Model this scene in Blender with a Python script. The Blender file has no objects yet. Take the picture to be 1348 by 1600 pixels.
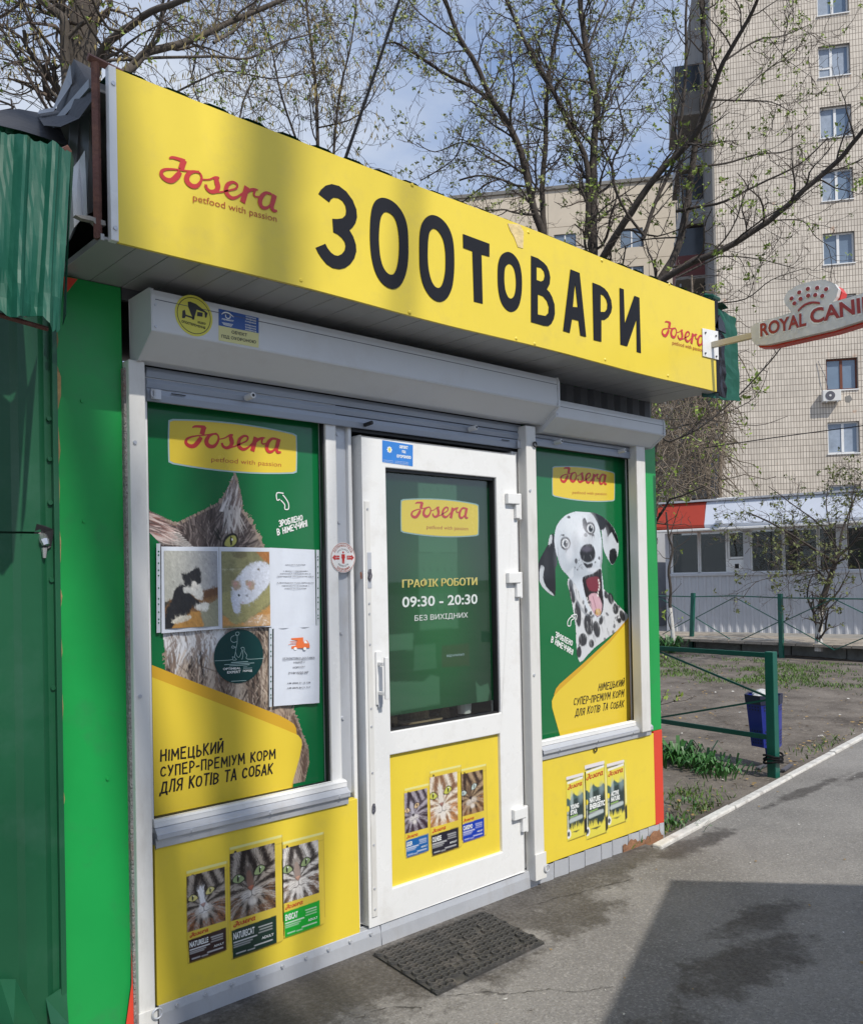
import bpy, math, random
import numpy as np
from mathutils.geometry import tessellate_polygon
from mathutils import Vector
random.seed(7); rng = np.random.default_rng(11)
SC = bpy.context.scene
COL = SC.collection
# ------------------------------------------------------------------ camera, world, sun
FPX, PX0, ROLL, PITCH, HY = 1350., 674., .02, math.radians(.6), 905.
PY0 = HY - FPX*math.tan(PITCH)
CAM = np.array([0, -2.68, 1.55]); AZ = math.radians(47.7)
F0 = np.array([math.cos(AZ), math.sin(AZ), 0]); R0 = np.array([math.sin(AZ), -math.cos(AZ), 0]); ZZ = np.array([0, 0, 1.])
F = F0*math.cos(PITCH)+ZZ*math.sin(PITCH); U0 = ZZ*math.cos(PITCH)-F0*math.sin(PITCH)
R = R0*math.cos(ROLL)-U0*math.sin(ROLL); U = U0*math.cos(ROLL)+R0*math.sin(ROLL)
cd = bpy.data.cameras.new('camera'); cam = bpy.data.objects.new('camera', cd); COL.objects.link(cam)
from mathutils import Matrix
cam.matrix_world = Matrix(((R[0], U[0], -F[0], CAM[0]), (R[1], U[1], -F[1], CAM[1]), (R[2], U[2], -F[2], CAM[2]), (0, 0, 0, 1)))
cd.sensor_width = 36; cd.lens = FPX/1600*36; cd.shift_y = (PY0-800)/1600; cd.clip_start = .05; cd.clip_end = 3000
SC.camera = cam
SUN = np.array([-.07, -1, 1.1]); SUN = SUN/np.linalg.norm(SUN)
w = bpy.data.worlds.new('World'); SC.world = w; w.use_nodes = True
nt = w.node_tree; nt.nodes.clear()
def N(nt, t, **k):
    n = nt.nodes.new(t)
    for a, b in k.items(): setattr(n, a, b)
    return n
sky = N(nt, 'ShaderNodeTexSky', sky_type='NISHITA', sun_disc=False)
sky.sun_elevation = math.asin(SUN[2]); sky.sun_rotation = math.atan2(SUN[0], SUN[1]); sky.air_density = 1.0; sky.dust_density = .8; sky.ozone_density = 1.5
bg = N(nt, 'ShaderNodeBackground'); bg.inputs[1].default_value = .142
out = N(nt, 'ShaderNodeOutputWorld')
tc = N(nt, 'ShaderNodeTexCoord'); mp = N(nt, 'ShaderNodeMapping'); mp.inputs['Scale'].default_value = (1.2, 1.2, 2.6); mp.inputs['Location'].default_value = (.35, .1, .3)
no = N(nt, 'ShaderNodeTexNoise'); no.inputs['Scale'].default_value = 2.3; no.inputs['Detail'].default_value = 9; no.inputs['Roughness'].default_value = .55
rp = N(nt, 'ShaderNodeValToRGB'); rp.color_ramp.elements[0].position = .36; rp.color_ramp.elements[1].position = .70
rp.color_ramp.elements[0].color = (0, 0, 0, 1); rp.color_ramp.elements[1].color = (.85, .85, .85, 1)
mx = N(nt, 'ShaderNodeMix', data_type='RGBA'); mx.inputs[7].default_value = (5.3, 5.7, 6.3, 1)
L = nt.links.new
L(tc.outputs['Generated'], mp.inputs[0]); L(mp.outputs[0], no.inputs['Vector']); L(no.outputs[0], rp.inputs[0]); L(rp.outputs[0], mx.inputs[0])
veil = N(nt, 'ShaderNodeMix', data_type='RGBA'); veil.inputs[0].default_value = .55; veil.inputs[7].default_value = (2.3, 3.3, 5.6, 1); L(sky.outputs[0], veil.inputs[6]); L(veil.outputs[2], mx.inputs[6]); L(mx.outputs[2], bg.inputs[0]); L(bg.outputs[0], out.inputs[0])
sd = bpy.data.lights.new('sun', 'SUN'); sd.energy = 3.8; sd.angle = math.radians(.53); sd.color = (1, .95, .86)
so = bpy.data.objects.new('sun', sd); COL.objects.link(so); so.rotation_euler = Vector(SUN).to_track_quat('Z', 'Y').to_euler(); so.location = (0, -8, 12)
vs = SC.view_settings; vs.view_transform = 'Standard'; vs.look = 'None'; vs.exposure = 0.0; vs.gamma = 1; vs.use_curve_mapping = False
SC.render.engine = 'CYCLES'; SC.cycles.max_bounces = 8; SC.cycles.transparent_max_bounces = 12; SC.cycles.sample_clamp_indirect = 6

# ------------------------------------------------------------------ pixel helpers (photo pixels 1348x1600 -> points on real planes)
G = .12
def ray(px, py): return F+(px-PX0)/FPX*R-(py-PY0)/FPX*U
def onY(px, py, y=0.): d = ray(px, py); return CAM+(y-CAM[1])/d[1]*d
def onX(px, py, x=0.): d = ray(px, py); return CAM+(x-CAM[0])/d[0]*d
def onZ(px, py, z=G): d = ray(px, py); return CAM+(z-CAM[2])/d[2]*d
def atD(px, py, D): return CAM+D*ray(px, py)
def onP(px, py, P0, n): d = ray(px, py); return CAM+np.dot(P0-CAM, n)/np.dot(d, n)*d
def lin(c): c = c/255.; return c/12.92 if c <= .04045 else ((c+.055)/1.055)**2.4
def S(r, g, b): return (lin(r), lin(g), lin(b))

# ------------------------------------------------------------------ materials
MATS = {}
def mat(name, col, rough=.6, metal=0., var=.12, vs=3., bump=0., bs=40., spec=.5, dirt=None, dscale=1.2, damt=.35, coat=0., rvar=.1, stretch=(1, 1, 1)):
    if name in MATS: return MATS[name]
    m = bpy.data.materials.new(name); m.use_nodes = True; t = m.node_tree; b = t.nodes['Principled BSDF']
    b.inputs['Roughness'].default_value = rough; b.inputs['Metallic'].default_value = metal; b.inputs['Specular IOR Level'].default_value = spec
    b.inputs['Coat Weight'].default_value = coat; b.inputs['Coat Roughness'].default_value = .08
    tc = N(t, 'ShaderNodeTexCoord'); mp = N(t, 'ShaderNodeMapping'); mp.inputs['Scale'].default_value = stretch; t.links.new(tc.outputs['Object'], mp.inputs[0])
    n1 = N(t, 'ShaderNodeTexNoise'); n1.inputs['Scale'].default_value = vs; n1.inputs['Detail'].default_value = 8; n1.inputs['Roughness'].default_value = .65; t.links.new(mp.outputs[0], n1.inputs['Vector'])
    r1 = N(t, 'ShaderNodeMapRange'); r1.inputs[1].default_value = .25; r1.inputs[2].default_value = .75; r1.inputs[3].default_value = 1-var; r1.inputs[4].default_value = 1+var*.6; t.links.new(n1.outputs[0], r1.inputs[0])
    m1 = N(t, 'ShaderNodeMix', data_type='RGBA', blend_type='MULTIPLY'); m1.inputs[0].default_value = 1; m1.inputs[6].default_value = (*col, 1); t.links.new(r1.outputs[0], m1.inputs[7])
    last = m1.outputs[2]
    if dirt:
        n2 = N(t, 'ShaderNodeTexNoise'); n2.inputs['Scale'].default_value = dscale; n2.inputs['Detail'].default_value = 10; n2.inputs['Roughness'].default_value = .7; t.links.new(mp.outputs[0], n2.inputs['Vector'])
        r2 = N(t, 'ShaderNodeMapRange'); r2.inputs[1].default_value = .52; r2.inputs[2].default_value = .72; r2.inputs[4].default_value = damt; t.links.new(n2.outputs[0], r2.inputs[0])
        m2 = N(t, 'ShaderNodeMix', data_type='RGBA'); m2.inputs[7].default_value = (*dirt, 1); t.links.new(r2.outputs[0], m2.inputs[0]); t.links.new(last, m2.inputs[6]); last = m2.outputs[2]
    t.links.new(last, b.inputs['Base Color'])
    r3 = N(t, 'ShaderNodeMapRange'); r3.inputs[3].default_value = max(0, rough-rvar); r3.inputs[4].default_value = min(1, rough+rvar); t.links.new(n1.outputs[0], r3.inputs[0]); t.links.new(r3.outputs[0], b.inputs['Roughness'])
    if bump:
        n3 = N(t, 'ShaderNodeTexNoise'); n3.inputs['Scale'].default_value = bs; n3.inputs['Detail'].default_value = 6; t.links.new(mp.outputs[0], n3.inputs['Vector'])
        bp = N(t, 'ShaderNodeBump'); bp.inputs['Strength'].default_value = bump; bp.inputs['Distance'].default_value = .01; t.links.new(n3.outputs[0], bp.inputs['Height']); t.links.new(bp.outputs[0], b.inputs['Normal'])
    MATS[name] = m; return m
YEL = (.80, .615, .055)
M = dict(
 yellow=mat('yellow_film', YEL, .34, var=.07, vs=1.6, dirt=(.5, .38, .12), dscale=7, damt=.22, bump=.06, bs=5),
 yellow2=mat('print_yellow', (.74, .55, .05), .25, var=.03),
 ochre=mat('print_ochre', (.62, .36, .03), .25, var=.03),
 navy=mat('sign_black', (.009, .0095, .014), .6, var=.1, spec=.25), ink=mat('print_black', (.02, .015, .012), .35, var=.05),
 red=mat('print_red', (.55, .035, .03), .35, var=.06), dred=mat('print_dark_red', (.42, .06, .02), .35, var=.05),
 pgreen=mat('poster_green', (.006, .15, .045), .16, var=.12, vs=1.5, coat=.3),
 white=mat('white_paint', (.72, .71, .68), .4, var=.06, vs=4, dirt=(.38, .35, .3), dscale=5, damt=.45, bump=.05, bs=30, stretch=(1, 1, .35)),
 pvc=mat('white_plastic', (.80, .80, .79), .28, var=.03, dirt=(.5, .47, .42), dscale=6, damt=.35),
 alu=mat('aluminium', (.58, .60, .64), .42, metal=.35, var=.12, vs=6, dirt=(.3, .27, .24), dscale=6, damt=.4, bump=.1, bs=60, stretch=(1, 1, .4)),
 slat=mat('shutter_grey', (.36, .40, .47), .42, metal=.2, var=.1, vs=20, stretch=(.15, 1, 1), dirt=(.2, .2, .2), dscale=8, damt=.3),
 box=mat('shutter_box_white', (.66, .67, .68), .32, var=.05, dirt=(.42, .38, .33), dscale=3, damt=.3, bump=.04, bs=4),
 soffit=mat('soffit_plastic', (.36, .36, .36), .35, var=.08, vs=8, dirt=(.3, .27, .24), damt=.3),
 green=mat('bright_green_paint', (.010, .33, .068), .36, var=.16, vs=1.1, dirt=(.04, .20, .08), dscale=6, damt=.45, bump=.08, bs=3),
 dkgreen=mat('dark_green_paint', (.011, .092, .040), .36, var=.15, vs=2, dirt=(.05, .13, .09), dscale=5, damt=.35, bump=.12, bs=6),
 teal=mat('teal_corrugated_paint', (.008, .088, .056), .5, var=.15, vs=5, spec=.35, dirt=(.05, .2, .14), dscale=14, damt=.25, bump=.05, bs=7),
 redp=mat('red_paint', (.68, .06, .03), .4, var=.08), foam=mat('insulation_foam', (.42, .33, .24), .95, var=.5, vs=60, bump=1., bs=90),
 wool=mat('mineral_wool', (.36, .34, .33), .95, var=.6, vs=90, bump=1.5, bs=120, dirt=(.45, .12, .06), dscale=6, damt=.6),
 rustl=mat('orange_rust', (.30, .15, .08), .9, var=.4, vs=30, bump=.5, bs=90, dirt=(.12, .06, .04), dscale=20, damt=.6), rust=mat('rusty_steel', (.15, .065, .05), .8, var=.4, vs=18, bump=.5, bs=80, dirt=(.3, .14, .08), dscale=14, damt=.6),
 dark=mat('dark_void', (.012, .012, .013), .8, var=.2), grey=mat('grey_sheet', (.30, .31, .33), .5, metal=.2, var=.15, vs=6, dirt=(.16, .14, .13), damt=.5),
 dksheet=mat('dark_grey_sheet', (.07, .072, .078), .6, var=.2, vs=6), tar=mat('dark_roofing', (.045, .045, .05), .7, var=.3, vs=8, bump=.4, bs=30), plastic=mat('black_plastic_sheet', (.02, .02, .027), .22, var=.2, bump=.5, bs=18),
 rubber=mat('black_rubber', (.055, .053, .05), .65, var=.35, vs=14, bump=.3, bs=120, dirt=(.16, .14, .12), dscale=9, damt=.6),
 fence=mat('green_fence_paint', (.008, .105, .075), .4, var=.15, vs=10), binb=mat('blue_bin_paint', (.018, .032, .27), .4, var=.12, vs=9, dirt=(.1, .1, .2), damt=.3),
 bindk=mat('dark_bin_rim', (.02, .025, .06), .6), bag=mat('white_bag', (.7, .7, .7), .4),
 concrete=mat('concrete', (.30, .28, .25), .9, var=.3, vs=5, bump=.5, bs=40, dirt=(.14, .13, .12), damt=.6),
 kerb=mat('kerb_stone', (.34, .33, .31), .9, var=.35, vs=7, bump=.6, bs=50, dirt=(.06, .055, .05), damt=.6),
 kerbw=mat('whitewashed_kerb', (.62, .60, .56), .9, var=.25, vs=14, bump=.6, bs=60, dirt=(.25, .22, .2), dscale=9, damt=.8),
 wash=mat('whitewash', (.62, .6, .57), .95, var=.25, vs=10, bump=.5, bs=30), bark=mat('grey_bark', (.10, .083, .068), .95, var=.5, vs=9, bump=1.2, bs=28, stretch=(1, 1, .3)),
 barkd=mat('dark_bark', (.062, .05, .042), .95, var=.4, vs=14, bump=.8, bs=40), twig=mat('twig_bark', (.105, .08, .065), .95, var=.3, vs=4),
 seed=mat('dry_seed', (.30, .24, .10), .9, var=.5, vs=3), leaf=mat('young_leaf', (.22, .30, .045), .6, var=.4, vs=2), leafo=mat('olive_leaf', (.15, .17, .055), .7, var=.4, vs=2), leafy=mat('pale_bud', (.30, .34, .12), .7, var=.3, vs=2),
 vine=mat('dry_vine', (.20, .16, .12), .95, var=.5, vs=1.5), grass=mat('grass_blade', (.10, .18, .03), .6, var=.5, vs=3), plant=mat('plant_leaf', (.045, .15, .03), .5, var=.35, vs=9),
 dryleaf=mat('dry_leaf', (.33, .22, .09), .9, var=.4, vs=20), chrome=mat('bright_metal', (.7, .7, .72), .25, metal=.9, var=.1), black=mat('black_part', (.015, .015, .016), .45),
 cable=mat('black_cable', (.006, .006, .007), .85, spec=.2), pwhite=mat('print_white', (.82, .84, .82), .35, var=.03), pblue=mat('print_blue', (.02, .08, .32), .3, var=.05), sky2=mat('print_sky_blue', (.04, .22, .65), .3, var=.1, vs=30),
 paper=mat('notice_paper', (.66, .70, .78), .22, var=.08, vs=7, coat=.5, bump=.2, bs=12), sleeve=mat('plastic_sleeve', (.55, .60, .66), .15, var=.1, coat=1., bump=.3, bs=15),
 styel=mat('sticker_yellow', (.72, .66, .08), .35, var=.05), paleyel=mat('sticker_pale_yellow', (.72, .68, .30), .35, var=.05), petrol=mat('sticker_petrol', (.006, .045, .045), .2, var=.08), orange=mat('print_orange', (.75, .17, .05), .3),
 ink2=mat('print_grey_ink', (.10, .10, .12), .5), pyel=mat('print_light_yellow', (.75, .68, .22), .3), mint=mat('print_pale_line', (.35, .5, .5), .35),
 rcg=mat('sign_grey_plastic', (.66, .65, .62), .35, var=.08, vs=6, dirt=(.35, .3, .25), dscale=7, damt=.5), rcr=mat('sign_red_plastic', (.62, .04, .025), .35, var=.1), rcl=mat('sign_red_letters', (.32, .03, .025), .35, var=.1), arm=mat('cream_steel', (.52, .47, .36), .45, var=.1),
 brown=mat('brown_wood_frame', (.16, .045, .02), .5), refl=mat('window_glass', (.17, .23, .31), .05, var=.3, vs=.6, spec=.9), curtain=mat('curtain', (.30, .36, .45), .6, var=.3, vs=4),
 storew=mat('store_white_sheet', (.52, .53, .56), .45, metal=.1, var=.06, vs=3, dirt=(.3, .28, .27), damt=.3), storef=mat('store_fascia_white', (.62, .66, .74), .4, var=.06), storer=mat('store_red', (.42, .045, .02), .45, var=.1),
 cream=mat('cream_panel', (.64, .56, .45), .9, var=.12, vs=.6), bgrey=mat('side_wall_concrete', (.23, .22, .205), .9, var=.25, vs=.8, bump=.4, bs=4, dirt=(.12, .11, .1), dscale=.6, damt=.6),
 dglz=mat('dark_glazing', (.05, .06, .072), .12, var=.4, vs=.8), balc=mat('balcony_metal', (.30, .33, .36), .5, var=.15, vs=2), balr=mat('balcony_red_brown', (.16, .05, .045), .7), ac=mat('white_ac_case', (.68, .68, .66), .4, var=.05),
 post=mat('scratch_post_sisal', (.30, .22, .13), .95, var=.4, vs=80), porc=mat('white_porcelain', (.6, .6, .58), .2))
def special(name, build):
    m = bpy.data.materials.new(name); m.use_nodes = True; t = m.node_tree; build(t, t.nodes['Principled BSDF']); MATS[name] = m; return m
def _glass(t, b):
    o = [n for n in t.nodes if n.type == 'OUTPUT_MATERIAL'][0]; t.nodes.remove(b)
    tr = N(t, 'ShaderNodeBsdfTransparent'); tr.inputs[0].default_value = (.9, .93, .92, 1); gl = N(t, 'ShaderNodeBsdfGlossy'); gl.inputs['Roughness'].default_value = .02
    fr = N(t, 'ShaderNodeFresnel'); fr.inputs[0].default_value = 1.5; ml = N(t, 'ShaderNodeMath', operation='MULTIPLY_ADD'); ml.inputs[1].default_value = 1.4; ml.inputs[2].default_value = .03; mi = N(t, 'ShaderNodeMixShader')
    t.links.new(fr.outputs[0], ml.inputs[0]); ge = N(t, 'ShaderNodeNewGeometry'); iv = N(t, 'ShaderNodeMath', operation='MULTIPLY_ADD'); iv.inputs[1].default_value = -1; iv.inputs[2].default_value = 1; m3 = N(t, 'ShaderNodeMath', operation='MULTIPLY'); t.links.new(ge.outputs['Backfacing'], iv.inputs[0]); t.links.new(iv.outputs[0], m3.inputs[0]); t.links.new(ml.outputs[0], m3.inputs[1]); t.links.new(m3.outputs[0], mi.inputs[0]); t.links.new(tr.outputs[0], mi.inputs[1]); t.links.new(gl.outputs[0], mi.inputs[2]); t.links.new(mi.outputs[0], o.inputs[0])
M['glass'] = special('clear_glass', _glass)
def _attr(rough, coat, bump=0):
    def f(t, b):
        a = N(t, 'ShaderNodeVertexColor', layer_name='Col'); t.links.new(a.outputs[0], b.inputs['Base Color']); b.inputs['Roughness'].default_value = rough; b.inputs['Coat Weight'].default_value = coat
    return f
M['print'] = special('picture_print', _attr(.3, .3)); M['photo'] = special('photo_print', _attr(.4, .7)); M['film'] = special('door_film', _attr(.3, .12))
def _asphalt(t, b):
    tc = N(t, 'ShaderNodeTexCoord'); lk = t.links.new
    def noise(s, d=8, r=.6, wv=None):
        n = N(t, 'ShaderNodeTexNoise'); n.inputs['Scale'].default_value = s; n.inputs['Detail'].default_value = d; n.inputs['Roughness'].default_value = r; lk(tc.outputs['Object'], n.inputs['Vector']); return n.outputs[0]
    def rng_(v, a, b_, c, d):
        m = N(t, 'ShaderNodeMapRange'); m.inputs[1].default_value = a; m.inputs[2].default_value = b_; m.inputs[3].default_value = c; m.inputs[4].default_value = d; lk(v, m.inputs[0]); return m.outputs[0]
    def mixc(f, a, b_):
        m = N(t, 'ShaderNodeMix', data_type='RGBA'); lk(f, m.inputs[0])
        for i, v in ((6, a), (7, b_)):
            if isinstance(v, tuple): m.inputs[i].default_value = (*v, 1)
            else: lk(v, m.inputs[i])
        return m.outputs[2]
    def mth(op, a, b_):
        m = N(t, 'ShaderNodeMath', operation=op)
        for i, v in ((0, a), (1, b_)):
            if isinstance(v, (int, float)): m.inputs[i].default_value = v
            else: lk(v, m.inputs[i])
        return m.outputs[0]
    base = mixc(rng_(noise(1.3), .35, .65, 0, 1), (.168, .157, .145), (.258, .242, .222))
    base = mixc(rng_(noise(95, 4, .7), .5, .68, 0, .75), base, (.38, .36, .33))
    base = mixc(rng_(noise(120, 4, .7), .55, .7, 0, .8), base, (.075, .07, .066)); base = mixc(rng_(noise(26, 6, .75), .56, .7, 0, .4), base, (.12, .112, .105))
    vo = N(t, 'ShaderNodeTexVoronoi', feature='F1'); vo.inputs['Scale'].default_value = 9; lk(tc.outputs['Object'], vo.inputs['Vector'])
    base = mixc(rng_(vo.outputs['Distance'], .035, .06, .45, 0), base, (.5, .46, .4))
    # damp stains: patches listed as (x, y, rx, ry)
    sep = N(t, 'ShaderNodeSeparateXYZ'); lk(tc.outputs['Object'], sep.inputs[0])
    n5 = noise(6.5, 12, .74)
    tot = None
    for (x, y, rx, ry) in STAINS:
        dx = mth('DIVIDE', mth('SUBTRACT', sep.outputs[0], x), rx); dy = mth('DIVIDE', mth('SUBTRACT', sep.outputs[1], y), ry)
        d = mth('SQRT', mth('ADD', mth('MULTIPLY', dx, dx), mth('MULTIPLY', dy, dy)), 0)
        d = mth('SUBTRACT', 1.15, d); tot = d if tot is None else mth('MAXIMUM', tot, d)
    wet = rng_(mth('ADD', tot, mth('MULTIPLY', mth('SUBTRACT', n5, .5), 3.2)), .02, .5, 0, 1)
    wet2 = mth('MULTIPLY', wet, rng_(noise(7), .2, .6, .72, 1))
    base = mixc(mth('MULTIPLY', wet2, rng_(noise(60, 5, .7), .3, .6, .6, 1)), base, (.056, .048, .041))
    st = rng_(noise(.9, 10, .75), .56, .75, 0, .3); base = mixc(st, base, (.09, .085, .08))
    lk(base, b.inputs['Base Color']); lk(rng_(wet2, 0, 1, .9, .66), b.inputs['Roughness'])
    bp = N(t, 'ShaderNodeBump'); bp.inputs['Strength'].default_value = .8; bp.inputs['Distance'].default_value = .006; lk(mth('ADD', noise(110, 4, .7), mth('MULTIPLY', noise(14, 4), 1.3)), bp.inputs['Height']); lk(bp.outputs[0], b.inputs['Normal'])
STAINS = [(1.7, -.10, .55, .30), (2.15, -.25, .5, .30), (2.55, -.12, .45, .22), (3.0, -.10, .55, .22), (3.5, -.08, .5, .13), (2.85, -.33, .3, .2), (4.0, -.2, .25, .1), (2.3, -1.2, .18, .18), (2.95, -1.08, .38, .16), (3.4, -.92, .28, .10), (5.6, -.12, .6, .05), (4.3, -.2, .2, .07), (6.8, -.2, .9, .05)]
M['asphalt'] = special('worn_asphalt', _asphalt)
def _soil(t, b):
    tc = N(t, 'ShaderNodeTexCoord'); lk = t.links.new
    def noise(s, d=8, r=.65):
        n = N(t, 'ShaderNodeTexNoise'); n.inputs['Scale'].default_value = s; n.inputs['Detail'].default_value = d; n.inputs['Roughness'].default_value = r; lk(tc.outputs['Object'], n.inputs['Vector']); return n.outputs[0]
    r = N(t, 'ShaderNodeValToRGB'); e = r.color_ramp.elements; e[0].position = .34; e[0].color = (.07, .056, .045, 1); e[1].position = .68; e[1].color = (.215, .185, .155, 1); lk(noise(2.2, 12, .72), r.inputs[0])
    m = N(t, 'ShaderNodeMix', data_type='RGBA'); m.inputs[7].default_value = (.33, .29, .24, 1); q = N(t, 'ShaderNodeMapRange'); q.inputs[1].default_value = .58; q.inputs[2].default_value = .72; q.inputs[4].default_value = .7; lk(noise(28, 6), q.inputs[0]); lk(q.outputs[0], m.inputs[0]); lk(r.outputs[0], m.inputs[6])
    lk(m.outputs[2], b.inputs['Base Color']); b.inputs['Roughness'].default_value = .95
    bp = N(t, 'ShaderNodeBump'); bp.inputs['Strength'].default_value = .8; bp.inputs['Distance'].default_value = .02; lk(noise(18), bp.inputs['Height']); lk(bp.outputs[0], b.inputs['Normal'])
M['soil'] = special('bare_soil', _soil)
def _tiles(t, b):       # small ceramic tiles on a facade 40 m away: 12 x 28 cm with sunken joints, coordinates u (across), v (up)
    lk = t.links.new; uv = N(t, 'ShaderNodeUVMap', uv_map='UVMap')
    br = N(t, 'ShaderNodeTexBrick'); br.offset = 0; br.inputs['Scale'].default_value = 1; br.inputs['Brick Width'].default_value = .125; br.inputs['Row Height'].default_value = .28; br.inputs['Mortar Size'].default_value = .013; br.inputs['Mortar Smooth'].default_value = .2
    br.inputs['Color1'].default_value = (.72, .645, .55, 1); br.inputs['Color2'].default_value = (.61, .545, .46, 1); br.inputs['Mortar'].default_value = (.20, .16, .13, 1); lk(uv.outputs[0], br.inputs['Vector'])
    n = N(t, 'ShaderNodeTexNoise'); n.inputs['Scale'].default_value = .5; n.inputs['Detail'].default_value = 8; lk(uv.outputs[0], n.inputs['Vector'])
    q = N(t, 'ShaderNodeMapRange'); q.inputs[1].default_value = .3; q.inputs[2].default_value = .7; q.inputs[3].default_value = .82; q.inputs[4].default_value = 1.05; lk(n.outputs[0], q.inputs[0])
    m = N(t, 'ShaderNodeMix', data_type='RGBA', blend_type='MULTIPLY'); m.inputs[0].default_value = 1; lk(br.outputs[0], m.inputs[6]); lk(q.outputs[0], m.inputs[7])
    n2 = N(t, 'ShaderNodeTexNoise'); n2.inputs['Scale'].default_value = 1.1; n2.inputs['Detail'].default_value = 4; lk(uv.outputs[0], n2.inputs['Vector'])
    q2 = N(t, 'ShaderNodeMapRange'); q2.inputs[1].default_value = .665; q2.inputs[2].default_value = .75; q2.inputs[4].default_value = .5; lk(n2.outputs[0], q2.inputs[0])
    m2 = N(t, 'ShaderNodeMix', data_type='RGBA'); m2.inputs[7].default_value = (.5, .22, .09, 1); lk(q2.outputs[0], m2.inputs[0]); lk(m.outputs[2], m2.inputs[6])
    lk(m2.outputs[2], b.inputs['Base Color']); b.inputs['Roughness'].default_value = .6
    bp = N(t, 'ShaderNodeBump', invert=True); bp.inputs['Strength'].default_value = .5; bp.inputs['Distance'].default_value = .01; lk(br.outputs[1], bp.inputs['Height']); lk(bp.outputs[0], b.inputs['Normal'])
M['tiles'] = special('ceramic_tiles', _tiles)

# ------------------------------------------------------------------ object helpers
def thing(name, label, cat, loc=(0, 0, 0), group=None):
    o = bpy.data.objects.new(name, None); COL.objects.link(o); o.location = loc; o.empty_display_size = .1
    o['label'] = label; o['category'] = cat
    if group: o['group'] = group
    return o
def tag(o, label=None, cat=None, group=None, kind=None):
    for k, v in (('label', label), ('category', cat), ('group', group), ('kind', kind)):
        if v: o[k] = v
    return o
def rootloc(p):
    while p is not None and p.parent is not None: p = p.parent
    return np.array(p.location) if p is not None else np.zeros(3)
def arr2mesh(name, V, quads=None, tris=None):
    me = bpy.data.meshes.new(name); V = np.asarray(V, dtype=np.float32).reshape(-1, 3)
    fs = []; 
    nq = 0 if quads is None else len(quads); ntr = 0 if tris is None else len(tris)
    me.vertices.add(len(V)); me.vertices.foreach_set('co', V.ravel())
    me.loops.add(nq*4+ntr*3); me.polygons.add(nq+ntr)
    li = np.concatenate([np.asarray(quads, dtype=np.int32).ravel() if nq else np.zeros(0, np.int32), np.asarray(tris, dtype=np.int32).ravel() if ntr else np.zeros(0, np.int32)])
    me.loops.foreach_set('vertex_index', li)
    ls = np.concatenate([np.arange(nq)*4, nq*4+np.arange(ntr)*3]).astype(np.int32)
    me.polygons.foreach_set('loop_start', ls)
    me.update(calc_edges=True); return me
def link(name, me, m, parent=None, loc=None, smooth=False):
    o = bpy.data.objects.new(name, me); COL.objects.link(o); o.parent = parent
    if m is not None and not me.materials: me.materials.append(m)
    if loc is not None: o.location = loc
    if smooth: me.polygons.foreach_set('use_smooth', np.ones(len(me.polygons), dtype=bool))
    return o
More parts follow.
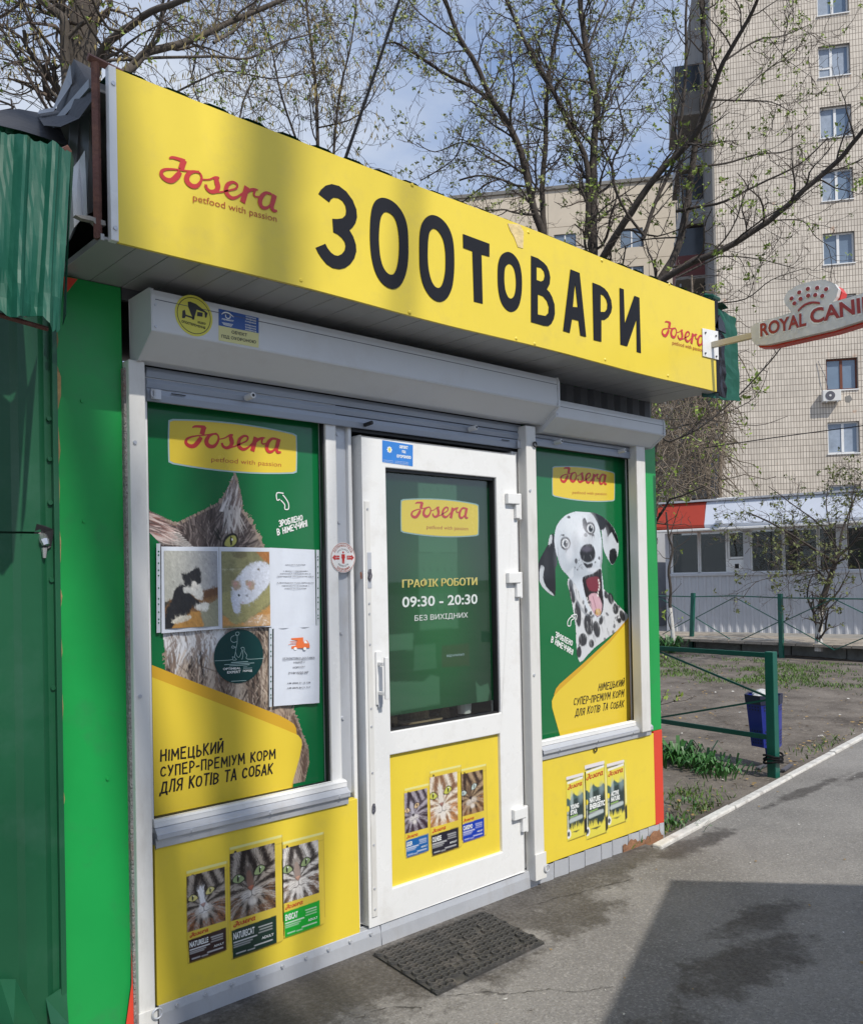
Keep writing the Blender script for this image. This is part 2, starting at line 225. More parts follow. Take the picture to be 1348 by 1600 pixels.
class MB:
    def __init__(s): s.v = []; s.f = []
    def add(s, vs, fs):
        n = len(s.v); s.v += [tuple(map(float, p)) for p in vs]; s.f += [tuple(i+n for i in f) for f in fs]; return s
    def box(s, x0, x1, y0, y1, z0, z1):
        x0, x1 = sorted((x0, x1)); y0, y1 = sorted((y0, y1)); z0, z1 = sorted((z0, z1))
        return s.add([(x0, y0, z0), (x1, y0, z0), (x1, y1, z0), (x0, y1, z0), (x0, y0, z1), (x1, y0, z1), (x1, y1, z1), (x0, y1, z1)],
                     [(0, 3, 2, 1), (4, 5, 6, 7), (0, 1, 5, 4), (1, 2, 6, 5), (2, 3, 7, 6), (3, 0, 4, 7)])
    def poly(s, pts):
        return s.add(pts, [tuple(range(len(pts)))])
    def ext(s, pts, d):      # flat polygon (may be concave) extruded by d
        n = len(pts); d = np.asarray(d, float); a = [np.asarray(p, float) for p in pts]
        tr = tessellate_polygon([[Vector(p) for p in a]])
        return s.add(a+[p+d for p in a], [tuple(t) for t in tr]+[tuple(i+n for i in t[::-1]) for t in tr]+[(i, (i+1) % n, (i+1) % n+n, i+n) for i in range(n)])
    def holes(s, loops, d=None):
        a = [[np.asarray(p, float) for p in l] for l in loops]; tr = tessellate_polygon([[Vector(p) for p in l] for l in a]); fl = [p for l in a for p in l]; n = len(fl)
        if d is None: return s.add(fl, [tuple(t) for t in tr])
        d = np.asarray(d, float); fs = [tuple(t) for t in tr]+[tuple(i+n for i in t[::-1]) for t in tr]; k = 0
        for l in a:
            m = len(l); fs += [(k+i, k+(i+1) % m, k+(i+1) % m+n, k+i+n) for i in range(m)]; k += m
        return s.add(fl+[p+d for p in fl], fs)
    def tube(s, pts, r, n=8, cap=True):
        pts = [np.asarray(p, float) for p in pts]; rr = r if hasattr(r, '__len__') else [r]*len(pts); base = len(s.v); up = None
        for i, p in enumerate(pts):
            t = pts[min(i+1, len(pts)-1)]-pts[max(i-1, 0)]; t = t/(np.linalg.norm(t)+1e-9)
            if up is None: up = np.cross(t, (0, 0, 1.) if abs(t[2]) < .9 else (1., 0, 0))
            a = up-t*np.dot(up, t); a /= np.linalg.norm(a)+1e-9; b = np.cross(t, a); up = a
            for k in range(n):
                q = 2*math.pi*k/n; s.v.append(tuple(p+rr[i]*(math.cos(q)*a+math.sin(q)*b)))
        for i in range(len(pts)-1):
            for k in range(n): s.f.append((base+i*n+k, base+i*n+(k+1) % n, base+(i+1)*n+(k+1) % n, base+(i+1)*n+k))
        if cap: s.f.append(tuple(base+k for k in range(n))[::-1]); s.f.append(tuple(base+(len(pts)-1)*n+k for k in range(n)))
        return s
    def build(s, name, m, parent=None, smooth=False, bevel=0, seg=2, label=None):
        off = rootloc(parent); me = bpy.data.meshes.new(name); me.from_pydata([tuple(np.array(p)-off) for p in s.v], [], s.f); me.update()
        o = link(name, me, m, parent, smooth=smooth)
        if bevel:
            b = o.modifiers.new('bevel', 'BEVEL'); b.width = bevel; b.segments = seg; b.limit_method = 'ANGLE'
        if label: o['label'] = label
        return o
def bx(name, m, parent, *a, bevel=.002, label=None): return MB().box(*a).build(name, m, parent, bevel=bevel, label=label)
def smooth_loop(pts, k=4, closed=True):
    P = [np.asarray(p, float) for p in pts]; n = len(P); o = []
    for i in range(n if closed else n-1):
        p0, p1, p2, p3 = (P[(i-1) % n], P[i], P[(i+1) % n], P[(i+2) % n]) if closed else (P[max(i-1, 0)], P[i], P[i+1], P[min(i+2, n-1)])
        for j in range(k):
            t = j/k; o.append(.5*((2*p1)+(-p0+p2)*t+(2*p0-5*p1+4*p2-p3)*t*t+(-p0+3*p1-3*p2+p3)*t**3))
    if not closed: o.append(P[-1])
    return o
TXT = {}
def text_geo(s, bold=0.):
    k = (s, bold)
    if k not in TXT:
        c = bpy.data.curves.new('t', 'FONT'); c.body = s; c.size = 1; c.offset = bold; c.resolution_u = 3; o = bpy.data.objects.new('t', c); COL.objects.link(o)
        bpy.context.view_layer.update(); me = o.to_mesh(); V = np.array([v.co[:2] for v in me.vertices]); Fc = [tuple(p.vertices) for p in me.polygons]; o.to_mesh_clear(); bpy.data.objects.remove(o); bpy.data.curves.remove(c)
        mn = V.min(0); mxx = V.max(0); V = (V-mn)/(mxx-mn); TXT[k] = (V, Fc)
    return TXT[k]
def text3(mb, s, BL, BR, TL, bold=0.):
    V, Fc = text_geo(s, bold); BL, BR, TL = (np.asarray(p, float) for p in (BL, BR, TL))
    mb.add([BL+(BR-BL)*u+(TL-BL)*v for u, v in V], Fc)
def ribbon(mb, pts, ws, plane, k=5):      # stroke with varying width; pts in (x, z) of a facade plane, y = plane
    P = smooth_loop([np.array([p[0], p[1], w]) for p, w in zip(pts, ws)], k, False) if k > 1 else [np.array([p[0], p[1], w]) for p, w in zip(pts, ws)]
    n = len(P); vs = []
    for i in range(n):
        t = P[min(i+1, n-1)][:2]-P[max(i-1, 0)][:2]; t /= np.linalg.norm(t)+1e-9; nn = np.array([-t[1], t[0]])*P[i][2]/2
        for sg in (1, -1): q = P[i][:2]+nn*sg; vs.append((q[0], plane, q[1]))
    mb.add(vs, [(2*i, 2*i+1, 2*i+3, 2*i+2) for i in range(n-1)])
# the curly pet-food wordmark as strokes, traced once and reused: normalised to x 0..1, z by the same unit
_z3 = lambda x, y: onY(235+x/6.419, 230+y/6.419, -.36)
def _n(p): a = _z3(*p); return np.array([(a[0]-1.092)/.391, (a[2]-2.69)/.391])
LOGO = [([(190, 112), (225, 104), (300, 124), (350, 140)], [14, 26, 32, 32]), ([(338, 128), (325, 165), (308, 222)], [60, 58, 60]),
 ([(300, 250), (270, 290), (215, 335), (155, 325), (112, 280), (118, 240), (160, 222), (240, 222), (330, 234), (420, 242), (490, 248)], [40, 52, 48, 44, 40, 30, 22, 16, 14, 15, 20]),
 ([(500, 262), (455, 246), (400, 256), (366, 300), (372, 350), (415, 388), (465, 390), (503, 350), (513, 300), (497, 262)], [18, 22, 36, 50, 54, 46, 38, 28, 24, 18]),
 ([(520, 325), (590, 324), (650, 302), (690, 312)], [13, 14, 18, 24]), ([(655, 310), (668, 360), (676, 400), (655, 440), (605, 447), (565, 415), (553, 375)], [44, 56, 52, 42, 36, 32, 28]),
 ([(645, 456), (720, 450)], [16, 16]), ([(715, 450), (800, 432), (858, 415), (868, 375), (825, 352), (775, 375), (757, 425), (770, 475), (815, 510), (870, 500), (940, 450)], [16, 17, 20, 24, 26, 38, 46, 46, 36, 24, 16]),
 ([(966, 398), (945, 475), (922, 556)], [56, 56, 58]), ([(950, 470), (995, 435), (1040, 425), (1078, 432)], [18, 30, 26, 12]), ([(1048, 432), (1036, 470), (1052, 498), (1095, 500)], [26, 22, 18, 16]),
 ([(1215, 475), (1160, 460), (1115, 495), (1096, 555), (1122, 605), (1170, 608), (1215, 565)], [24, 30, 44, 48, 40, 28, 18]), ([(1243, 480), (1228, 540), (1215, 595), (1230, 635), (1268, 642)], [54, 52, 46, 38, 20])]
LOGO = [([_n(p) for p in a], [w*3.1e-4/.391 for w in b]) for a, b in LOGO]
def logo(name, parent, x0, x1, zb, plane, m, shear=0., w=1.):      # x0..x1 width, zb base of the last letter
    mb = MB(); s = x1-x0
    for i, (a, b) in enumerate(LOGO): ribbon(mb, [(x0+p[0]*s, zb+p[1]*s+shear*p[0]*s) for p in a], [q*s*w for q in b], plane-.00012*i)
    return mb.build(name, m, parent)

# ------------------------------------------------------------------ painter for printed pictures (numpy canvas -> coloured mesh cells)
def vnoise(h, w_, sx, sy, seed):
    r = np.random.default_rng(seed); gy, gx = int(h/sy)+3, int(w_/sx)+3; g = r.random((gy, gx))
    y = np.arange(h)/sy; x = np.arange(w_)/sx; yi = y.astype(int); xi = x.astype(int); fy = (y-yi)[:, None]; fx = (x-xi)[None]; fy = fy*fy*(3-2*fy); fx = fx*fx*(3-2*fx)
    a = g[yi][:, xi]; b = g[yi][:, xi+1]; c = g[yi+1][:, xi]; d = g[yi+1][:, xi+1]
    return (a*(1-fx)+b*fx)*(1-fy)+(c*(1-fx)+d*fx)*fy
class Canvas:
    def __init__(s, x0, x1, z0, z1, cell, base=None):
        s.x0, s.x1, s.z0, s.z1 = x0, x1, z0, z1; s.w = int((x1-x0)/cell)+1; s.h = int((z1-z0)/cell)+1
        s.c = np.zeros((s.h, s.w, 3)); s.a = np.zeros((s.h, s.w))
        if base is not None: s.c[:] = base; s.a[:] = 1
        s.kx = (s.w-1)/(x1-x0); s.kz = (s.h-1)/(z1-z0); s.cell = cell
    def q(s, p): return np.array([(p[0]-s.x0)*s.kx, (s.z1-p[1])*s.kz])
    def poly(s, pts, col, alpha=1., soft=0, smooth=0):
        P = np.array([s.q(p) for p in (smooth_loop([np.asarray(p) for p in pts], smooth) if smooth else pts)])
        lo = np.maximum(np.floor(P.min(0)-1), 0).astype(int); hi = np.minimum(np.ceil(P.max(0)+2), [s.w, s.h]).astype(int)
        if (hi <= lo).any(): return
        X, Y = np.meshgrid(np.arange(lo[0], hi[0])+.0, np.arange(lo[1], hi[1])+.0); acc = np.zeros(X.shape)
        for ox, oy in ((-.25, -.25), (.25, -.25), (-.25, .25), (.25, .25)):
            ins = np.zeros(X.shape, bool)
            for i in range(len(P)):
                a = P[i]; b = P[(i+1) % len(P)]
                if a[1] == b[1]: continue
                cnd = ((a[1] > Y+oy) != (b[1] > Y+oy)); ins ^= cnd & (X+ox < (b[0]-a[0])*(Y+oy-a[1])/(b[1]-a[1])+a[0])
            acc += ins/4.
        acc *= alpha; sl = (slice(lo[1], hi[1]), slice(lo[0], hi[0]))
        s.c[sl] = s.c[sl]*(1-acc[..., None])+np.asarray(col)*acc[..., None]; s.a[sl] = np.maximum(s.a[sl], acc)
    def ell(s, c, rx, rz, col, alpha=1., ang=0., soft=.15):
        p = s.q(c); ax = rx*s.kx; az = rz*s.kz; m = max(ax, az)*1.5+2
        x0, x1 = max(int(p[0]-m), 0), min(int(p[0]+m)+1, s.w); y0, y1 = max(int(p[1]-m), 0), min(int(p[1]+m)+1, s.h)
        if x1 <= x0 or y1 <= y0: return
        X, Y = np.meshgrid(np.arange(x0, x1)-p[0], np.arange(y0, y1)-p[1]); ca, sa = math.cos(ang), math.sin(ang); u = (X*ca-Y*sa)/ax; v = (X*sa+Y*ca)/az
        acc = np.clip((1-np.sqrt(u*u+v*v))/soft+.5, 0, 1)*alpha; s.c[y0:y1, x0:x1] = s.c[y0:y1, x0:x1]*(1-acc[..., None])+np.asarray(col)*acc[..., None]; s.a[y0:y1, x0:x1] = np.maximum(s.a[y0:y1, x0:x1], acc)
    def line(s, pts, wd, col, alpha=1., taper=False, keep=False):
        P = [s.q(p) for p in pts]; n = len(P)-1; r0 = wd*s.kx/2
        for i in range(n):
            a, b = P[i], P[i+1]; ra = r0*(1-i/n) if taper else r0; rb = r0*(1-(i+1)/n) if taper else r0; m = max(ra, rb)+1.5
            x0, x1 = max(int(min(a[0], b[0])-m), 0), min(int(max(a[0], b[0])+m)+1, s.w); y0, y1 = max(int(min(a[1], b[1])-m), 0), min(int(max(a[1], b[1])+m)+1, s.h)
            if x1 <= x0 or y1 <= y0: continue
            X, Y = np.meshgrid(np.arange(x0, x1), np.arange(y0, y1)); d = b-a; l2 = d@d+1e-9; t = np.clip(((X-a[0])*d[0]+(Y-a[1])*d[1])/l2, 0, 1)
            dist = np.hypot(X-a[0]-t*d[0], Y-a[1]-t*d[1]); rr = ra+(rb-ra)*t; acc = np.clip(rr-dist+.5, 0, 1)*np.minimum(1, 2*rr+.25)*alpha
            if keep: acc = acc*s.a[y0:y1, x0:x1]
            s.c[y0:y1, x0:x1] = s.c[y0:y1, x0:x1]*(1-acc[..., None])+np.asarray(col)*acc[..., None]
            if not keep: s.a[y0:y1, x0:x1] = np.maximum(s.a[y0:y1, x0:x1], acc*.9)
    def fur(s, n, length, wd, field, colf, seed=1, region=None, alpha=.8, keep=True):
        r = np.random.default_rng(seed); x0, x1, z0, z1 = region or (s.x0, s.x1, s.z0, s.z1)
        for _ in range(n):
            p = np.array([r.uniform(x0, x1), r.uniform(z0, z1)]); c = s.q(p); ci, cj = int(c[1]), int(c[0])
            if keep and not (0 <= ci < s.h and 0 <= cj < s.w and s.a[ci, cj] > .5): continue
            a = field(p)+r.normal(0, .28); l = length*r.uniform(.5, 1.3); d = np.array([math.cos(a), math.sin(a)]); k = r.normal(0, .3)*l; nn = np.array([-d[1], d[0]])
            s.line([p, p+d*l*.5+nn*k*.5, p+d*l+nn*k*.2], wd*r.uniform(.6, 1.4), colf(p, r), alpha, True, keep)
    def mesh(s, name, m, parent, y, flip=False, org=None, ux=None, uz=None):
        h, w_ = s.h, s.w; xs = np.linspace(s.x0, s.x1, w_); zs = np.linspace(s.z1, s.z0, h); X, Zz = np.meshgrid(xs, zs)
        V = np.stack([X, np.full_like(X, y), Zz], -1).reshape(-1, 3)-rootloc(parent)
        A = s.a > .5; cell = A[:-1, :-1] & A[1:, :-1] & A[:-1, 1:] & A[1:, 1:]; i, j = np.nonzero(cell); k = i*w_+j
        Q = np.stack([k, k+w_, k+w_+1, k+1], 1); used = np.zeros(len(V), bool); used[Q.ravel()] = True; idx = np.cumsum(used)-1
        me = arr2mesh(name, V[used], idx[Q]); at = me.color_attributes.new('Col', 'BYTE_COLOR', 'POINT')
        C4 = np.concatenate([np.clip(s.c.reshape(-1, 3)[used], 0, 1), np.ones((used.sum(), 1))], 1).astype(np.float32); at.data.foreach_set('color', C4.ravel())
        return link(name, me, m, parent)
def texturize(C, n, ln, wd, seed, a=.14, ang=None):
    q = np.random.default_rng(seed)
    for _ in range(n):
        x, z = q.uniform(C.x0, C.x1), q.uniform(C.z0, C.z1); c = C.q((x, z)); i, j = int(min(c[1], C.h-1)), int(min(c[0], C.w-1))
        if C.a[i, j] < .5: continue
        col = C.c[i, j]*(1+q.uniform(-a, a))+q.uniform(-a, a)*.03; t = (q.uniform(0, 6.28) if ang is None else ang+q.normal(0, .4)); l = ln*q.uniform(.5, 1.3); C.line([(x, z), (x+l*math.cos(t), z+l*math.sin(t))], wd, np.clip(col, 0, 1), .75, True, True)
def jit(c, r, a=.25): f = 1+r.uniform(-a, a); return (c[0]*f, c[1]*f, c[2]*f)
def cat_face(cv, cx, cz, s, pal, seed, tilt=0.):
    """fur-stroked cat head filling the canvas; cx, cz nose position, s = eye distance"""
    r = np.random.default_rng(seed); dark, mid, light, eye, warm, blaze, nose = pal; ca, sa = math.cos(tilt), math.sin(tilt)
    P = lambda u, v: (cx+s*(u*ca-v*sa), cz+s*(u*sa+v*ca))
    inv = lambda p: (((p[0]-cx)*ca+(p[1]-cz)*sa)/s, (-(p[0]-cx)*sa+(p[1]-cz)*ca)/s)
    cv.c[:] = dark; cv.a[:] = 1; cv.ell(P(0, .3), s*1.3, s*1.5, mid, .9, soft=.5)
    def field(p): u, v = inv(p); return math.atan2(v+.12, u*1.15)+tilt
    def colf(p, r):
        u, v = inv(p); rad = math.hypot(u, v+.1); a = math.atan2(v+.1, abs(u))
        st = math.sin(10*abs(u)+2.5*v) if v > .7 else math.sin(13*a+2.2*rad)
        c = light if st > .2 else (mid if st > -.35 else dark)
        if v < -.15 and abs(u) > .5 or v < -.85: c = warm if r.random() < .5 else c
        if abs(u) < .13+.05*v and -.1 < v < .9: c = mid if blaze is None else blaze
        if math.hypot(abs(u)-.2, (v+.3)*1.1) < .27: c = light
        return jit(c, r, .3)
    cv.fur(1100, s*.40, s*.075, field, colf, seed, alpha=.75); cv.fur(3000, s*.26, s*.028, field, colf, seed+50, alpha=.85)
    if blaze is not None: cv.poly([P(-.05, 1.0), P(.06, 1.02), P(.1, .55), P(.15, .12), P(.3, -.12), P(.26, -.42), P(0, -.5), P(-.26, -.42), P(-.3, -.12), P(-.15, .12), P(-.09, .55)], blaze, .8, smooth=2)
    else: cv.poly([P(-.09, .7), P(.09, .7), P(.17, .15), P(0, .08), P(-.17, .15)], tuple(.5*a+.5*b for a, b in zip(mid, nose)), .6, smooth=2)
    wt = S(226, 220, 214)
    for k in (-1, 1): cv.ell(P(.21*k, -.27), s*.27, s*.19, wt, .6, soft=.7); cv.ell(P(.62*k, .42), s*.2, s*.07, light, .7, ang=-.5*k, soft=.6)
    cv.ell(P(0, -.62), s*.2, s*.15, wt, .75, soft=.7)
    for k in (-1, 1):
        for j in range(4): cv.line([P(k*(.30+.09*j), .98-.05*j), P(k*(.17+.08*j), 1.25), P(k*(.12+.15*j), 1.75)], s*.05, dark, .75, True)
        for j in range(3): cv.line([P(k*.78, .5-.16*j), P(k*1.05, .42-.2*j), P(k*1.4, .30-.3*j)], s*.06, dark, .7, True)
        al = [(.24, .48), (.36, .66), (.52, .75), (.68, .70), (.78, .58), (.66, .46), (.5, .40), (.36, .42)]
        cv.poly([P(k*(.52+(a-.52)*1.18), .57+(b-.57)*1.25) for a, b in al], (.012, .01, .01), 1, smooth=3); cv.poly([P(k*a, b) for a, b in al], eye, 1, smooth=3); cv.ell(P(.53*k, .58), s*.15, s*.14, tuple(min(1, c*.8) for c in eye), .6, soft=.6)
        cv.ell(P(.53*k, .58), s*.045, s*.145, (.008, .008, .008), 1, soft=.25); cv.ell(P(.53*k+.06, .66), s*.03, s*.028, (1, 1, 1), 1); cv.line([P(.24*k, .46), P(.15*k, .25)], s*.05, (.03, .02, .02), .8, True)
        cv.line([P(.17*k, .30), P(.2*k, .08), P(.2*k, -.04)], s*.035, dark, .5, True)
        for j in range(3): cv.line([P(.16*k, -.2-.08*j), P(.34*k, -.2-.10*j), P(.46*k, -.24-.12*j)], s*.02, dark, .7)
        for j in range(4): cv.line([P(.3*k, -.25-.06*j), P(.85*k, -.12-.18*j), P(1.4*k, -.2-.32*j)], s*.012, (.85, .85, .83), .7)
    cv.poly([P(-.15, .06), P(.15, .06), P(.09, -.07), P(0, -.15), P(-.09, -.07)], nose, 1, smooth=3); cv.ell(P(0, .03), s*.09, s*.03, tuple(min(1, c*1.4) for c in nose), .6, soft=.8); cv.line([P(-.15, .05), P(-.07, -.08), P(0, -.15), P(.07, -.08), P(.15, .05)], s*.022, (.03, .015, .015), .8)
    cv.line([P(0, -.14), P(0, -.34)], s*.028, (.02, .015, .015)); cv.line([P(0, -.34), P(-.14, -.42), P(-.3, -.38)], s*.03, (.03, .02, .02), .9); cv.line([P(0, -.34), P(.14, -.42), P(.3, -.38)], s*.03, (.03, .02, .02), .9)

# ------------------------------------------------------------------ the setting: ground
def flat(name, pts, z, m, kind='structure'):
    o = MB().poly([(p[0], p[1], z) for p in pts]).build(name, m); o['kind'] = kind; return o
KL0, KL1 = np.array([3.90, -.127, 0]), np.array([7.627, .309, 0]); kd = (KL1-KL0)/np.linalg.norm(KL1-KL0); kn = np.array([-kd[1], kd[0], 0])
# soil: a gently uneven sheet near the shop, one big sheet beyond it
def soil():
    nx, ny = 150, 150; xs = np.linspace(3, 22, nx); ys = np.linspace(-1, 16, ny); X, Y = np.meshgrid(xs, ys)
    n = vnoise(ny, nx, 9, 9, 3)*.05+vnoise(ny, nx, 3, 3, 4)*.02; d = (X-KL0[0])*kn[0]+(Y-KL0[1])*kn[1]
    e = np.clip(d/.6, 0, 1); Zs = G-.012+(n-.03)*e*.8; Zs[(X > 14.9)] = G-.02
    V = np.stack([X, Y, Zs], -1).reshape(-1, 3); i, j = np.meshgrid(np.arange(ny-1), np.arange(nx-1), indexing='ij'); k = (i*nx+j).ravel()
    cx = (X[:-1, :-1]).ravel(); cy = Y[:-1, :-1].ravel(); keep = ((cx-KL0[0])*kn[0]+(cy-KL0[1])*kn[1] > -.25)
    me = arr2mesh('bare_soil_verge', V, np.stack([k, k+1, k+nx+1, k+nx], 1)[keep]); o = link('soil_verge', me, M['soil'], smooth=True); o['kind'] = 'structure'
soil()
flat('ground', [(-400, -400), (900, -400), (900, 900), (-400, 900)], G-.06, M['soil'])
a0 = KL0+kd*.02; far = KL0+kd*60
flat('asphalt_path', [(-40, -60), (far[0]+10, -60), (far[0], far[1]), (a0[0], a0[1]), (3.9, .5), (-40, .5)], G, M['asphalt'])
ck = MB()
for pts in (((700, 1556), (760, 1549), (800, 1552), (850, 1546), (905, 1549), (960, 1541)), ((840, 1412), (880, 1400), (930, 1388), (990, 1372)), ((560, 1590), (600, 1575), (660, 1572))):
    P = smooth_loop([onZ(*p, G+.0035) for p in pts], 8, False)
    for i in range(len(P)): P[i] = P[i]+np.array([rng.normal(0, .005), rng.normal(0, .005), 0])
    vs_ = []
    for i, p in enumerate(P): t_ = P[min(i+1, len(P)-1)]-P[max(i-1, 0)]; t_ /= np.linalg.norm(t_); n_ = np.array([-t_[1], t_[0], 0])*rng.uniform(.0004, .0022); vs_ += [p+n_, p-n_]
    ck.add(vs_, [(2*i, 2*i+1, 2*i+3, 2*i+2) for i in range(len(P)-1)])
ck = ck.build('asphalt_cracks', mat('dirt_filled_crack', (.05, .045, .04), .95)); ck['kind'] = 'structure'
# whitewashed kerb: separate stones laid end to end
ks = thing('path_kerb', 'low whitewashed kerb running from the shop corner along the asphalt path', 'kerb', (KL0[0], KL0[1], G))
for i in range(14):
    a = KL0+kd*(i*1.0); b = a+kd*.985; j = rng.uniform(-.006, .006)
    mb = MB(); c = [a, b, b+kn*.055, a+kn*.055]; zt = G+.018+rng.uniform(-.004, .004)
    mb.add([(p[0]+j*kn[0], p[1]+j*kn[1], G-.1) for p in c]+[(p[0]+j*kn[0], p[1]+j*kn[1], zt) for p in c], [(0, 3, 2, 1), (4, 5, 6, 7), (0, 1, 5, 4), (1, 2, 6, 5), (2, 3, 7, 6), (3, 0, 4, 7)])
    mb.build('kerb_stone', M['kerbw'], ks, bevel=.008)
# raised pavement in front of the store, with kerb stones
KB0 = np.array([14.56, 3.02, 0]); KB1 = np.array([14.70, 6.03, 0]); bd = (KB1-KB0)/np.linalg.norm(KB1-KB0); bn = np.array([bd[1], -bd[0], 0])
p0 = KB0-bd*14; p1 = KB1+bd*9
flat('store_pavement', [(p0[0]+.1, p0[1]), (p0[0]+14, p0[1]), (p1[0]+14, p1[1]), (p1[0]+.1, p1[1])], G+.235, M['concrete'])
pk = thing('pavement_kerb', 'dark kerb stones edging the raised pavement before the white store', 'kerb', (*p0[:2], G))
for i in range(27):
    a = p0+bd*(i*.95); b = a+bd*.93; c = [a, b, b+bn*.16, a+bn*.16]; z = G+.24+rng.uniform(-.012, .012); o_ = rng.uniform(-.01, .01)
    mb = MB().add([(p[0]+o_, p[1], G-.1) for p in c]+[(p[0]+o_, p[1], z) for p in c], [(0, 3, 2, 1), (4, 5, 6, 7), (0, 1, 5, 4), (1, 2, 6, 5), (2, 3, 7, 6), (3, 0, 4, 7)]); mb.build('kerb_stone', M['kerb'], pk, bevel=.012)
pav = MB()
for i in range(34):      # paving bricks seen as long thin courses
    for j in range(5):
        x = p0[0]+.2+j*.3+(i % 2)*.0; y = 0+i*.30; pav.box(x+.0, x+.288, y, y+.288, G+.2, G+.245+rng.uniform(-.003, .003))
slabs = pav.build('paving_slabs', mat('pavement_slab', (.36, .31, .25), .9, var=.35, vs=3, dirt=(.2, .17, .14), damt=.6)); slabs['kind'] = 'stuff'; tag(slabs, 'beige paving slabs between the dark kerb and the white store', 'paving')

# ------------------------------------------------------------------ the pet shop kiosk
K = thing('pet_shop_kiosk', 'green and yellow pet shop kiosk with roller shutters and white door', 'kiosk', (2.6, 0, G))
XL, XR = .905, 4.12
# carcass
bx('back_wall', M['grey'], K, XL, XR, 2.42, 2.46, G, 2.9, bevel=0); bx('side_wall', M['green'], K, XR-.04, XR-.001, .02, 2.42, .3, 2.9, bevel=0); bx('side_wall', M['dkgreen'], K, XL, XL+.03, .02, 2.42, G, 2.9, bevel=0)
bx('floor_slab', M['concrete'], K, XL, XR, .14, 2.42, G-.02, .17, bevel=0)
bx('wall_panel', M['green'], K, XL, 1.128, .0, .04, G, 2.498, bevel=.002, label='bright green wall panel left of the window')
for q in (1.75, 2.12, .95): MB().tube([(1.0 if q != .95 else 1.06, .001, q), (1.0 if q != .95 else 1.06, -.004, q)], .006, 8).build('screw', M['green'], K)
bx('insulation_strip', M['wool'], K, 1.123, 1.152, -.022, .03, G, 2.24, bevel=.004, label='torn grey insulation edge beside the post')
MB().add([(1.128, -.004, .6), (1.135, -.012, .6), (1.138, -.014, 1.2), (1.128, -.006, 1.2), (1.133, -.012, 2.1), (1.127, -.006, 2.1), (1.09, -.014, G), (1.135, -.02, G), (1.12, -.014, .3), (1.135, -.018, .35)],
   [(6, 7, 9, 8), (8, 9, 1, 0), (0, 1, 2, 3), (3, 2, 4, 5)]).build('peeling_edge', M['redp'], K, label='red peeling edge strip beside the insulation')
# posts
_px = lambda a, b, y: (onY(a, y, -.045)[0], onY(b, y, -.045)[0])
def post(x0, x1, z0, z1, **k): return bx('post', M['white'], K, x0, x1, -.045, .011, z0, z1, bevel=.004, **k)
p_ = [onY(195, 600, -.045)[0], onY(229, 600, -.045)[0]]
post(*_px(203.5, 229, 700), .135, 2.262, label='white corner post with chipped foot')
post(*_px(822.5, 837.5, 720), .155, 2.25); post(*_px(996, 1009.5, 800), .72, 2.24)
for (x, z) in ((1.145, 2.0), (1.148, 1.2), (3.02, 1.95), (3.02, 1.1)): MB().tube([(x, -.045, z), (x, -.05, z)], .006, 10).build('rivet', M['alu'], K)
a, b = _px(203.5, 229, 700); bx('post_shoe', M['white'], K, a-.004, b+.004, -.052, -.0455, .14, .215, bevel=.002); c, d = _px(822.5, 837.5, 720); bx('post_shoe', M['white'], K, c-.004, d+.004, -.052, -.0455, .16, .28, bevel=.002)
def ringt(c, r, t, axis='y', n=20, sx=1.):
    return [(c[0]+r*sx*math.cos(a), c[1], c[2]+r*math.sin(a)) for a in np.linspace(0, 2*math.pi, n+1)]
for c in ((b, -.058, .2), (d, -.058, .205)): MB().tube(ringt(c, .016, 0), .003, 6).build('lock_ring', M['alu'], K)
# left window
WY = .06
def window(x0, x1, z0, z1, fw, lab, nm='window'):
    f = MB(); y0, y1 = .012, .10
    w_ = MB().holes([[(x0, y0, z0), (x1, y0, z0), (x1, y0, z1), (x0, y0, z1)], [(x0+fw[0], y0, z0+fw[2]), (x1-fw[1], y0, z0+fw[2]), (x1-fw[1], y0, z1-fw[3]), (x0+fw[0], y0, z1-fw[3])]], (0, y1-y0, 0)).build(nm, M['pvc'], K, bevel=.003, label=lab)
    MB().holes([[(x0+fw[0]-.0, y0+.012, z0+fw[2]-.0), (x1-fw[1], y0+.012, z0+fw[2]), (x1-fw[1], y0+.012, z1-fw[3]), (x0+fw[0], y0+.012, z1-fw[3])], [(x0+fw[0]+.006, y0+.012, z0+fw[2]+.006), (x1-fw[1]-.008, y0+.012, z0+fw[2]+.006), (x1-fw[1]-.008, y0+.012, z1-fw[3]-.006), (x0+fw[0]+.006, y0+.012, z1-fw[3]-.006)]], (0, .02, 0)).build('glazing_bead', M['black'], w_)
    MB().box(x0+fw[0], x1-fw[1], WY+.004, WY+.010, z0+fw[2], z1-fw[3]).build('pane', M['glass'], w_)
    return w_
window(1.2, 1.965, .75, 2.24, (.014, .045, .035, .06), 'large left window frame')
window(3.10, 3.955, .73, 2.24, (.014, .035, .035, .06), 'narrower right window frame')
bx('interior_backing', M['dark'], K, 1.2, 4.0, .5, .52, .17, 2.3, bevel=0)
# mullion strips beside the door
bx('jamb_cover', M['alu'], K, 1.966, 2.030, .035, .09, .725, 2.20, bevel=.002); bx('jamb', M['pvc'], K, 2.031, 2.048, .02, .1, .2, 2.2, bevel=.003)
for z in (2.12, 1.78, 1.35, 1.02): MB().tube([(1.99, .035, z), (1.99, .029, z)], .007, 10).build('rivet', M['alu'], K)
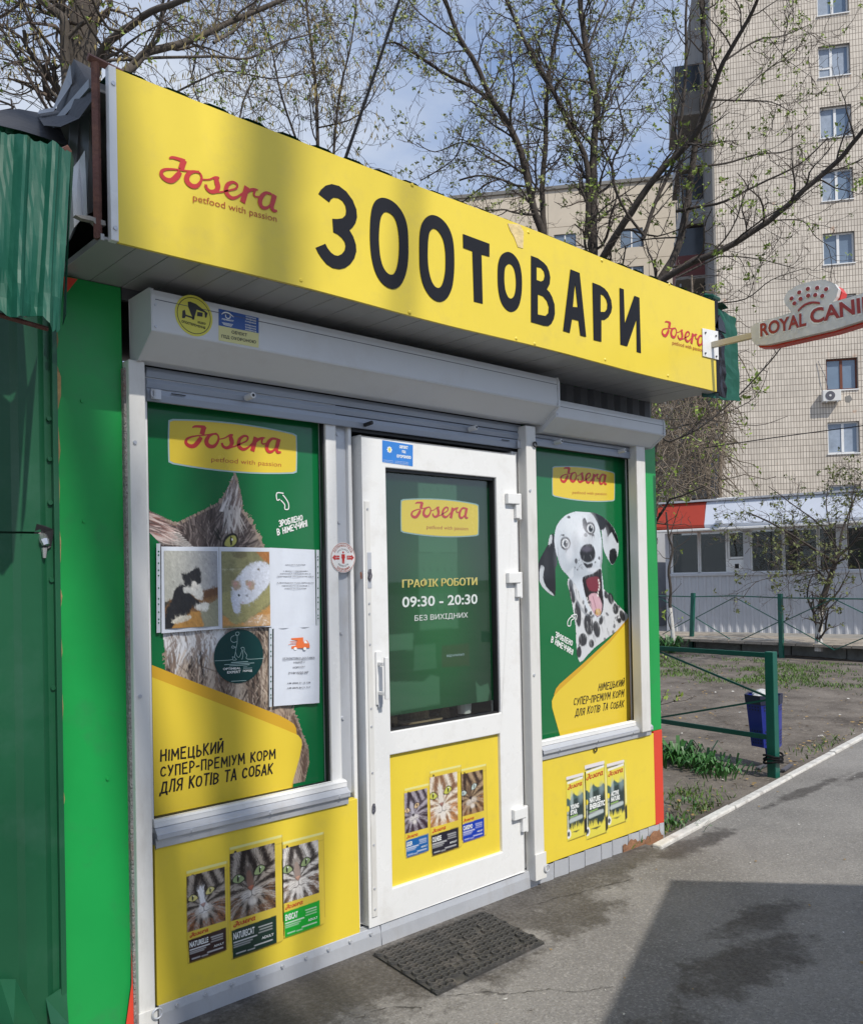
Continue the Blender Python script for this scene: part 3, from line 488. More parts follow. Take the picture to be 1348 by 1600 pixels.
# sills
def sill(x0, x1, z):
    MB().ext([(x0, -.004, z+.052), (x0, .02, z+.052), (x0, .02, z+.078), (x0, .004, z+.078), (x0, -.004, z+.072)], (x1-x0, 0, 0)).build('window_sill', M['pvc'], K, bevel=.002)
    MB().ext([(x0, -.026, z+.018), (x0, .02, z+.018), (x0, .02, z+.051), (x0, -.006, z+.051), (x0, -.026, z+.036)], (x1-x0, 0, 0)).build('sill_flashing', M['alu'], K, bevel=.002)
    MB().ext([(x0, -.012, z-.012), (x0, .02, z-.012), (x0, .02, z+.0175), (x0, -.015, z+.0175)], (x1-x0, 0, 0)).build('sill_flashing', M['alu'], K, bevel=.002)
    for k in range(3): MB().tube([(x0+.12+.3*k, -.0255, z+.026), (x0+.12+.3*k, -.031, z+.026)], .006, 8).build('screw', M['alu'], K)
sill(1.208, 1.975, .712); sill(3.10, 4.0, .70)
# infill panels below the windows
lp = bx('infill_panel', M['yellow'], K, 1.207, 2.026, -.004, .03, .195, .71, bevel=.002, label='yellow panel below the left window')
rpn = bx('infill_panel', M['yellow'], K, 3.098, 4.038, -.004, .03, .197, .69, bevel=.002, label='yellow panel below the right window')
bx('corner_panel', M['redp'], K, 4.0385, 4.12, -.004, .03, .19, .70, bevel=.002, label='narrow red corner panel')
bx('corner_panel', M['green'], K, 4.014, 4.12, .0, .03, .702, 2.30, bevel=.002, label='green corner strip right of the window')
# base strip
for i, (x0, x1) in enumerate(((1.21, 2.12), (2.125, 3.05))):
    MB().ext([(x0, -.016, G-.02), (x0, .03, G-.02), (x0, .03, .196), (x0, -.006, .196), (x0, -.012, .17)], (x1-x0, 0, 0)).build('base_strip', M['alu'], K, bevel=.002)
for k in range(9): MB().tube([(1.27+.1*k, -.012, .180), (1.27+.1*k, -.019, .180)], .006, 8).build('screw', M['alu'], K)
mb = MB(); x = 3.05; i = 0
while x < 4.10:
    x2 = min(x+rng.uniform(.07, .14), 4.12); mb.add([(x, -.006, G-.03), (x2-.02, -.014, G-.03), (x2, -.004, G-.03), (x, -.006, .197), (x2-.02, -.014, .197), (x2, -.004, .197)], [(0, 1, 4, 3), (1, 2, 5, 4)]); x = x2; i += 1
mb.build('base_sheet', M['alu'], K, label='crumpled grey base sheet under the right panel')
top_ = [(3.72+.0185*k, -.0165-.001*(k % 2), .150+rng.uniform(-.014, .016)+.012*math.sin(k*.5)) for k in range(21)]
MB().ext([(a, b, c) for a, b, c in top_]+[(4.09, -.0165, G-.02), (3.72, -.0165, G-.02)], (0, .001, 0)).build('rust_patch', M['rustl'], K)
# door recess and door
bx('door_lining', M['black'], K, 2.049, 2.074, .05, .2, .2, 2.2, bevel=0); bx('door_head', M['black'], K, 2.049, 3.04, .02, .2, 2.135, 2.27, bevel=0)
bx('door_jamb', M['pvc'], K, 2.972, 3.03, .02, .12, .2, 2.14, bevel=.003)
bx('threshold', M['alu'], K, 2.05, 3.03, .0, .2, .15, .186, bevel=.003)
DX0, DX1, DZ0, DZ1 = 2.068, 2.962, .205, 2.115
gx0, gx1, gz0, gz1 = 2.192, 2.832, .945, 2.0; bz0, bz1 = .325, .853
door = MB().holes([[(DX0, -.012, DZ0), (DX1, -.012, DZ0), (DX1, -.012, DZ1), (DX0, -.012, DZ1)], [(gx0, -.012, gz0), (gx1, -.012, gz0), (gx1, -.012, gz1), (gx0, -.012, gz1)], [(2.186, -.012, bz0), (2.822, -.012, bz0), (2.822, -.012, bz1), (2.186, -.012, bz1)]], (0, .062, 0)).build('door', M['pvc'], K, bevel=.004, label='white plastic door with glass above and yellow panel below')
dp = bx('door_panel', M['yellow'], door, 2.186, 2.822, .004, .02, bz0, bz1, bevel=0)
bx('gasket', M['black'], door, gx0, gx0+.006, .0, .03, gz0, gz1, bevel=0); bx('gasket', M['black'], door, gx1-.008, gx1, .0, .03, gz0, gz1, bevel=0); bx('gasket', M['black'], door, gx0, gx1, .0, .03, gz1-.012, gz1, bevel=0); bx('gasket', M['black'], door, gx0, gx1, .0, .03, gz0, gz0+.006, bevel=0)
MB().box(gx0, gx1, .020, .026, gz0, gz1).build('pane', M['glass'], door)
# hinges
for hx, hz in ((2.93, 1.905), (2.925, 1.545), (2.93, .475)):
    h = MB().box(hx-.045, hx+.035, -.034, -.013, hz-.02, hz+.028).box(hx+.012, hx+.04, -.03, -.012, hz-.085, hz-.02); h.tube([(hx+.045, -.018, hz-.09), (hx+.045, -.018, hz+.03)], .011, 10); h.build('hinge', M['pvc'], door, bevel=.004)
# pull handle and worn lock plate
h = MB().box(2.118, 2.150, -.02, -.0125, 1.06, 1.27).box(2.124, 2.136, -.055, -.02, 1.10, 1.115).box(2.124, 2.136, -.055, -.02, 1.215, 1.23); h.box(2.126, 2.146, -.066, -.055, 1.085, 1.25); h.build('handle', M['pvc'], door, bevel=.003)
bx('keyhole_cover', M['alu'], door, 2.124, 2.144, -.0225, -.0205, 1.05, 1.10, bevel=.001)
bx('lock_plate', M['white'], door, 2.079, 2.104, -.0165, -.0125, .24, 1.86, bevel=.001); bx('lock_plate', M['alu'], door, 2.085, 2.105, -.0185, -.0167, 1.52, 1.66, bevel=.001)
def blob(name, c, r, m, parent, n=7, seed=0):      # crumpled lump of bent metal
    q = np.random.default_rng(seed); c = np.array(c); V = []
    for j in range(5):
        for i in range(7): a = 2*math.pi*i/7; rr = r*math.sin(math.pi*(j+.6)/5.2)*q.uniform(.45, 1.1); V.append(c+np.array([rr*math.cos(a)*.6, -abs(r*.35*math.sin(a+j))*q.uniform(.3, 1), (j/4-.5)*2*r]))
    return MB().add(V, [(j*7+i, j*7+(i+1) % 7, (j+1)*7+(i+1) % 7, (j+1)*7+i) for j in range(4) for i in range(7)]).build(name, m, parent)
blob('broken_lock', (2.095, -.018, 1.57), .024, M['ink2'], door, 9, 1); blob('broken_lock', (2.093, -.017, .66), .02, M['ink2'], door, 9, 2); blob('latch', (2.064, -.002, 1.57), .014, M['rust'], door, 6, 3)
for z in (1.83, 1.46, 1.42, 1.30, 1.05, .98, .80, .52, .35, .27): MB().tube([(2.091, -.017, z), (2.091, -.0195, z)], .0045, 8).build('screw', M['alu'], door)
# shutter box above the door
def shutter_box(x0, x1, z0, zf, z1, y, yb, lab):
    prof = [(yb, z0), (y, zf), (y, z1-.02), (y+.006, z1), (.0, z1), (.0, z0)]
    b = MB().ext([(x0, p[0], p[1]) for p in prof], (x1-x0, 0, 0)).build('shutter_box', M['box'], K, bevel=.004, label=lab)
    bx('lid_seam', M['ink2'], b, x0+.012, x1-.012, y-.0012, y+.001, z1-.033, z1-.031, bevel=0)
    cap = [(yb-.001, z0-.003), (y-.003, zf-.002), (y-.003, z1-.018), (y+.005, z1+.002), (.0, z1+.002), (.0, z0-.003)]
    for x in (x0-.004, x1-.008): MB().ext([(x, p[0], p[1]) for p in cap], (.012, 0, 0)).build('end_cap', M['box'], b, bevel=.002)
    for x, z in ((x0+.01, z1-.05), (x0+.01, zf+.012), (x1-.01, z1-.05), (x1-.01, zf+.01)): MB().tube([(x, y-.004, z), (x, y-.007, z)], .004, 8).build('rivet', M['alu'], b)
    return b
shutter_box(1.158, 3.108, 2.262, 2.333, 2.462, -.155, -.055, 'long white roller shutter box over window and door')
shutter_box(3.112, onY(1037, 660, -.13)[0], 2.232, 2.29, 2.372, -.13, -.045, 'shorter white roller shutter box over the right window')
def slats(x0, x1, zs, y):
    s_ = MB().ext([(x0, y, zs[0]), (x0, y-.004, (zs[0]+zs[1])/2), (x0, y, zs[1]-.004), (x0, y+.012, zs[1]-.004), (x0, y+.012, zs[0])], (x1-x0, 0, 0)); s_.build('shutter_bottom_bar', M['slat'], K, bevel=.002)
    for a, b in zip(zs[1:-1], zs[2:]): MB().ext([(x0, y+.004, a), (x0, y-.001, (a+b)/2), (x0, y+.004, b-.004), (x0, y+.014, b-.004), (x0, y+.014, a)], (x1-x0, 0, 0)).build('shutter_slat', M['slat'], K, bevel=.001)
    bx('shutter_gap', M['black'], K, x0-.02, x1+.02, y+.0145, y+.02, zs[0]+.01, zs[-1]+.10, bevel=0)
slats(1.209, 3.02, (2.148, 2.192, 2.227, 2.2635), .002); slats(3.10, 3.953, (2.172, 2.212, 2.235), -.002)
def stop(x, z, dark=False, parent=K): MB().tube([(x, -.004, z), (x+.004, -.045, z+.004)], .011 if not dark else .008, 12).build('shutter_stop', M['black'] if dark else M['box'], parent, bevel=.001); MB().tube([(x+.004, -.0452, z+.004), (x+.004, -.0462, z+.004)], .0055, 10).build('stop_hole', M['black'], parent)
for px, py, dk in ((385, 622, 0), (733, 671, 0), (570, 664, 1)): a = onY(px, py, -.004); stop(a[0], a[2], bool(dk))
for px, py in ((866, 692), (966, 706)): a = onY(px, py, -.004); stop(a[0], a[2])
for x, z in ((1.235, 2.17), (3.0, 2.165)): MB().box(x-.018, x+.018, -.012, -.0055, z-.017, z+.017).build('shutter_lock_plate', M['alu'], K, bevel=.002)
MB().tube(ringt((3.055, -.052, 2.165), .011, 0), .0035, 6).build('lock_ring', M['black'], K); MB().tube(ringt((1.222, -.016, 2.17), .012, 0, sx=.5), .003, 6).build('lock_ring', M['alu'], K)
MB().box(1.29, 1.34, -.0075, -.005, 2.178, 2.181).build('bar_slot', M['black'], K); MB().box(2.88, 2.93, -.0075, -.005, 2.175, 2.178).build('bar_slot', M['black'], K)
# recess above right box and soffit planks
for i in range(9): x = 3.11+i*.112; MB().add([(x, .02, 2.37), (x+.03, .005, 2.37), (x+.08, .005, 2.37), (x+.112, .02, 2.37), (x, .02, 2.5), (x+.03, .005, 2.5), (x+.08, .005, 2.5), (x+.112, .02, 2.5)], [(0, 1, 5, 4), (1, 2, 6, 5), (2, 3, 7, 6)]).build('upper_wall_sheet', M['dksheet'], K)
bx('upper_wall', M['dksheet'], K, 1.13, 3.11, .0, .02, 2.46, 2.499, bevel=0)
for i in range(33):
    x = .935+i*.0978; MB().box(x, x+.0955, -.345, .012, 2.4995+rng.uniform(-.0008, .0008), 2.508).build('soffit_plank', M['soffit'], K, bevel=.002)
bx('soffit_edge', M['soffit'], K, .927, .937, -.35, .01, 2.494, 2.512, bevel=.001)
# flat roof and its torn covering
bx('roof_deck', M['grey'], K, .92, 4.17, -.30, 2.5, 2.93, 2.955, bevel=0)
mb = MB(); x = .97
while x < 4.3: mb.add([(x, -.33, 2.985), (x+.04, -.33, 3.0), (x+.09, -.33, 3.0), (x+.13, -.33, 2.985), (x, .9, 2.99), (x+.04, .9, 3.005), (x+.09, .9, 3.005), (x+.13, .9, 2.99)], [(0, 1, 5, 4), (1, 2, 6, 5), (2, 3, 7, 6)]); x += .13
mb.build('roof_sheet', M['teal'], K, label='green corrugated roof sheet behind the sign')
# torn sheets and rusty frame at the left end of the roof
MB().tube([(.925, -.335, 2.50), (.925, -.335, 2.985)], .012, 4).build('frame_tube', M['rust'], K); MB().tube([(.905, -.335, 2.995), (1.0, -.335, 2.985)], .012, 4).build('frame_tube', M['rust'], K); pass
pass
def pxpoly(name, pts, y, m, parent, th=.006, label=None, waves=None):
    return MB().ext([onY(p[0], p[1], y if not waves else y+waves[i % len(waves)]) for i, p in enumerate(pts)], (0, th, 0)).build(name, m, parent, label=label)
def sheet3(name, pts, m, parent, label=None, th=.004):       # bent sheet: list of (px,py,y) rows of two -> strip of quads with thickness
    vs = [onY(*p) for p in pts]; n = len(vs)//2; vv = vs+[v+np.array([.0, th, .0]) for v in vs]; N2 = 2*n; fs = []
    for i in range(n-1): fs += [(2*i, 2*i+1, 2*i+3, 2*i+2), (2*i+N2, 2*i+2+N2, 2*i+3+N2, 2*i+1+N2), (2*i, 2*i+2, 2*i+2+N2, 2*i+N2), (2*i+1, 2*i+1+N2, 2*i+3+N2, 2*i+3)]
    fs += [(0, N2, 1+N2, 1), (2*n-2, 2*n-1, 2*n-1+N2, 2*n-2+N2)]
    return MB().add(vv, fs).build(name, m, parent, label=label)
sheet3('torn_sheet', [(102, 385, -.20), (110, 190, -.10), (112, 372, -.22), (125, 170, -.12), (124, 345, -.19), (132, 150, -.14), (136, 335, -.25), (142, 130, -.18), (148, 330, -.22), (150, 118, -.2)], M['grey'], K, 'torn grey metal sheets at the roof end')
sheet3('torn_sheet', [(100, 392, -.24), (104, 330, -.22), (116, 356, -.30), (112, 265, -.25), (130, 340, -.28), (124, 250, -.26), (137, 336, -.33), (133, 235, -.3)], M['box'], K, 'pale torn sheet under the roof end')
sheet3('roof_flap', [(58, 178, .2), (70, 196, -.25), (88, 172, .1), (95, 198, -.3), (108, 112, 0), (124, 185, -.32), (116, 92, -.05), (142, 160, -.33), (146, 108, -.1), (150, 150, -.34)], M['tar'], K, 'dark torn roofing flap folded over the edge')
sheet3('roof_flap', [(62, 172, .1), (60, 178, .06), (84, 168, .0), (84, 174, -.02), (104, 120, -.06), (110, 135, -.1), (110, 100, -.08), (113, 130, -.12)], M['grey'], K)
sheet3('roof_flap', [(0, 172, .1), (0, 196, -.1), (30, 170, .15), (34, 204, -.15), (62, 176, .15), (70, 215, -.15), (86, 182, .1), (108, 228, -.2)], M['tar'], K)
bx('roof_void', M['dark'], K, .60, .93, .0, .4, 2.47, 2.80, bevel=0)
pxpoly('split_board', [(118, 336), (140, 337), (165, 345), (166, 352), (150, 350), (146, 345), (128, 341)], -.34, M['concrete'], K, .02)
# gap fill foam beside the neighbour
mb = MB(); pts = []
for i in range(40): z = 2.4-i*.055; pts.append((.918+rng.uniform(-.003, .003), -.012, z))
MB().tube(pts, [max(.0015, rng.normal(.003, .003))+(.013 if i in (4, 5) else 0) for i in range(40)], 7).build('gap_foam', mat('yellowed_foam', (.40, .27, .12), .9, var=.3, bump=.6, bs=60), K)

# ------------------------------------------------------------------ fascia sign
SY = -.36
sg = thing('fascia_sign', 'long yellow pet shop sign board with big black hand-drawn letters', 'sign', (2.55, SY, 2.5))
nb = 60; mb = MB(); xs = np.linspace(.972, 4.150, nb+1)
top = lambda x: 2.976+.004*math.sin(x*3); bot = lambda x: 2.498+.003*math.sin(x*5)
fr = []
for i, x in enumerate(xs): fr += [(x, SY+.0008*math.sin(x*7)+.0004*math.sin(x*23), bot(x)), (x, SY+.0008*math.sin(x*6+1), top(x)), (x, SY+.012, bot(x)), (x, SY+.012, top(x))]
fs = []
for i in range(nb): a, b = 4*i, 4*i+4; fs += [(a, b, b+1, a+1), (a+2, a+3, b+3, b+2), (a, a+2, b+2, b), (a+1, b+1, b+3, a+3)]
fs += [(0, 1, 3, 2), (4*nb, 4*nb+2, 4*nb+3, 4*nb+1)]
mb.add(fr, fs).build('board', M['yellow'], sg)
bx('edge_trim', M['pvc'], sg, .950, .9715, SY-.004, SY+.02, 2.496, 2.978, bevel=.002)
bx('end_trim', M['navy'], sg, 4.1505, 4.185, SY+.0, SY+.03, 2.50, 2.985, bevel=.001)
for z in (2.53, 2.93): MB().tube([(.962, SY-.004, z), (.962, SY-.008, z)], .006, 10).build('screw', M['alu'], sg)
for px, py in ((470, 438), (640, 488), (806, 529), (835, 537), (945, 562), (1043, 587), (644, 289), (825, 363), (940, 407), (1045, 444)):
    a = onY(px, py, SY); MB().tube([(a[0], SY-.001, a[2]), (a[0], SY-.004, a[2])], [.008, .004], 8).build('screw', M['yellow'], sg)
def loopify(o, org, sc): return [onY(org[0]+p[0]/sc, org[1]+p[1]/sc, SY-.0025) for p in o]
A1, s1, A2, s2 = (480, 270), 5.617, (700, 350), 4.2125
GL = [(A1, s1, [[(100,185),(120,150),(162,112),(215,98),(280,115),(345,165),(400,240),(432,320),(438,390),(425,440),(400,478),(372,503),(405,560),(428,630),(432,690),(415,750),(380,800),(335,833),(285,845),(225,835),(170,800),(125,745),(95,700),(75,657),(160,622),(180,662),(210,700),(240,722),(270,728),(305,712),(330,680),(338,640),(330,605),(305,570),(270,540),(230,520),(222,403),(265,405),(310,398),(338,370),(343,330),(335,285),(310,245),(275,222),(235,216),(210,230),(195,258)]], 0),
 (A1, s1, [[(551,520),(556,400),(572,300),(605,240),(660,218),(730,238),(795,290),(850,375),(880,480),(888,620),(885,780),(862,900),(820,985),(765,1018),(700,1000),(640,945),(595,860),(565,740),(553,620)], [(630,560),(638,440),(655,375),(685,342),(730,355),(770,400),(795,480),(807,590),(805,720),(790,820),(765,880),(735,893),(700,875),(665,820),(643,740),(633,650)]], 1),
 (A1, s1, [[(985,600),(990,520),(1005,450),(1040,395),(1090,370),(1150,385),(1210,435),(1255,510),(1280,600),(1290,720),(1288,880),(1270,1010),(1230,1095),(1175,1130),(1115,1115),(1060,1060),(1015,970),(990,850),(985,720)], [(1058,680),(1062,590),(1075,520),(1105,488),(1140,500),(1175,545),(1200,610),(1213,710),(1213,840),(1200,930),(1178,990),(1150,1010),(1115,990),(1085,930),(1065,840),(1058,750)]], 1),
 (A2, s2, [[(98,65),(272,130),(272,215),(220,200),(228,525),(170,510),(160,178),(100,155)]], 0),
 (A2, s2, [[(326,340),(330,260),(350,205),(390,183),(430,200),(465,250),(482,320),(486,400),(480,480),(460,550),(420,578),(380,560),(348,510),(330,430)], [(370,340),(375,290),(393,265),(415,267),(435,300),(445,360),(445,420),(435,470),(415,490),(395,480),(378,440),(371,390)]], 1),
 (A2, s2, [[(545,208),(590,225),(630,255),(650,278),(664,312),(672,350),(668,395),(650,430),(668,450),(684,480),(700,530),(702,590),(695,625),(680,655),(660,670),(630,668),(545,645)], [(582,282),(610,288),(630,310),(636,340),(628,370),(610,378),(582,368)], [(590,462),(625,475),(650,505),(663,545),(660,585),(640,605),(590,595)]], 0),
 (A2, s2, [[(805,298),(865,322),(908,742),(870,732),(858,635),(815,625),(800,716),(757,702)], [(835,390),(853,548),(820,545)]], 0),
 (A2, s2, [[(950,385),(1000,405),(1028,424),(1050,450),(1072,500),(1078,550),(1072,582),(1055,612),(1030,630),(1008,630),(1008,775),(958,762)], [(1003,460),(1022,468),(1040,495),(1048,525),(1045,560),(1030,578),(1003,578)]], 0),
 (A2, s2, [[(1128,420),(1155,430),(1162,655),(1225,472),(1258,485),(1268,850),(1240,842),(1238,630),(1178,805),(1133,793)]], 0)]
for org, sc, loops, sm in GL:
    lp_ = [loopify(smooth_loop([np.array(p, float) for p in l], 4) if sm else l, org, sc) for l in loops]
    MB().holes(lp_, (0, .0012, 0)).build('letter', M['navy'], sg)
logo('wordmark', sg, 1.092, 1.483, 2.69, SY-.0014, M['red'])
mb = MB(); text3(mb, 'petfood with passion', onY(302, 316.5, SY-.0016), onY(432.5, 350, SY-.0016), onY(302, 302.5, SY-.0016), -.002); mb.build('tagline', M['dred'], sg)
logo('wordmark', sg, 3.642, 4.035, 2.69, SY-.0014, M['red'])
mb = MB(); text3(mb, 'petfood with passion', onY(1050, 540, SY-.0016), onY(1098, 552, SY-.0016), onY(1050, 532, SY-.0016), -.002); mb.build('tagline', M['dred'], sg)
pz = [onY(x, y, SY-.0027) for x, y in ((793, 349), (812, 351), (818, 362), (817, 388), (809, 386), (803, 370), (797, 360))]
MB().ext(pz, (0, .0012, 0)).build('peeled_patch', mat('bare_peeled_patch', (.72, .56, .28), .8, var=.25, vs=30, bump=.4, bs=50), sg, label='peeled patch with bare beige backing')
# torn green sheet and black plastic at the right end
tg = thing('torn_green_sheet', 'crumpled green metal sheet with black plastic at the right end of the sign', 'metal sheet', (4.2, -.3, 2.5))
def crump(name, pts, m, th=.004, y=-.30, sd=1, par=tg):
    q = np.random.default_rng(sd); return MB().ext([onY(a, b, y)+np.array([0, 0, 0]) for a, b in pts], (0, th, 0)).build(name, m, par)
def crumple_grid(name, x0, x1, zt0, zt1, zb0, zb1, y, amp, m, par, nx=7, nz=12, sd=3, edge=.006):
    q = np.random.default_rng(sd); V = []
    for j in range(nz+1):
        for i in range(nx+1):
            u, v = i/nx, j/nz; z = (zt0+(zt1-zt0)*u)*(1-v)+(zb0+(zb1-zb0)*u)*v; x = x0+(x1-x0)*u+(q.uniform(-edge, edge) if i in (0, nx) else 0)
            V.append((x, y+amp*(q.uniform(-1, 1)*.35+math.sin(u*9+v*2)*.5), z+(q.uniform(-edge, edge) if j in (0, nz) else 0)))
    n = len(V); V += [(a, b+.004, c) for a, b, c in V]; fs = []
    for j in range(nz):
        for i in range(nx): a = j*(nx+1)+i; fs += [(a, a+nx+1, a+nx+2, a+1), (a+n, a+1+n, a+nx+2+n, a+nx+1+n)]
    return MB().add(V, fs).build(name, m, par)
a, b, c, d = onY(1117, 466, -.30), onY(1148, 478, -.30), onY(1143, 610, -.30), onY(1117, 607, -.30)
crumple_grid('metal_sheet', a[0]-.15, b[0]+.01, 2.99, 2.965, 2.485, 2.50, -.30, .014, M['teal'], tg, sd=5)
crumple_grid('plastic_sheet', 4.17, 4.285, 2.92, 2.84, 2.52, 2.50, -.335, .02, M['plastic'], tg, 5, 9, sd=8, edge=.02)
MB().ext([onY(x, y, -.36) for x, y in ((1116, 511), (1124, 492), (1131, 505), (1134, 521), (1126, 517))], (0, .01, 0)).build('plastic_flap', M['plastic'], tg)
MB().tube([onY(1101, 461, -.3), onY(1112, 463, -.34), onY(1122, 468, -.3)], .012, 6).build('metal_sheet', M['teal'], tg)

# ------------------------------------------------------------------ projecting sign on a bracket
rx = 4.05
rc = thing('projecting_sign', 'grey and red projecting pet food sign with crown on a cream bracket', 'sign', (4.1, SY, 2.74))
a, b, c, d = (onY(*p, SY-.006) for p in ((1097, 513), (1121, 518), (1122, 562), (1098, 556)))
MB().ext([a, b, c, d], (0, .0035, 0)).build('mount_plate', M['pvc'], rc, bevel=.001)
for px, py in ((1101, 520), (1117.5, 525), (1101, 552), (1118, 557)): q = onY(px, py, SY-.006); MB().tube([q, q+np.array([0, -.006, 0])], .005, 8).build('bolt', M['ink2'], rc)
MB().box(4.095, 4.12, -.60, SY-.006, 2.722, 2.752).build('bracket_arm', M['arm'], rc, bevel=.002)
def rcx(px, py, x=rx): p = onX(px, py, x); return np.array([x, p[1], p[2]])
bar = [(1172, 512), (1178, 506), (1224, 492), (1236, 488), (1225, 474), (1224, 466), (1230, 455), (1245, 446), (1268, 439), (1288, 437), (1303, 443), (1309, 452), (1306, 463), (1300, 472), (1348, 458)]
low = [(1348, 500), (1300, 515), (1240, 529), (1200, 538), (1180, 539), (1174, 532)]
pb = [rcx(*p) for p in bar]; pl = [rcx(*p) for p in low]
yend = -1.33; pb += [np.array([rx, yend+.01, pb[-1][2]+.004]), np.array([rx, yend-.005, pb[-1][2]-.02])]; pl = [np.array([rx, yend-.005, pl[0][2]+.02]), np.array([rx, yend+.01, pl[0][2]])]+pl
outl = pb+pl; fc = MB().ext(outl, (.03, 0, 0)).build('sign_face', M['rcg'], rc, bevel=.006, seg=3)
cen = sum(outl)/len(outl); MB().ext([p+np.array([.031, -.004, -.008]) for p in outl], (.055, 0, 0)).build('sign_back', M['rcr'], rc, bevel=.01)
def disc3(mb, c, r, d, n=16, axis=0, sq=1):
    pts = [c+r*(np.array([0, math.cos(a)*sq, math.sin(a)]) if axis == 0 else np.array([math.cos(a)*sq, 0, math.sin(a)])) for a in np.linspace(0, 2*math.pi, n, endpoint=False)]; return mb.ext(pts, d)
hal = MB(); dots = MB()
for px, py in ((1236, 466.5), (1248, 457), (1261.5, 451.5), (1276, 450), (1290, 452), (1240.5, 474), (1250, 467), (1262, 462), (1273, 461), (1284, 462.5)):
    disc3(hal, rcx(px, py, rx-.001), .0125, (-.003, 0, 0)); disc3(dots, rcx(px, py, rx-.004), .0095, (-.003, 0, 0))
hal.build('crown_halo', M['pwhite'], rc); dots.build('crown_dots', M['rcl'], rc)
arc = smooth_loop([rcx(*p, rx-.004) for p in ((1246, 484), (1256, 475), (1268, 471), (1280, 472))], 5, False); arc2 = [p+np.array([0, 0, -.010]) for p in arc]
MB().ext(arc+arc2[::-1], (-.002, 0, 0)).build('crown_band', M['rcl'], rc)
def rtext(s, bl, br, tl, bold):
    for nm, mm, xx, bo in (('letter_halo', M['pwhite'], rx-.0015, bold+.001), ('lettering', M['rcl'], rx-.004, bold)):
        mb = MB(); k = .10 if bo > bold else 0; B, Rr, T_ = rcx(*bl, xx), rcx(*br, xx), rcx(*tl, xx); u = (Rr-B)*k*.25; v = (T_-B)*k; text3(mb, s, B-u-v, Rr+u-v, T_-u+v, bo); mb.build(nm, mm, rc)
rtext('ROYAL', (1187, 526.5), (1259, 509), (1186.5, 505.5), .03)
e_ = rcx(1348, 489); s_ = rcx(1266, 507); t_ = rcx(1264.5, 483.5)
for nm, mm, dx, bo, k in (('letter_halo', M['pwhite'], -.0015, .03, .10), ('lettering', M['rcl'], -.004, .03, 0)):
    mb = MB(); Rr = np.array([rx, -1.205, e_[2]]); o_ = np.array([dx, 0, 0]); u = (Rr-s_)*k*.2; v = (t_-s_)*k; text3(mb, 'CANIN', s_+o_-u-v, Rr+o_+u-v, t_+o_-u+v, bo); mb.build(nm, mm, rc)

# ------------------------------------------------------------------ printed posters
def W(px, py, y): a = onY(px, py, y); return (a[0], a[2])
def z_(org, sc): return lambda x, y: (org[0]+x/sc, org[1]+y/sc)
def pxp(f, pts, y): return [W(*f(*p), y) for p in pts]
def flatpoly(name, pts, y, m, parent, sm=0): 
    if sm: pts = smooth_loop([np.array(p) for p in pts], sm)
    mb = MB(); P = [(p[0], y, p[1]) for p in pts]; return MB().holes([P]).build(name, m, parent)
def badge(parent, f, corners, y, logo_px, tag_px):
    """yellow bulged badge: corners TL,TR,BR,BL in zoom pixels"""
    TL, TR, BR, BL = (np.array(W(*f(*p), y)) for p in corners); up = (TL[1]-BL[1]); pts = []
    def edge(a, b, bulge):
        n = 9; d = b-a; nn = np.array([-d[1], d[0]])/np.linalg.norm(d)
        return [a+d*t+nn*bulge*4*t*(1-t) for t in np.linspace(.03, .97, n)]
    for gr, mm, yy, nm in ((.005, M['mint'], y, 'badge_rim'), (0, M['print_yellow'] if 'print_yellow' in M else M['yellow2'], y-.0003, 'badge')):
        g = np.array([gr, gr]); c4 = [TL+g*(-1, 1), TR+g*(1, 1), BR+g*(1, -1), BL+g*(-1, -1)]; bl = up*.10; pts = edge(c4[0], c4[1], bl)+edge(c4[1], c4[2], bl*.15)+edge(c4[2], c4[3], bl)+edge(c4[3], c4[0], bl*.15)
        flatpoly(nm, pts, yy, mm, parent)
    l0 = W(*f(*logo_px[0]), y); l1 = W(*f(*logo_px[1]), y)
    logo('wordmark', parent, l0[0], l1[0], (l0[1]+l1[1])/2, y-.0008, M['red'])
    mb = MB(); P3 = lambda p: np.array([W(*f(*p), y)[0], y-.0008, W(*f(*p), y)[1]]); text3(mb, 'petfood with passion', P3(tag_px[0]), P3(tag_px[1]), P3(tag_px[2]), -.004); mb.build('tagline', M['dred'], parent)
def ptext2(name, parent, s, f, bl, br, tl, y, m):
    for k in (0, 1, 2): o = ptext(name, parent, s, f, (bl[0]+2.2*k, bl[1]), (br[0]+2.2*k, br[1]), (tl[0]+2.2*k, tl[1]), y-.0001*k, m, 0.)
def ptext(name, parent, s, f, bl, br, tl, y, m, bold=0.):
    mb = MB(); P3 = lambda p: np.array([W(*f(*p), y)[0], y, W(*f(*p), y)[1]]); text3(mb, s, P3(bl), P3(br), P3(tl), bold); o = mb.build(name, m, parent); o['kind'] = 'stuff'; return o
_O = [(.5, 1), (.16, .88), (.04, .5), (.16, .12), (.5, 0), (.84, .12), (.96, .5), (.84, .88), (.5, 1)]
_bowl = lambda z0, z1: [(.06, z1), (.55, z1-.01), (.92, (z0*.35+z1*.65)), (.92, (z0*.65+z1*.35)), (.55, z0+.01), (.06, z0)]
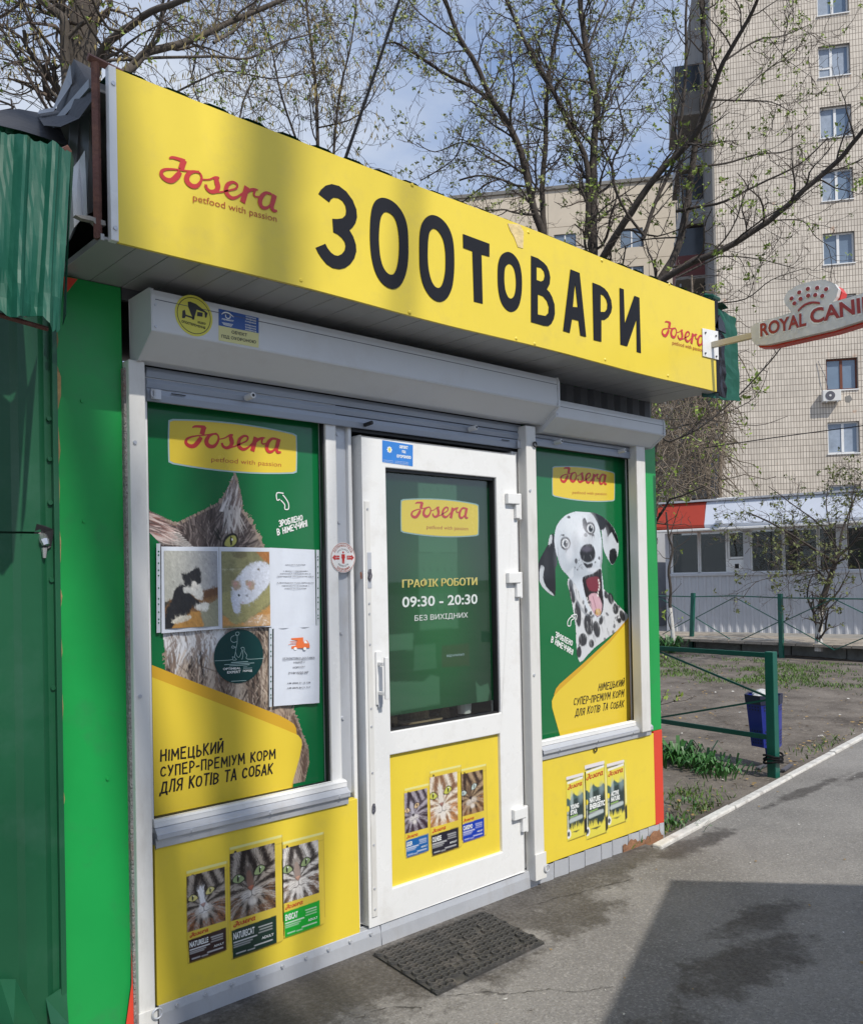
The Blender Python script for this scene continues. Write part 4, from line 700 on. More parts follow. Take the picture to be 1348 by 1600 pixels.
GLY = {'Н': ([(.06, 0), (.06, 1)], [(.94, 0), (.94, 1)], [(.06, .5), (.94, .54)]), 'І': ([(.5, 0), (.5, 1)],), 'М': ([(.04, 0), (.08, 1)], [(.08, 1), (.5, .32)], [(.5, .32), (.92, 1)], [(.92, 1), (.98, 0)]),
 'Е': ([(.08, 0), (.08, 1)], [(.08, .97), (.9, 1)], [(.08, .52), (.78, .54)], [(.08, .03), (.95, .0)]), 'Ц': ([(.06, 1), (.06, 0)], [(.8, 1), (.8, 0)], [(.0, .02), (.98, .02)], [(.98, .04), (.96, -.2)]), 'Ь': ([(.08, 1), (.08, 0)], _bowl(.02, .52)),
 'К': ([(.08, 0), (.08, 1)], [(.92, 1), (.1, .46)], [(.26, .56), (.96, 0)]), 'И': ([(.06, 1), (.06, 0)], [(.06, .02), (.94, .98)], [(.94, 1), (.94, 0)]), 'Й': ([(.06, 1), (.06, 0)], [(.06, .02), (.94, .98)], [(.94, 1), (.94, 0)], [(.28, 1.3), (.5, 1.18), (.72, 1.3)]),
 'С': ([(.94, .8), (.6, 1), (.2, .88), (.05, .5), (.18, .12), (.6, 0), (.96, .18)],), 'У': ([(.04, 1), (.5, .42)], [(.96, 1), (.55, .4), (.16, 0)]), 'П': ([(.08, 0), (.08, 1)], [(.06, .97), (.94, .97)], [(.92, 1), (.92, 0)]),
 'Р': ([(.08, 0), (.08, 1)], _bowl(.42, .97)), '-': ([(.05, .46), (.95, .5)],), 'О': (_O,), 'Д': ([(.2, .05), (.34, 1)], [(.32, .97), (.8, .97)], [(.8, 1), (.82, .04)], [(.0, .04), (1, .04)], [(.02, .06), (.0, -.2)], [(.98, .06), (1, -.18)]),
 'Л': ([(.0, 0), (.22, .3), (.32, 1)], [(.3, .97), (.9, .97)], [(.88, 1), (.92, 0)]), 'Я': ([(.92, 0), (.92, 1)], [(.92, .97), (.45, .96), (.1, .82), (.1, .6), (.45, .46), (.92, .44)], [(.5, .44), (.05, 0)]), 'Т': ([(.5, 0), (.5, 1)], [(.0, .97), (1, .97)]),
 'А': ([(.0, 0), (.48, 1)], [(.52, 1), (1, 0)], [(.2, .32), (.82, .32)]), 'Б': ([(.08, 0), (.08, 1)], [(.06, .97), (.88, .97)], _bowl(.02, .56)), 'В': ([(.08, 0), (.08, 1)], _bowl(.5, .98), _bowl(.02, .52)), 'З': ([(.05, .84), (.4, 1), (.86, .88), (.84, .62), (.4, .52)], [(.4, .52), (.92, .42), (.92, .12), (.45, 0), (.02, .14)]),
 'Ч': ([(.06, 1), (.12, .56), (.5, .44), (.92, .54)], [(.92, 1), (.92, 0)])}
def hand(name, parent, s, f, bl, br, tl, y, m, bold, seed=1):   # hand-drawn capitals: every letter from its own strokes, with a small wobble
    q = np.random.default_rng(seed); P2 = lambda p: np.array(W(*f(*p), y)); B, Rr, T_ = P2(bl), P2(br), P2(tl); uv = Rr-B; vv = T_-B; H = np.linalg.norm(vv)
    wd = {'І': .16, 'М': 1.1, '-': .55, ' ': .5, 'Ц': 1.0, 'Ь': .78, 'Р': .78, 'Б': .8, 'Л': .9, 'Д': 1.1, 'О': .95}; gap = .34; ws = [wd.get(ch, .86)+gap for ch in s]; tot = sum(ws)-gap; x = 0; mb = MB(); c = 0
    for ch, w_ in zip(s, ws):
        sc_ = q.uniform(.9, 1.05)*(.84 if ch in 'ОС' else 1); jy = q.uniform(-.04, .04)+(.08 if ch in 'ОС' else 0); sl = q.uniform(-.04, .04)
        for st_ in GLY.get(ch, ()):
            P = [B+uv*((x+(w_-gap)*(u+sl*v))/tot)+vv*(v*sc_+jy) for u, v in st_]; w2 = H*(.13+bold)
            if len(P) == 2: d = (P[1]-P[0])/np.linalg.norm(P[1]-P[0]); P = [P[0]-d*w2*.3, P[1]+d*w2*.3]
            ribbon(mb, P, [w2*q.uniform(.88, 1.1) for _ in P], y-.00012*(c % 5), 4 if len(P) > 2 else 1); c += 1
        x += w_
    o = mb.build(name, m, parent); o['kind'] = 'stuff'; return o
PY = WY-.002
# --- left window poster
P1 = thing('window_poster', 'green and yellow window poster with long-haired grey cat', 'poster', (1.55, PY, .8), 'printed window posters')
MB().box(1.214, 1.919, PY, PY+.003, .781, 2.178).build('backing', M['pgreen'], P1)
fa = z_((220, 620), 3.965); fb = z_((220, 940), 3.965); y1 = PY-.0006
pt = lambda f, x, y: W(*f(x, y), PY)
cv = Canvas(1.214, 1.919, .80, 2.0, .0024)
body = [(30, 640), (60, 705), (130, 735), (215, 778), (300, 740), (400, 690), (480, 650), (500, 625), (545, 545), (565, 492), (580, 476), (600, 505), (615, 560), (632, 640), (636, 700), (665, 740), (705, 800), (745, 880), (770, 935), (800, 1000)]
bodyw = [pt(fa, *p) for p in body]+[pt(fb, *p) for p in ((800, 60), (830, 300), (840, 560), (900, 640), (945, 660), (980, 745), (1010, 830), (1040, 905), (1046, 1000), (1015, 1130), (1000, 1200), (900, 1210), (500, 1000), (200, 900), (150, 420), (145, 300), (135, 200), (120, 100))]+[pt(fa, *p) for p in ((110, 900), (60, 850), (30, 830))]
cv.poly(bodyw, S(88, 78, 75))
ear1 = [pt(fa, *p) for p in ((30, 690), (45, 705), (130, 738), (215, 778), (235, 830), (200, 880), (130, 905), (100, 885), (50, 830), (30, 820))]; ear2 = [pt(fa, *p) for p in ((505, 640), (545, 560), (578, 480), (602, 530), (622, 620), (628, 700), (600, 780), (550, 790), (515, 720))]
cv.poly(ear1, S(190, 150, 140)); cv.poly(ear2, S(150, 140, 138)); cv.poly([pt(fa, *p) for p in ((560, 520), (580, 480), (600, 515), (598, 560))], S(200, 200, 205))
eyec = pt(fa, 563, 893); zc = eyec[1]
def field(p):
    if p[1] > zc-.05: return math.pi*.5+math.atan2(p[0]-1.40, .22)*-1.2 if p[1] < zc+.22 else math.pi*.55
    return -math.pi*.5+(p[0]-1.5)*.4
def cf(p, r):
    x, z = p
    if z > zc-.08:
        u = r.random(); base = S(84, 74, 72) if x < 1.47 else S(118, 108, 104); 
        if math.sin(x*58+2.2*math.sin(z*21)) > .35: base = S(58, 48, 47)
        if u < .22: base = S(44, 36, 36)
        elif u > .8: base = S(140, 128, 124)
        if x > 1.62: base = S(150, 138, 128) if u > .35 else S(100, 90, 86)
        return jit(base, r, .2)
    d = math.sin(x*55+z*7+1.8*math.sin(z*12))+.6*math.sin(x*131+z*20); u = r.random()*.7+.15+.38*d
    if x > 1.70: return jit(S(170, 150, 132) if u > .35 else S(96, 76, 66), r, .2)
    if z > 1.33 and x < 1.55: return jit(S(222, 222, 224) if u > .42 else S(140, 126, 118), r, .15)
    return jit(S(190, 174, 158) if u > .66 else (S(120, 102, 90) if u > .3 else S(44, 34, 31)), r, .2)
cv.fur(900, .09, .016, field, cf, 13, region=(1.214, 1.919, 1.70, 2.0), alpha=.6)
cv.fur(1500, .16, .018, field, cf, 14, region=(1.214, 1.919, .80, 1.78), alpha=.6)
cv.fur(5200, .075, .0055, field, cf, 3, region=(1.214, 1.919, 1.75, 2.0))
cv.fur(6500, .13, .0055, field, cf, 4, region=(1.214, 1.919, .80, 1.78))
e1 = np.array(ear1).mean(0); 
for ear, cc, tip in ((ear1, [S(225, 205, 198), S(150, 105, 95), S(90, 70, 68)], pt(fa, 60, 720)), (ear2, [S(205, 200, 200), S(120, 105, 102), S(80, 72, 70)], pt(fa, 580, 490))):
    q = np.random.default_rng(5); E = np.array(ear); ctr = E.mean(0)
    for _ in range(170):
        k = q.integers(0, len(E)); a = E[k]*(1-.8*q.random())+ctr*0+0; a = ctr+(E[k]-ctr)*q.uniform(.05, .9); d = np.array([.02+q.normal(0, .01), .075]) if ear is ear2 else np.array([.085, -.03+q.normal(0, .01)])
        cv.line([a-d*.5, a+d*.1+q.normal(0, .004, 2), a+d*.55], .006, jit(cc[q.integers(0, 3)], q, .15), .85, True, True)
for k in range(26): a = np.array(pt(fa, 560+rng.uniform(-40, 60), 700+rng.uniform(-30, 60))); d = np.array([.02*rng.normal(), -.07]); cv.line([a, a+d*.6, a+d], .007, jit(S(185, 180, 178), rng, .2), .8, True, True)
# eye
E0 = lambda x, y: pt(fa, x, y)
cv.poly([E0(505, 925), E0(515, 880), E0(550, 848), E0(590, 850), E0(602, 885), E0(590, 920), E0(560, 940), E0(520, 940)], S(15, 15, 15), smooth=3)
cv.poly([E0(520, 920), E0(528, 888), E0(556, 862), E0(585, 862), E0(594, 890), E0(582, 915), E0(555, 930)], S(172, 170, 92), smooth=3); cv.ell(E0(560, 893), .0045, .017, S(12, 12, 12)); cv.ell(E0(566, 884), .003, .004, (1, 1, 1))
for k in range(14): a = E0(505-rng.uniform(0, 30), 870+rng.uniform(-30, 40)); cv.line([a, (a[0]-.02, a[1]+.03)], .005, S(20, 18, 18), .7, True, True)
for k in range(9): a = E0(95, 880+4*k); b = E0(240+14*k, 845+14*k); cv.line([b, ((a[0]+b[0])/2, (a[1]+b[1])/2+.012), a], .003, S(225, 220, 215), .8, True)
q = np.random.default_rng(77)
for BW, n_, ln in ((bodyw[2:9], 90, .02), (bodyw[8:16], 60, .018), (bodyw[14:28], 340, .035), (bodyw[30:36], 160, .03)):
    BW = smooth_loop([np.array(b) for b in BW], 4, False)
    for _ in range(n_):
        k = q.integers(0, len(BW)-1); a = BW[k]*(1-q.random())+BW[k+1]*q.random(); a = BW[k]+(BW[k+1]-BW[k])*q.random(); d = BW[k+1]-BW[k]; d = d/(np.linalg.norm(d)+1e-9); nn = np.array([d[1], -d[0]])
        if (a+nn*.02-np.array([1.5, 1.4]))@nn < 0: nn = -nn
        w1 = np.array([0, -1.]) if a[1] < 1.7 else np.array([0, .3]); e = a+(nn*.45+w1*.7+q.normal(0, .15, 2))*ln*q.uniform(.4, 1.2); cv.line([a-nn*.008, (a+e)/2, e], .0042, jit(S(150, 134, 120), q, .3), .85, True)
cat_pic = cv.mesh('cat_picture', M['print'], P1, PY-.0005)
cl = [pt(fb, *p) for p in ((45, 383), (300, 485), (600, 600), (860, 705), (920, 738), (950, 760), (962, 785), (968, 840), (940, 1210), (55, 1360))]
def clampx(P, lo, hi, zlo): return [(min(max(a, lo), hi), max(b, zlo)) for a, b in P]
flatpoly('yellow_band', clampx(cl, 1.2145, 1.918, .7815), PY-.0010, M['ochre'], P1)
cl = [pt(fb, *p) for p in ((45, 458), (300, 558), (600, 675), (900, 795), (975, 828), (995, 855), (998, 885), (985, 960), (928, 1230), (45, 1385))]
flatpoly('yellow_field', clampx(cl, 1.2145, 1.918, .7815), PY-.0014, M['yellow2'], P1)
badge(P1, z_((250, 640), 5.861), ((92, 100), (1243, 235), (1243, 572), (92, 480)), PY-.0012, ((222, 410), (1108, 438)), ((470, 490), (1108, 538), (472, 432)))
fh = z_((240, 1140), 6.74)
hand('slogan', P1, 'НІМЕЦЬКИЙ', fh, (76, 338), (730, 240), (80, 218), PY-.002, M['ink'], .03, 1)
hand('slogan', P1, 'СУПЕР-ПРЕМІУМ КОРМ', fh, (76, 500), (1280, 302), (78, 385), PY-.002, M['ink'], .03, 2)
hand('slogan', P1, 'ДЛЯ КОТІВ ТА СОБАК', fh, (72, 672), (1250, 462), (82, 545), PY-.002, M['ink'], .03, 3)
hand('made_in_text', P1, 'ЗРОБЛЕНО', fa, (857, 806), (1002, 764), (855, 770), PY-.002, M['pwhite'], .05, 4); hand('made_in_text', P1, 'В НІМЕЧЧИНІ', fa, (848, 858), (1032, 800), (843, 822), PY-.002, M['pwhite'], .05, 5)
def arrow(parent, f, pts, head, y, m, wd=.004):
    mb = MB()
    for P in (pts, head): ribbon(mb, [W(*f(*p), y) for p in P], [wd]*len(P), y-.0002*(P is head), 3)
    return mb.build('arrow_mark', m, parent)
arrow(P1, fa, [(868, 640), (892, 668), (893, 695), (915, 695), (915, 660), (895, 625), (880, 608)], [(885, 598), (843, 596), (845, 640), (862, 634)], PY-.002, M['pwhite'])
# --- right window poster (dog)
P2 = thing('window_poster', 'green and yellow window poster with spotted dog opening its mouth', 'poster', (3.5, PY, .77), 'printed window posters')
MB().box(3.114, 3.92, PY, PY+.003, .765, 2.178).build('backing', M['pgreen'], P2)
fd = z_((820, 680), 3.3333); dpt = lambda x, y: W(*fd(x, y), PY)
c0 = dpt(60, 385); c1 = dpt(560, 1190); cv = Canvas(3.115, 3.92, c1[1], c0[1], .0032)
D = lambda l: [dpt(*p) for p in l]; WH = S(205, 212, 220); BK = S(22, 22, 28)
cv.poly(D([(222, 745), (240, 860), (262, 1000), (265, 1090), (285, 1185), (360, 1110), (535, 965), (480, 880), (410, 800), (330, 760)]), S(205, 207, 210), smooth=3)
for (x, y, a, b, r_) in ((245, 830, 12, 40, .3), (275, 930, 14, 60, .1), (330, 985, 22, 50, .2), (300, 1065, 20, 30, 0), (372, 1010, 16, 40, .3), (445, 850, 14, 30, .5), (470, 905, 15, 26, .5), (505, 940, 12, 30, .6), (280, 1130, 12, 25, 0), (345, 1085, 12, 20, .4), (420, 830, 9, 20, .4), (238, 780, 10, 26, .2), (395, 960, 10, 22, 0), (316, 900, 8, 25, 0), (490, 965, 10, 12, 0)): cv.ell(dpt(x, y), a*.0017, b*.0011, BK, .95, ang=r_)
cv.poly(D([(148, 508), (122, 560), (78, 640), (62, 690), (68, 750), (95, 800), (150, 842), (160, 800), (158, 700), (168, 660)]), BK, smooth=3)
for P_ in ([(80, 680), (100, 690), (92, 740), (110, 790), (140, 820), (150, 838), (110, 812), (74, 760)], [(118, 570), (128, 520), (140, 520), (138, 560)]): cv.poly(D(P_), S(190, 195, 200), smooth=2)
cv.poly(D([(330, 396), (400, 420), (460, 480), (487, 555), (482, 630), (455, 678), (432, 650), (405, 590), (395, 500), (370, 450)]), S(200, 205, 212), smooth=3)
cv.poly(D([(330, 396), (400, 420), (458, 480), (486, 550), (476, 560), (450, 505), (430, 530), (418, 480), (390, 500), (372, 450)]), BK, smooth=2); cv.poly(D([(440, 600), (470, 590), (478, 640), (455, 675), (438, 650)]), BK, smooth=2)
cv.poly(D([(155, 495), (175, 450), (215, 412), (270, 394), (330, 397), (362, 430), (385, 480), (398, 540), (404, 620), (398, 690), (406, 760), (412, 850), (402, 930), (372, 956), (332, 922), (300, 860), (268, 790), (228, 740), (190, 700), (168, 640), (152, 560)]), WH, smooth=3)
cv.ell(dpt(300, 700), .13, .05, S(150, 158, 168), .5, soft=.8); cv.ell(dpt(230, 640), .09, .12, S(160, 168, 178), .45, soft=.9); cv.ell(dpt(280, 470), .12, .08, S(235, 238, 242), .5, soft=.9)
cv.poly(D([(300, 740), (350, 722), (392, 695), (398, 745), (404, 820), (408, 880), (398, 930), (372, 945), (345, 905), (318, 850), (306, 800)]), S(22, 10, 14), smooth=3)
cv.poly(D([(318, 752), (360, 735), (385, 745), (388, 800), (360, 815), (330, 800)]), S(120, 40, 55), smooth=3)
cv.poly(D([(330, 840), (355, 822), (378, 830), (400, 880), (392, 930), (372, 942), (345, 905)]), S(205, 165, 175), smooth=3); cv.line(D([(352, 840), (368, 900)]), .006, S(150, 95, 110), .8)
for k in range(6): cv.ell(dpt(382+4*math.sin(k), 755+16*k), .006, .007, S(225, 220, 215)); cv.ell(dpt(322+5*k, 850+16*k), .006, .007, S(225, 220, 215))
cv.ell(dpt(379, 920), .026, .018, S(190, 150, 88)); cv.ell(dpt(375, 915), .014, .009, S(215, 180, 120), .7, soft=.8)
cv.ell(dpt(325, 618), .064, .044, S(18, 16, 22)); cv.poly(D([(292, 590), (310, 570), (345, 568), (362, 600), (355, 640), (330, 660), (300, 645), (286, 615)]), S(14, 12, 17), smooth=3); cv.ell(dpt(320, 592), .04, .014, S(95, 90, 105), .8, soft=.9); cv.ell(dpt(306, 632), .010, .010, (0, 0, 0)); cv.ell(dpt(343, 628), .009, .010, (0, 0, 0)); cv.poly(D([(300, 660), (325, 672), (350, 665), (345, 690), (318, 690)]), S(30, 28, 34), smooth=2)
for (x, y) in ((210, 563), (339, 485)):
    cv.ell(dpt(x, y), .040, .034, S(70, 66, 74)); cv.ell(dpt(x, y), .034, .028, (.01, .01, .01)); cv.ell(dpt(x, y), .029, .0235, S(225, 228, 232)); cv.ell(dpt(x+2, y+2), .019, .018, S(50, 58, 72)); cv.ell(dpt(x+2, y+2), .011, .011, (.005, .005, .005)); cv.ell(dpt(x+6, y-6), .004, .004, (1, 1, 1))
cv.poly(D([(298, 440), (310, 430), (322, 455), (318, 480), (328, 505), (312, 500), (300, 470)]), S(35, 32, 40), smooth=2)
for (x, y, a, b) in ((226, 427, 9, 6), (315, 520, 9, 9), (265, 655, 7, 12), (195, 520, 10, 4), (352, 520, 8, 5), (385, 640, 5, 8), (258, 688, 3, 4), (272, 700, 3, 4), (365, 660, 3, 5)): cv.ell(dpt(x, y), a*.0016, b*.0011, S(45, 42, 50), .9)
for k in range(40): a = dpt(rng.uniform(180, 390), rng.uniform(420, 720)); cv.line([a, (a[0]+rng.normal(0, .02), a[1]-.035)], .004, S(178, 186, 196), .5, True, True)
for k in range(8): a = dpt(250, 690+6*k); cv.line([a, (a[0]-.05, a[1]-.03), (a[0]-.06, a[1]-.09)], .0035, S(225, 230, 235), .6, True)
for k in range(60): a = dpt(rng.uniform(230, 500), rng.uniform(800, 1100)); cv.line([a, (a[0]+.01, a[1]-.05)], .006, jit(S(190, 190, 192), rng, .25) if rng.random() < .6 else BK, .5, True, True)
for P_ in ([(168, 560), (172, 640), (196, 700), (240, 752), (262, 780), (250, 770), (205, 716), (178, 650)], [(398, 560), (404, 640), (396, 690), (388, 680), (394, 620)], [(240, 760), (262, 840), (300, 900), (330, 940), (310, 935), (270, 880), (244, 800)]): cv.poly(D(P_), S(120, 126, 136), .55, smooth=2)
for (x, y, a, b, c) in ((330, 540, .05, .03, 170), (262, 560, .03, .05, 184), (345, 440, .03, .03, 176), (230, 600, .03, .05, 236), (300, 500, .04, .05, 240), (350, 700, .04, .012, 236), (425, 520, .02, .04, 150), (110, 660, .02, .06, 52)): cv.ell(dpt(x, y), a, b, S(c, c, c+6), .35, soft=.95)
q = np.random.default_rng(9)
for k in range(34): x, y = q.uniform(275, 300), q.uniform(640, 700); a = dpt(x, y); cv.ell(a, .0022, .0018, S(60, 58, 64), .8)
for k in range(26):
    x, y = q.uniform(250, 520), q.uniform(800, 1120); cv.ell(dpt(x, y), q.uniform(.006, .016), q.uniform(.004, .012), S(40, 38, 44), .75*(cv.a[min(int(cv.q(dpt(x, y))[1]), cv.h-1), min(int(cv.q(dpt(x, y))[0]), cv.w-1)] > .5), ang=q.uniform(0, 3))
texturize(cv, 5200, .016, .0038, 12, .13, -1.9)
cv.mesh('dog_picture', M['print'], P2, PY-.0005)
flatpoly('yellow_band', clampx(D([(572, 946), (440, 1060), (300, 1190), (180, 1295), (160, 1320), (150, 1350), (165, 1480), (190, 1590), (590, 1520), (590, 940)]), 3.1145, 3.919, .7655), PY-.0010, M['ochre'], P2)
flatpoly('yellow_field', clampx(D([(558, 968), (440, 1080), (300, 1215), (180, 1325), (148, 1360), (138, 1385), (140, 1420), (182, 1592), (575, 1520), (575, 950)]), 3.1145, 3.905, .7655), PY-.0014, M['yellow2'], P2)
badge(P2, fd, ((145, 168), (463, 198), (463, 338), (145, 312)), PY-.0012, ((182, 268), (424, 276)), ((246, 310), (424, 318), (246, 290)))
hand('slogan', P2, 'НІМЕЦЬКИЙ', fd, (380, 1331), (512, 1306), (388, 1294), PY-.002, M['ink'], .01, 6); hand('slogan', P2, 'СУПЕР-ПРЕМІУМ КОРМ', fd, (252, 1409), (512, 1361), (257, 1370), PY-.002, M['ink'], .01, 7); hand('slogan', P2, 'ДЛЯ КОТІВ ТА СОБАК', fd, (260, 1465), (512, 1414), (266, 1426), PY-.002, M['ink'], .01, 8)
hand('made_in_text', P2, 'ЗРОБЛЕНО', fd, (156, 1052), (244, 1098), (160, 1024), PY-.002, M['pwhite'], .05, 9); hand('made_in_text', P2, 'В НІМЕЧЧИНІ', fd, (134, 1076), (246, 1144), (140, 1048), PY-.002, M['pwhite'], .05, 10)
arrow(P2, fd, [(222, 992), (222, 970), (235, 950), (248, 945), (255, 955), (240, 965), (236, 992), (222, 992)], [(240, 940), (268, 933), (266, 962)], PY-.002, M['pwhite'], .005)
# --- door film
P3 = thing('door_film', 'dark green door film with opening hours and yellow badge', 'poster', (2.5, .03, 1.0))
FY = .0275; dz = [W(602, 1130, FY), W(776, 1095, FY)]
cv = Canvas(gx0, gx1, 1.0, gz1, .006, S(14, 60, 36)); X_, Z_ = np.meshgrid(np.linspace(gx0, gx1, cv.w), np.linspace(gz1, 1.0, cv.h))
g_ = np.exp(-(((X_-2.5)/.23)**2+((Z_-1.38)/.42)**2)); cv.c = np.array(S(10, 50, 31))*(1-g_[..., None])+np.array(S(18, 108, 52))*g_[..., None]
fg = z_((590, 740), 4.0); gp = lambda x, y: W(*fg(x, y), FY)
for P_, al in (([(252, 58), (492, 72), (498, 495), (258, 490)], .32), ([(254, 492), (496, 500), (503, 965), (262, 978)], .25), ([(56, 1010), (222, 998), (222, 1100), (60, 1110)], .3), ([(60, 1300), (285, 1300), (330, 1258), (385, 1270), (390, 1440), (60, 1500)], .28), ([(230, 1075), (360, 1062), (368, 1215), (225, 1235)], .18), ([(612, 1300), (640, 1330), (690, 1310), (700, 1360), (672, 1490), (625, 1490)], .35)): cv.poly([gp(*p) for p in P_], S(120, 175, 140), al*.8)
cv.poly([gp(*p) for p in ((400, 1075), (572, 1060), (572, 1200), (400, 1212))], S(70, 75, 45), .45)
for k in range(5):
    for zz in (90, 590, 760, 840): a = gp(285+44*k, zz); cv.line([a, (a[0]+.004, a[1]-.012)], .004, S(20, 70, 45), .6)
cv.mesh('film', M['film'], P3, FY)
badge(P3, fg, ((150, 168), (625, 198), (625, 382), (150, 360)), FY-.0014, ((205, 298), (564, 310)), ((305, 352), (564, 362), (305, 322)))
ptext2('opening_hours', P3, 'ГРАФІК РОБОТИ', fg, (153, 716), (618, 698), (153, 660), FY-.003, mat('print_gold', (.70, .58, .16), .35))
ptext('opening_hours', P3, '09:30 - 20:30', fg, (153, 838), (623, 815), (153, 770), FY-.003, M['pwhite'], .02); ptext('opening_hours', P3, 'БЕЗ ВИХІДНИХ', fg, (231, 928), (563, 906), (231, 886), FY-.003, M['pwhite'], .004)
ptext('small_print', P3, 'відчинено', fg, (432, 1150), (540, 1140), (432, 1128), FY-.003, M['mint'], 0)
# things standing inside, seen below the film
pt_ = thing('scratching_post', 'sisal scratching post standing inside behind the door glass', 'scratching post', (2.45, .2, .93)); MB().tube([(2.46, .15, .93), (2.46, .15, 1.3)], .035, 12).build('post', M['post'], pt_); MB().tube([(2.46, .15, .93), (2.46, .15, .95)], .12, 16).build('base', M['post'], pt_)
fgn = thing('cat_figurine', 'small white cat figurine standing inside behind the door glass', 'figurine', (2.72, .10, .95)); MB().tube([(2.70, .09, .95), (2.70, .09, 1.0), (2.70, .09, 1.04), (2.70, .09, 1.07)], [.03, .035, .02, .028], 10).tube([(2.685, .09, 1.08), (2.68, .09, 1.11)], [.008, .002], 5).tube([(2.715, .09, 1.08), (2.72, .09, 1.11)], [.008, .002], 5).build('body', M['porc'], fgn)
shf = thing('display_shelf', 'dark shelf inside behind the lower edge of the door glass', 'shelf', (2.5, .06, .93)); MB().box(gx0, gx1, .06, .4, .915, .93).build('board', M['brown'], shf)
for k in range(7): x = 2.24+.08*k; MB().tube([(x, .12+.02*(k % 3), .93), (x+.01, .12+.02*(k % 3), .96+.015*(k % 4))], [.03, .02], 7).build('trinket', M['post'] if k % 2 else M['barkd'], shf)
# --- printed bags on the yellow panels
def bagprint(parent, f, y, ph, bl, top, side, pal, blk, names, seed, nose, tilt, cell, lc=(1, 1, 1)):
    TL, TR, BL_, BR = (np.array(W(*f(*p), y)) for p in ph); x0, x1 = (TL[0]+BL_[0])/2, (TR[0]+BR[0])/2; z1, z0 = (TL[1]+TR[1])/2, (BL_[1]+BR[1])/2
    b = [np.array(W(*f(*p), y)) for p in bl]; bz1, bz0 = (b[0][1]+b[1][1])/2, (b[2][1]+b[3][1])/2; tz = (W(*f(*top[0]), y)[1]+W(*f(*top[1]), y)[1])/2; sx = W(*f(*side), y)[0]
    cvf = Canvas(x0, x1, z0, z1, cell); w_ = x1-x0; h_ = z1-z0; cat_face(cvf, x0+w_*nose[0], z0+h_*nose[1], w_*nose[2], pal, seed, tilt)
    C = Canvas(x0-.006, sx, bz0, tz, cell, S(228, 205, 72)); C.c[:] = S(222, 196, 70); tri = vnoise(C.h, C.w, 14, 40, seed); C.c *= (.9+.18*tri)[..., None]
    C.line([(x0, tz-.004), (sx, tz-.004)], .01, S(226, 224, 150), .9); C.line([(x0, tz-.03), (sx, tz-.03)], .004, S(190, 165, 60), .6); C.ell((x0+.02, tz-.02), .005, .005, S(40, 35, 30))
    i0 = int((C.z1-z1)*C.kz); j0 = int((x0-C.x0)*C.kx); hh = min(cvf.h, C.h-i0); ww = min(cvf.w, C.w-j0); C.c[i0:i0+hh, j0:j0+ww] = cvf.c[:hh, :ww]
    C.poly([(x0, bz1), (x1, bz1+.004), (x1, bz0+.004), (x0+w_*.5, bz0), (x0+.004, bz0)], blk)
    q = np.random.default_rng(seed)
    for (u0, u1, v, al) in ((.05, .55, .56, .7), (.05, .45, .47, .4), (.05, .4, .40, .35), (.6, .9, .82, .5), (.62, .9, .72, .4), (.6, .9, .62, .35), (.1, .3, .16, .5), (.5, .9, .22, .6), (.35, .5, .14, .4)):
        zz = bz0+(bz1-bz0)*v; C.line([(x0+w_*u0, zz), (x0+w_*u1, zz)], .004, lc, al)
    C.line([(x0-.003, tz), (x0-.003, bz0)], .003, S(190, 160, 50), .6); C.line([(sx-.002, tz), (sx-.002, bz0+.03)], .004, S(200, 170, 60), .8); C.line([(x0, bz0+.002), (sx, bz0+.004)], .005, S(150, 120, 30), .5)
    # rounded silhouette
    X, Y = np.meshgrid(np.linspace(C.x0, C.x1, C.w), np.linspace(C.z1, C.z0, C.h)); mid = np.exp(-((Y-(tz+bz0)/2)/((tz-bz0)*.5))**2); C.a *= (X > C.x0+.006*(1-mid)*1.0)
    C.a *= ~((X > sx-.02) & (Y < bz0+.02) & (np.hypot(X-(sx-.02), Y-(bz0+.02)) > .02)); o = C.mesh('bag_picture', M['print'], parent, y-.0012)
    logo('wordmark', o, x0+w_*.04, x0+w_*.52, bz1+(z0-bz1)*.18, y-.0022, M['red'], shear=.02, w=1.1)
    mb = MB(); hz = (bz1-bz0); B = np.array([x0+w_*.04, y-.002, bz0+hz*.66]); text3(mb, names[0], B, B+np.array([w_*names[1], 0, 0]), B+np.array([0, 0, hz*.24]), .03)
    if len(names) > 2: B = np.array([x0+w_*.66, y-.002, bz0+hz*.36]); text3(mb, 'ADULT', B, B+np.array([w_*.27, 0, 0]), B+np.array([0, 0, hz*.09]), .02)
    mb.build('bag_lettering', M['pwhite'], o)['kind'] = 'stuff'; return o
f1 = z_((240, 1310), 4.493); f2 = z_((610, 1180), 7.929); PF = -.004; PD = .004
tab = (S(40, 32, 30), S(105, 95, 88), S(165, 155, 145)); EYE = S(150, 168, 120)
bagprint(lp, f1, PF, ((250, 275), (505, 195), (225, 660), (505, 580)), ((228, 715), (508, 638), (232, 878), (508, 800)), ((250, 230), (520, 150)), (524, 400), (*tab, S(215, 205, 130), S(150, 95, 60), S(225, 225, 228), S(170, 140, 135)), S(52, 32, 32), ('NATURELLE', .48, 1), 21, (.42, .42, .44), .16, .0021)
bagprint(lp, f1, PF, ((552, 120), (855, 20), (530, 580), (855, 490)), ((532, 645), (858, 555), (538, 840), (860, 760)), ((555, 60), (870, -20)), (912, 400), (*tab, EYE, S(120, 85, 60), None, S(165, 100, 80)), S(18, 52, 42), ('NATURECAT', .46, 1), 22, (.45, .42, .46), .14, .0021)
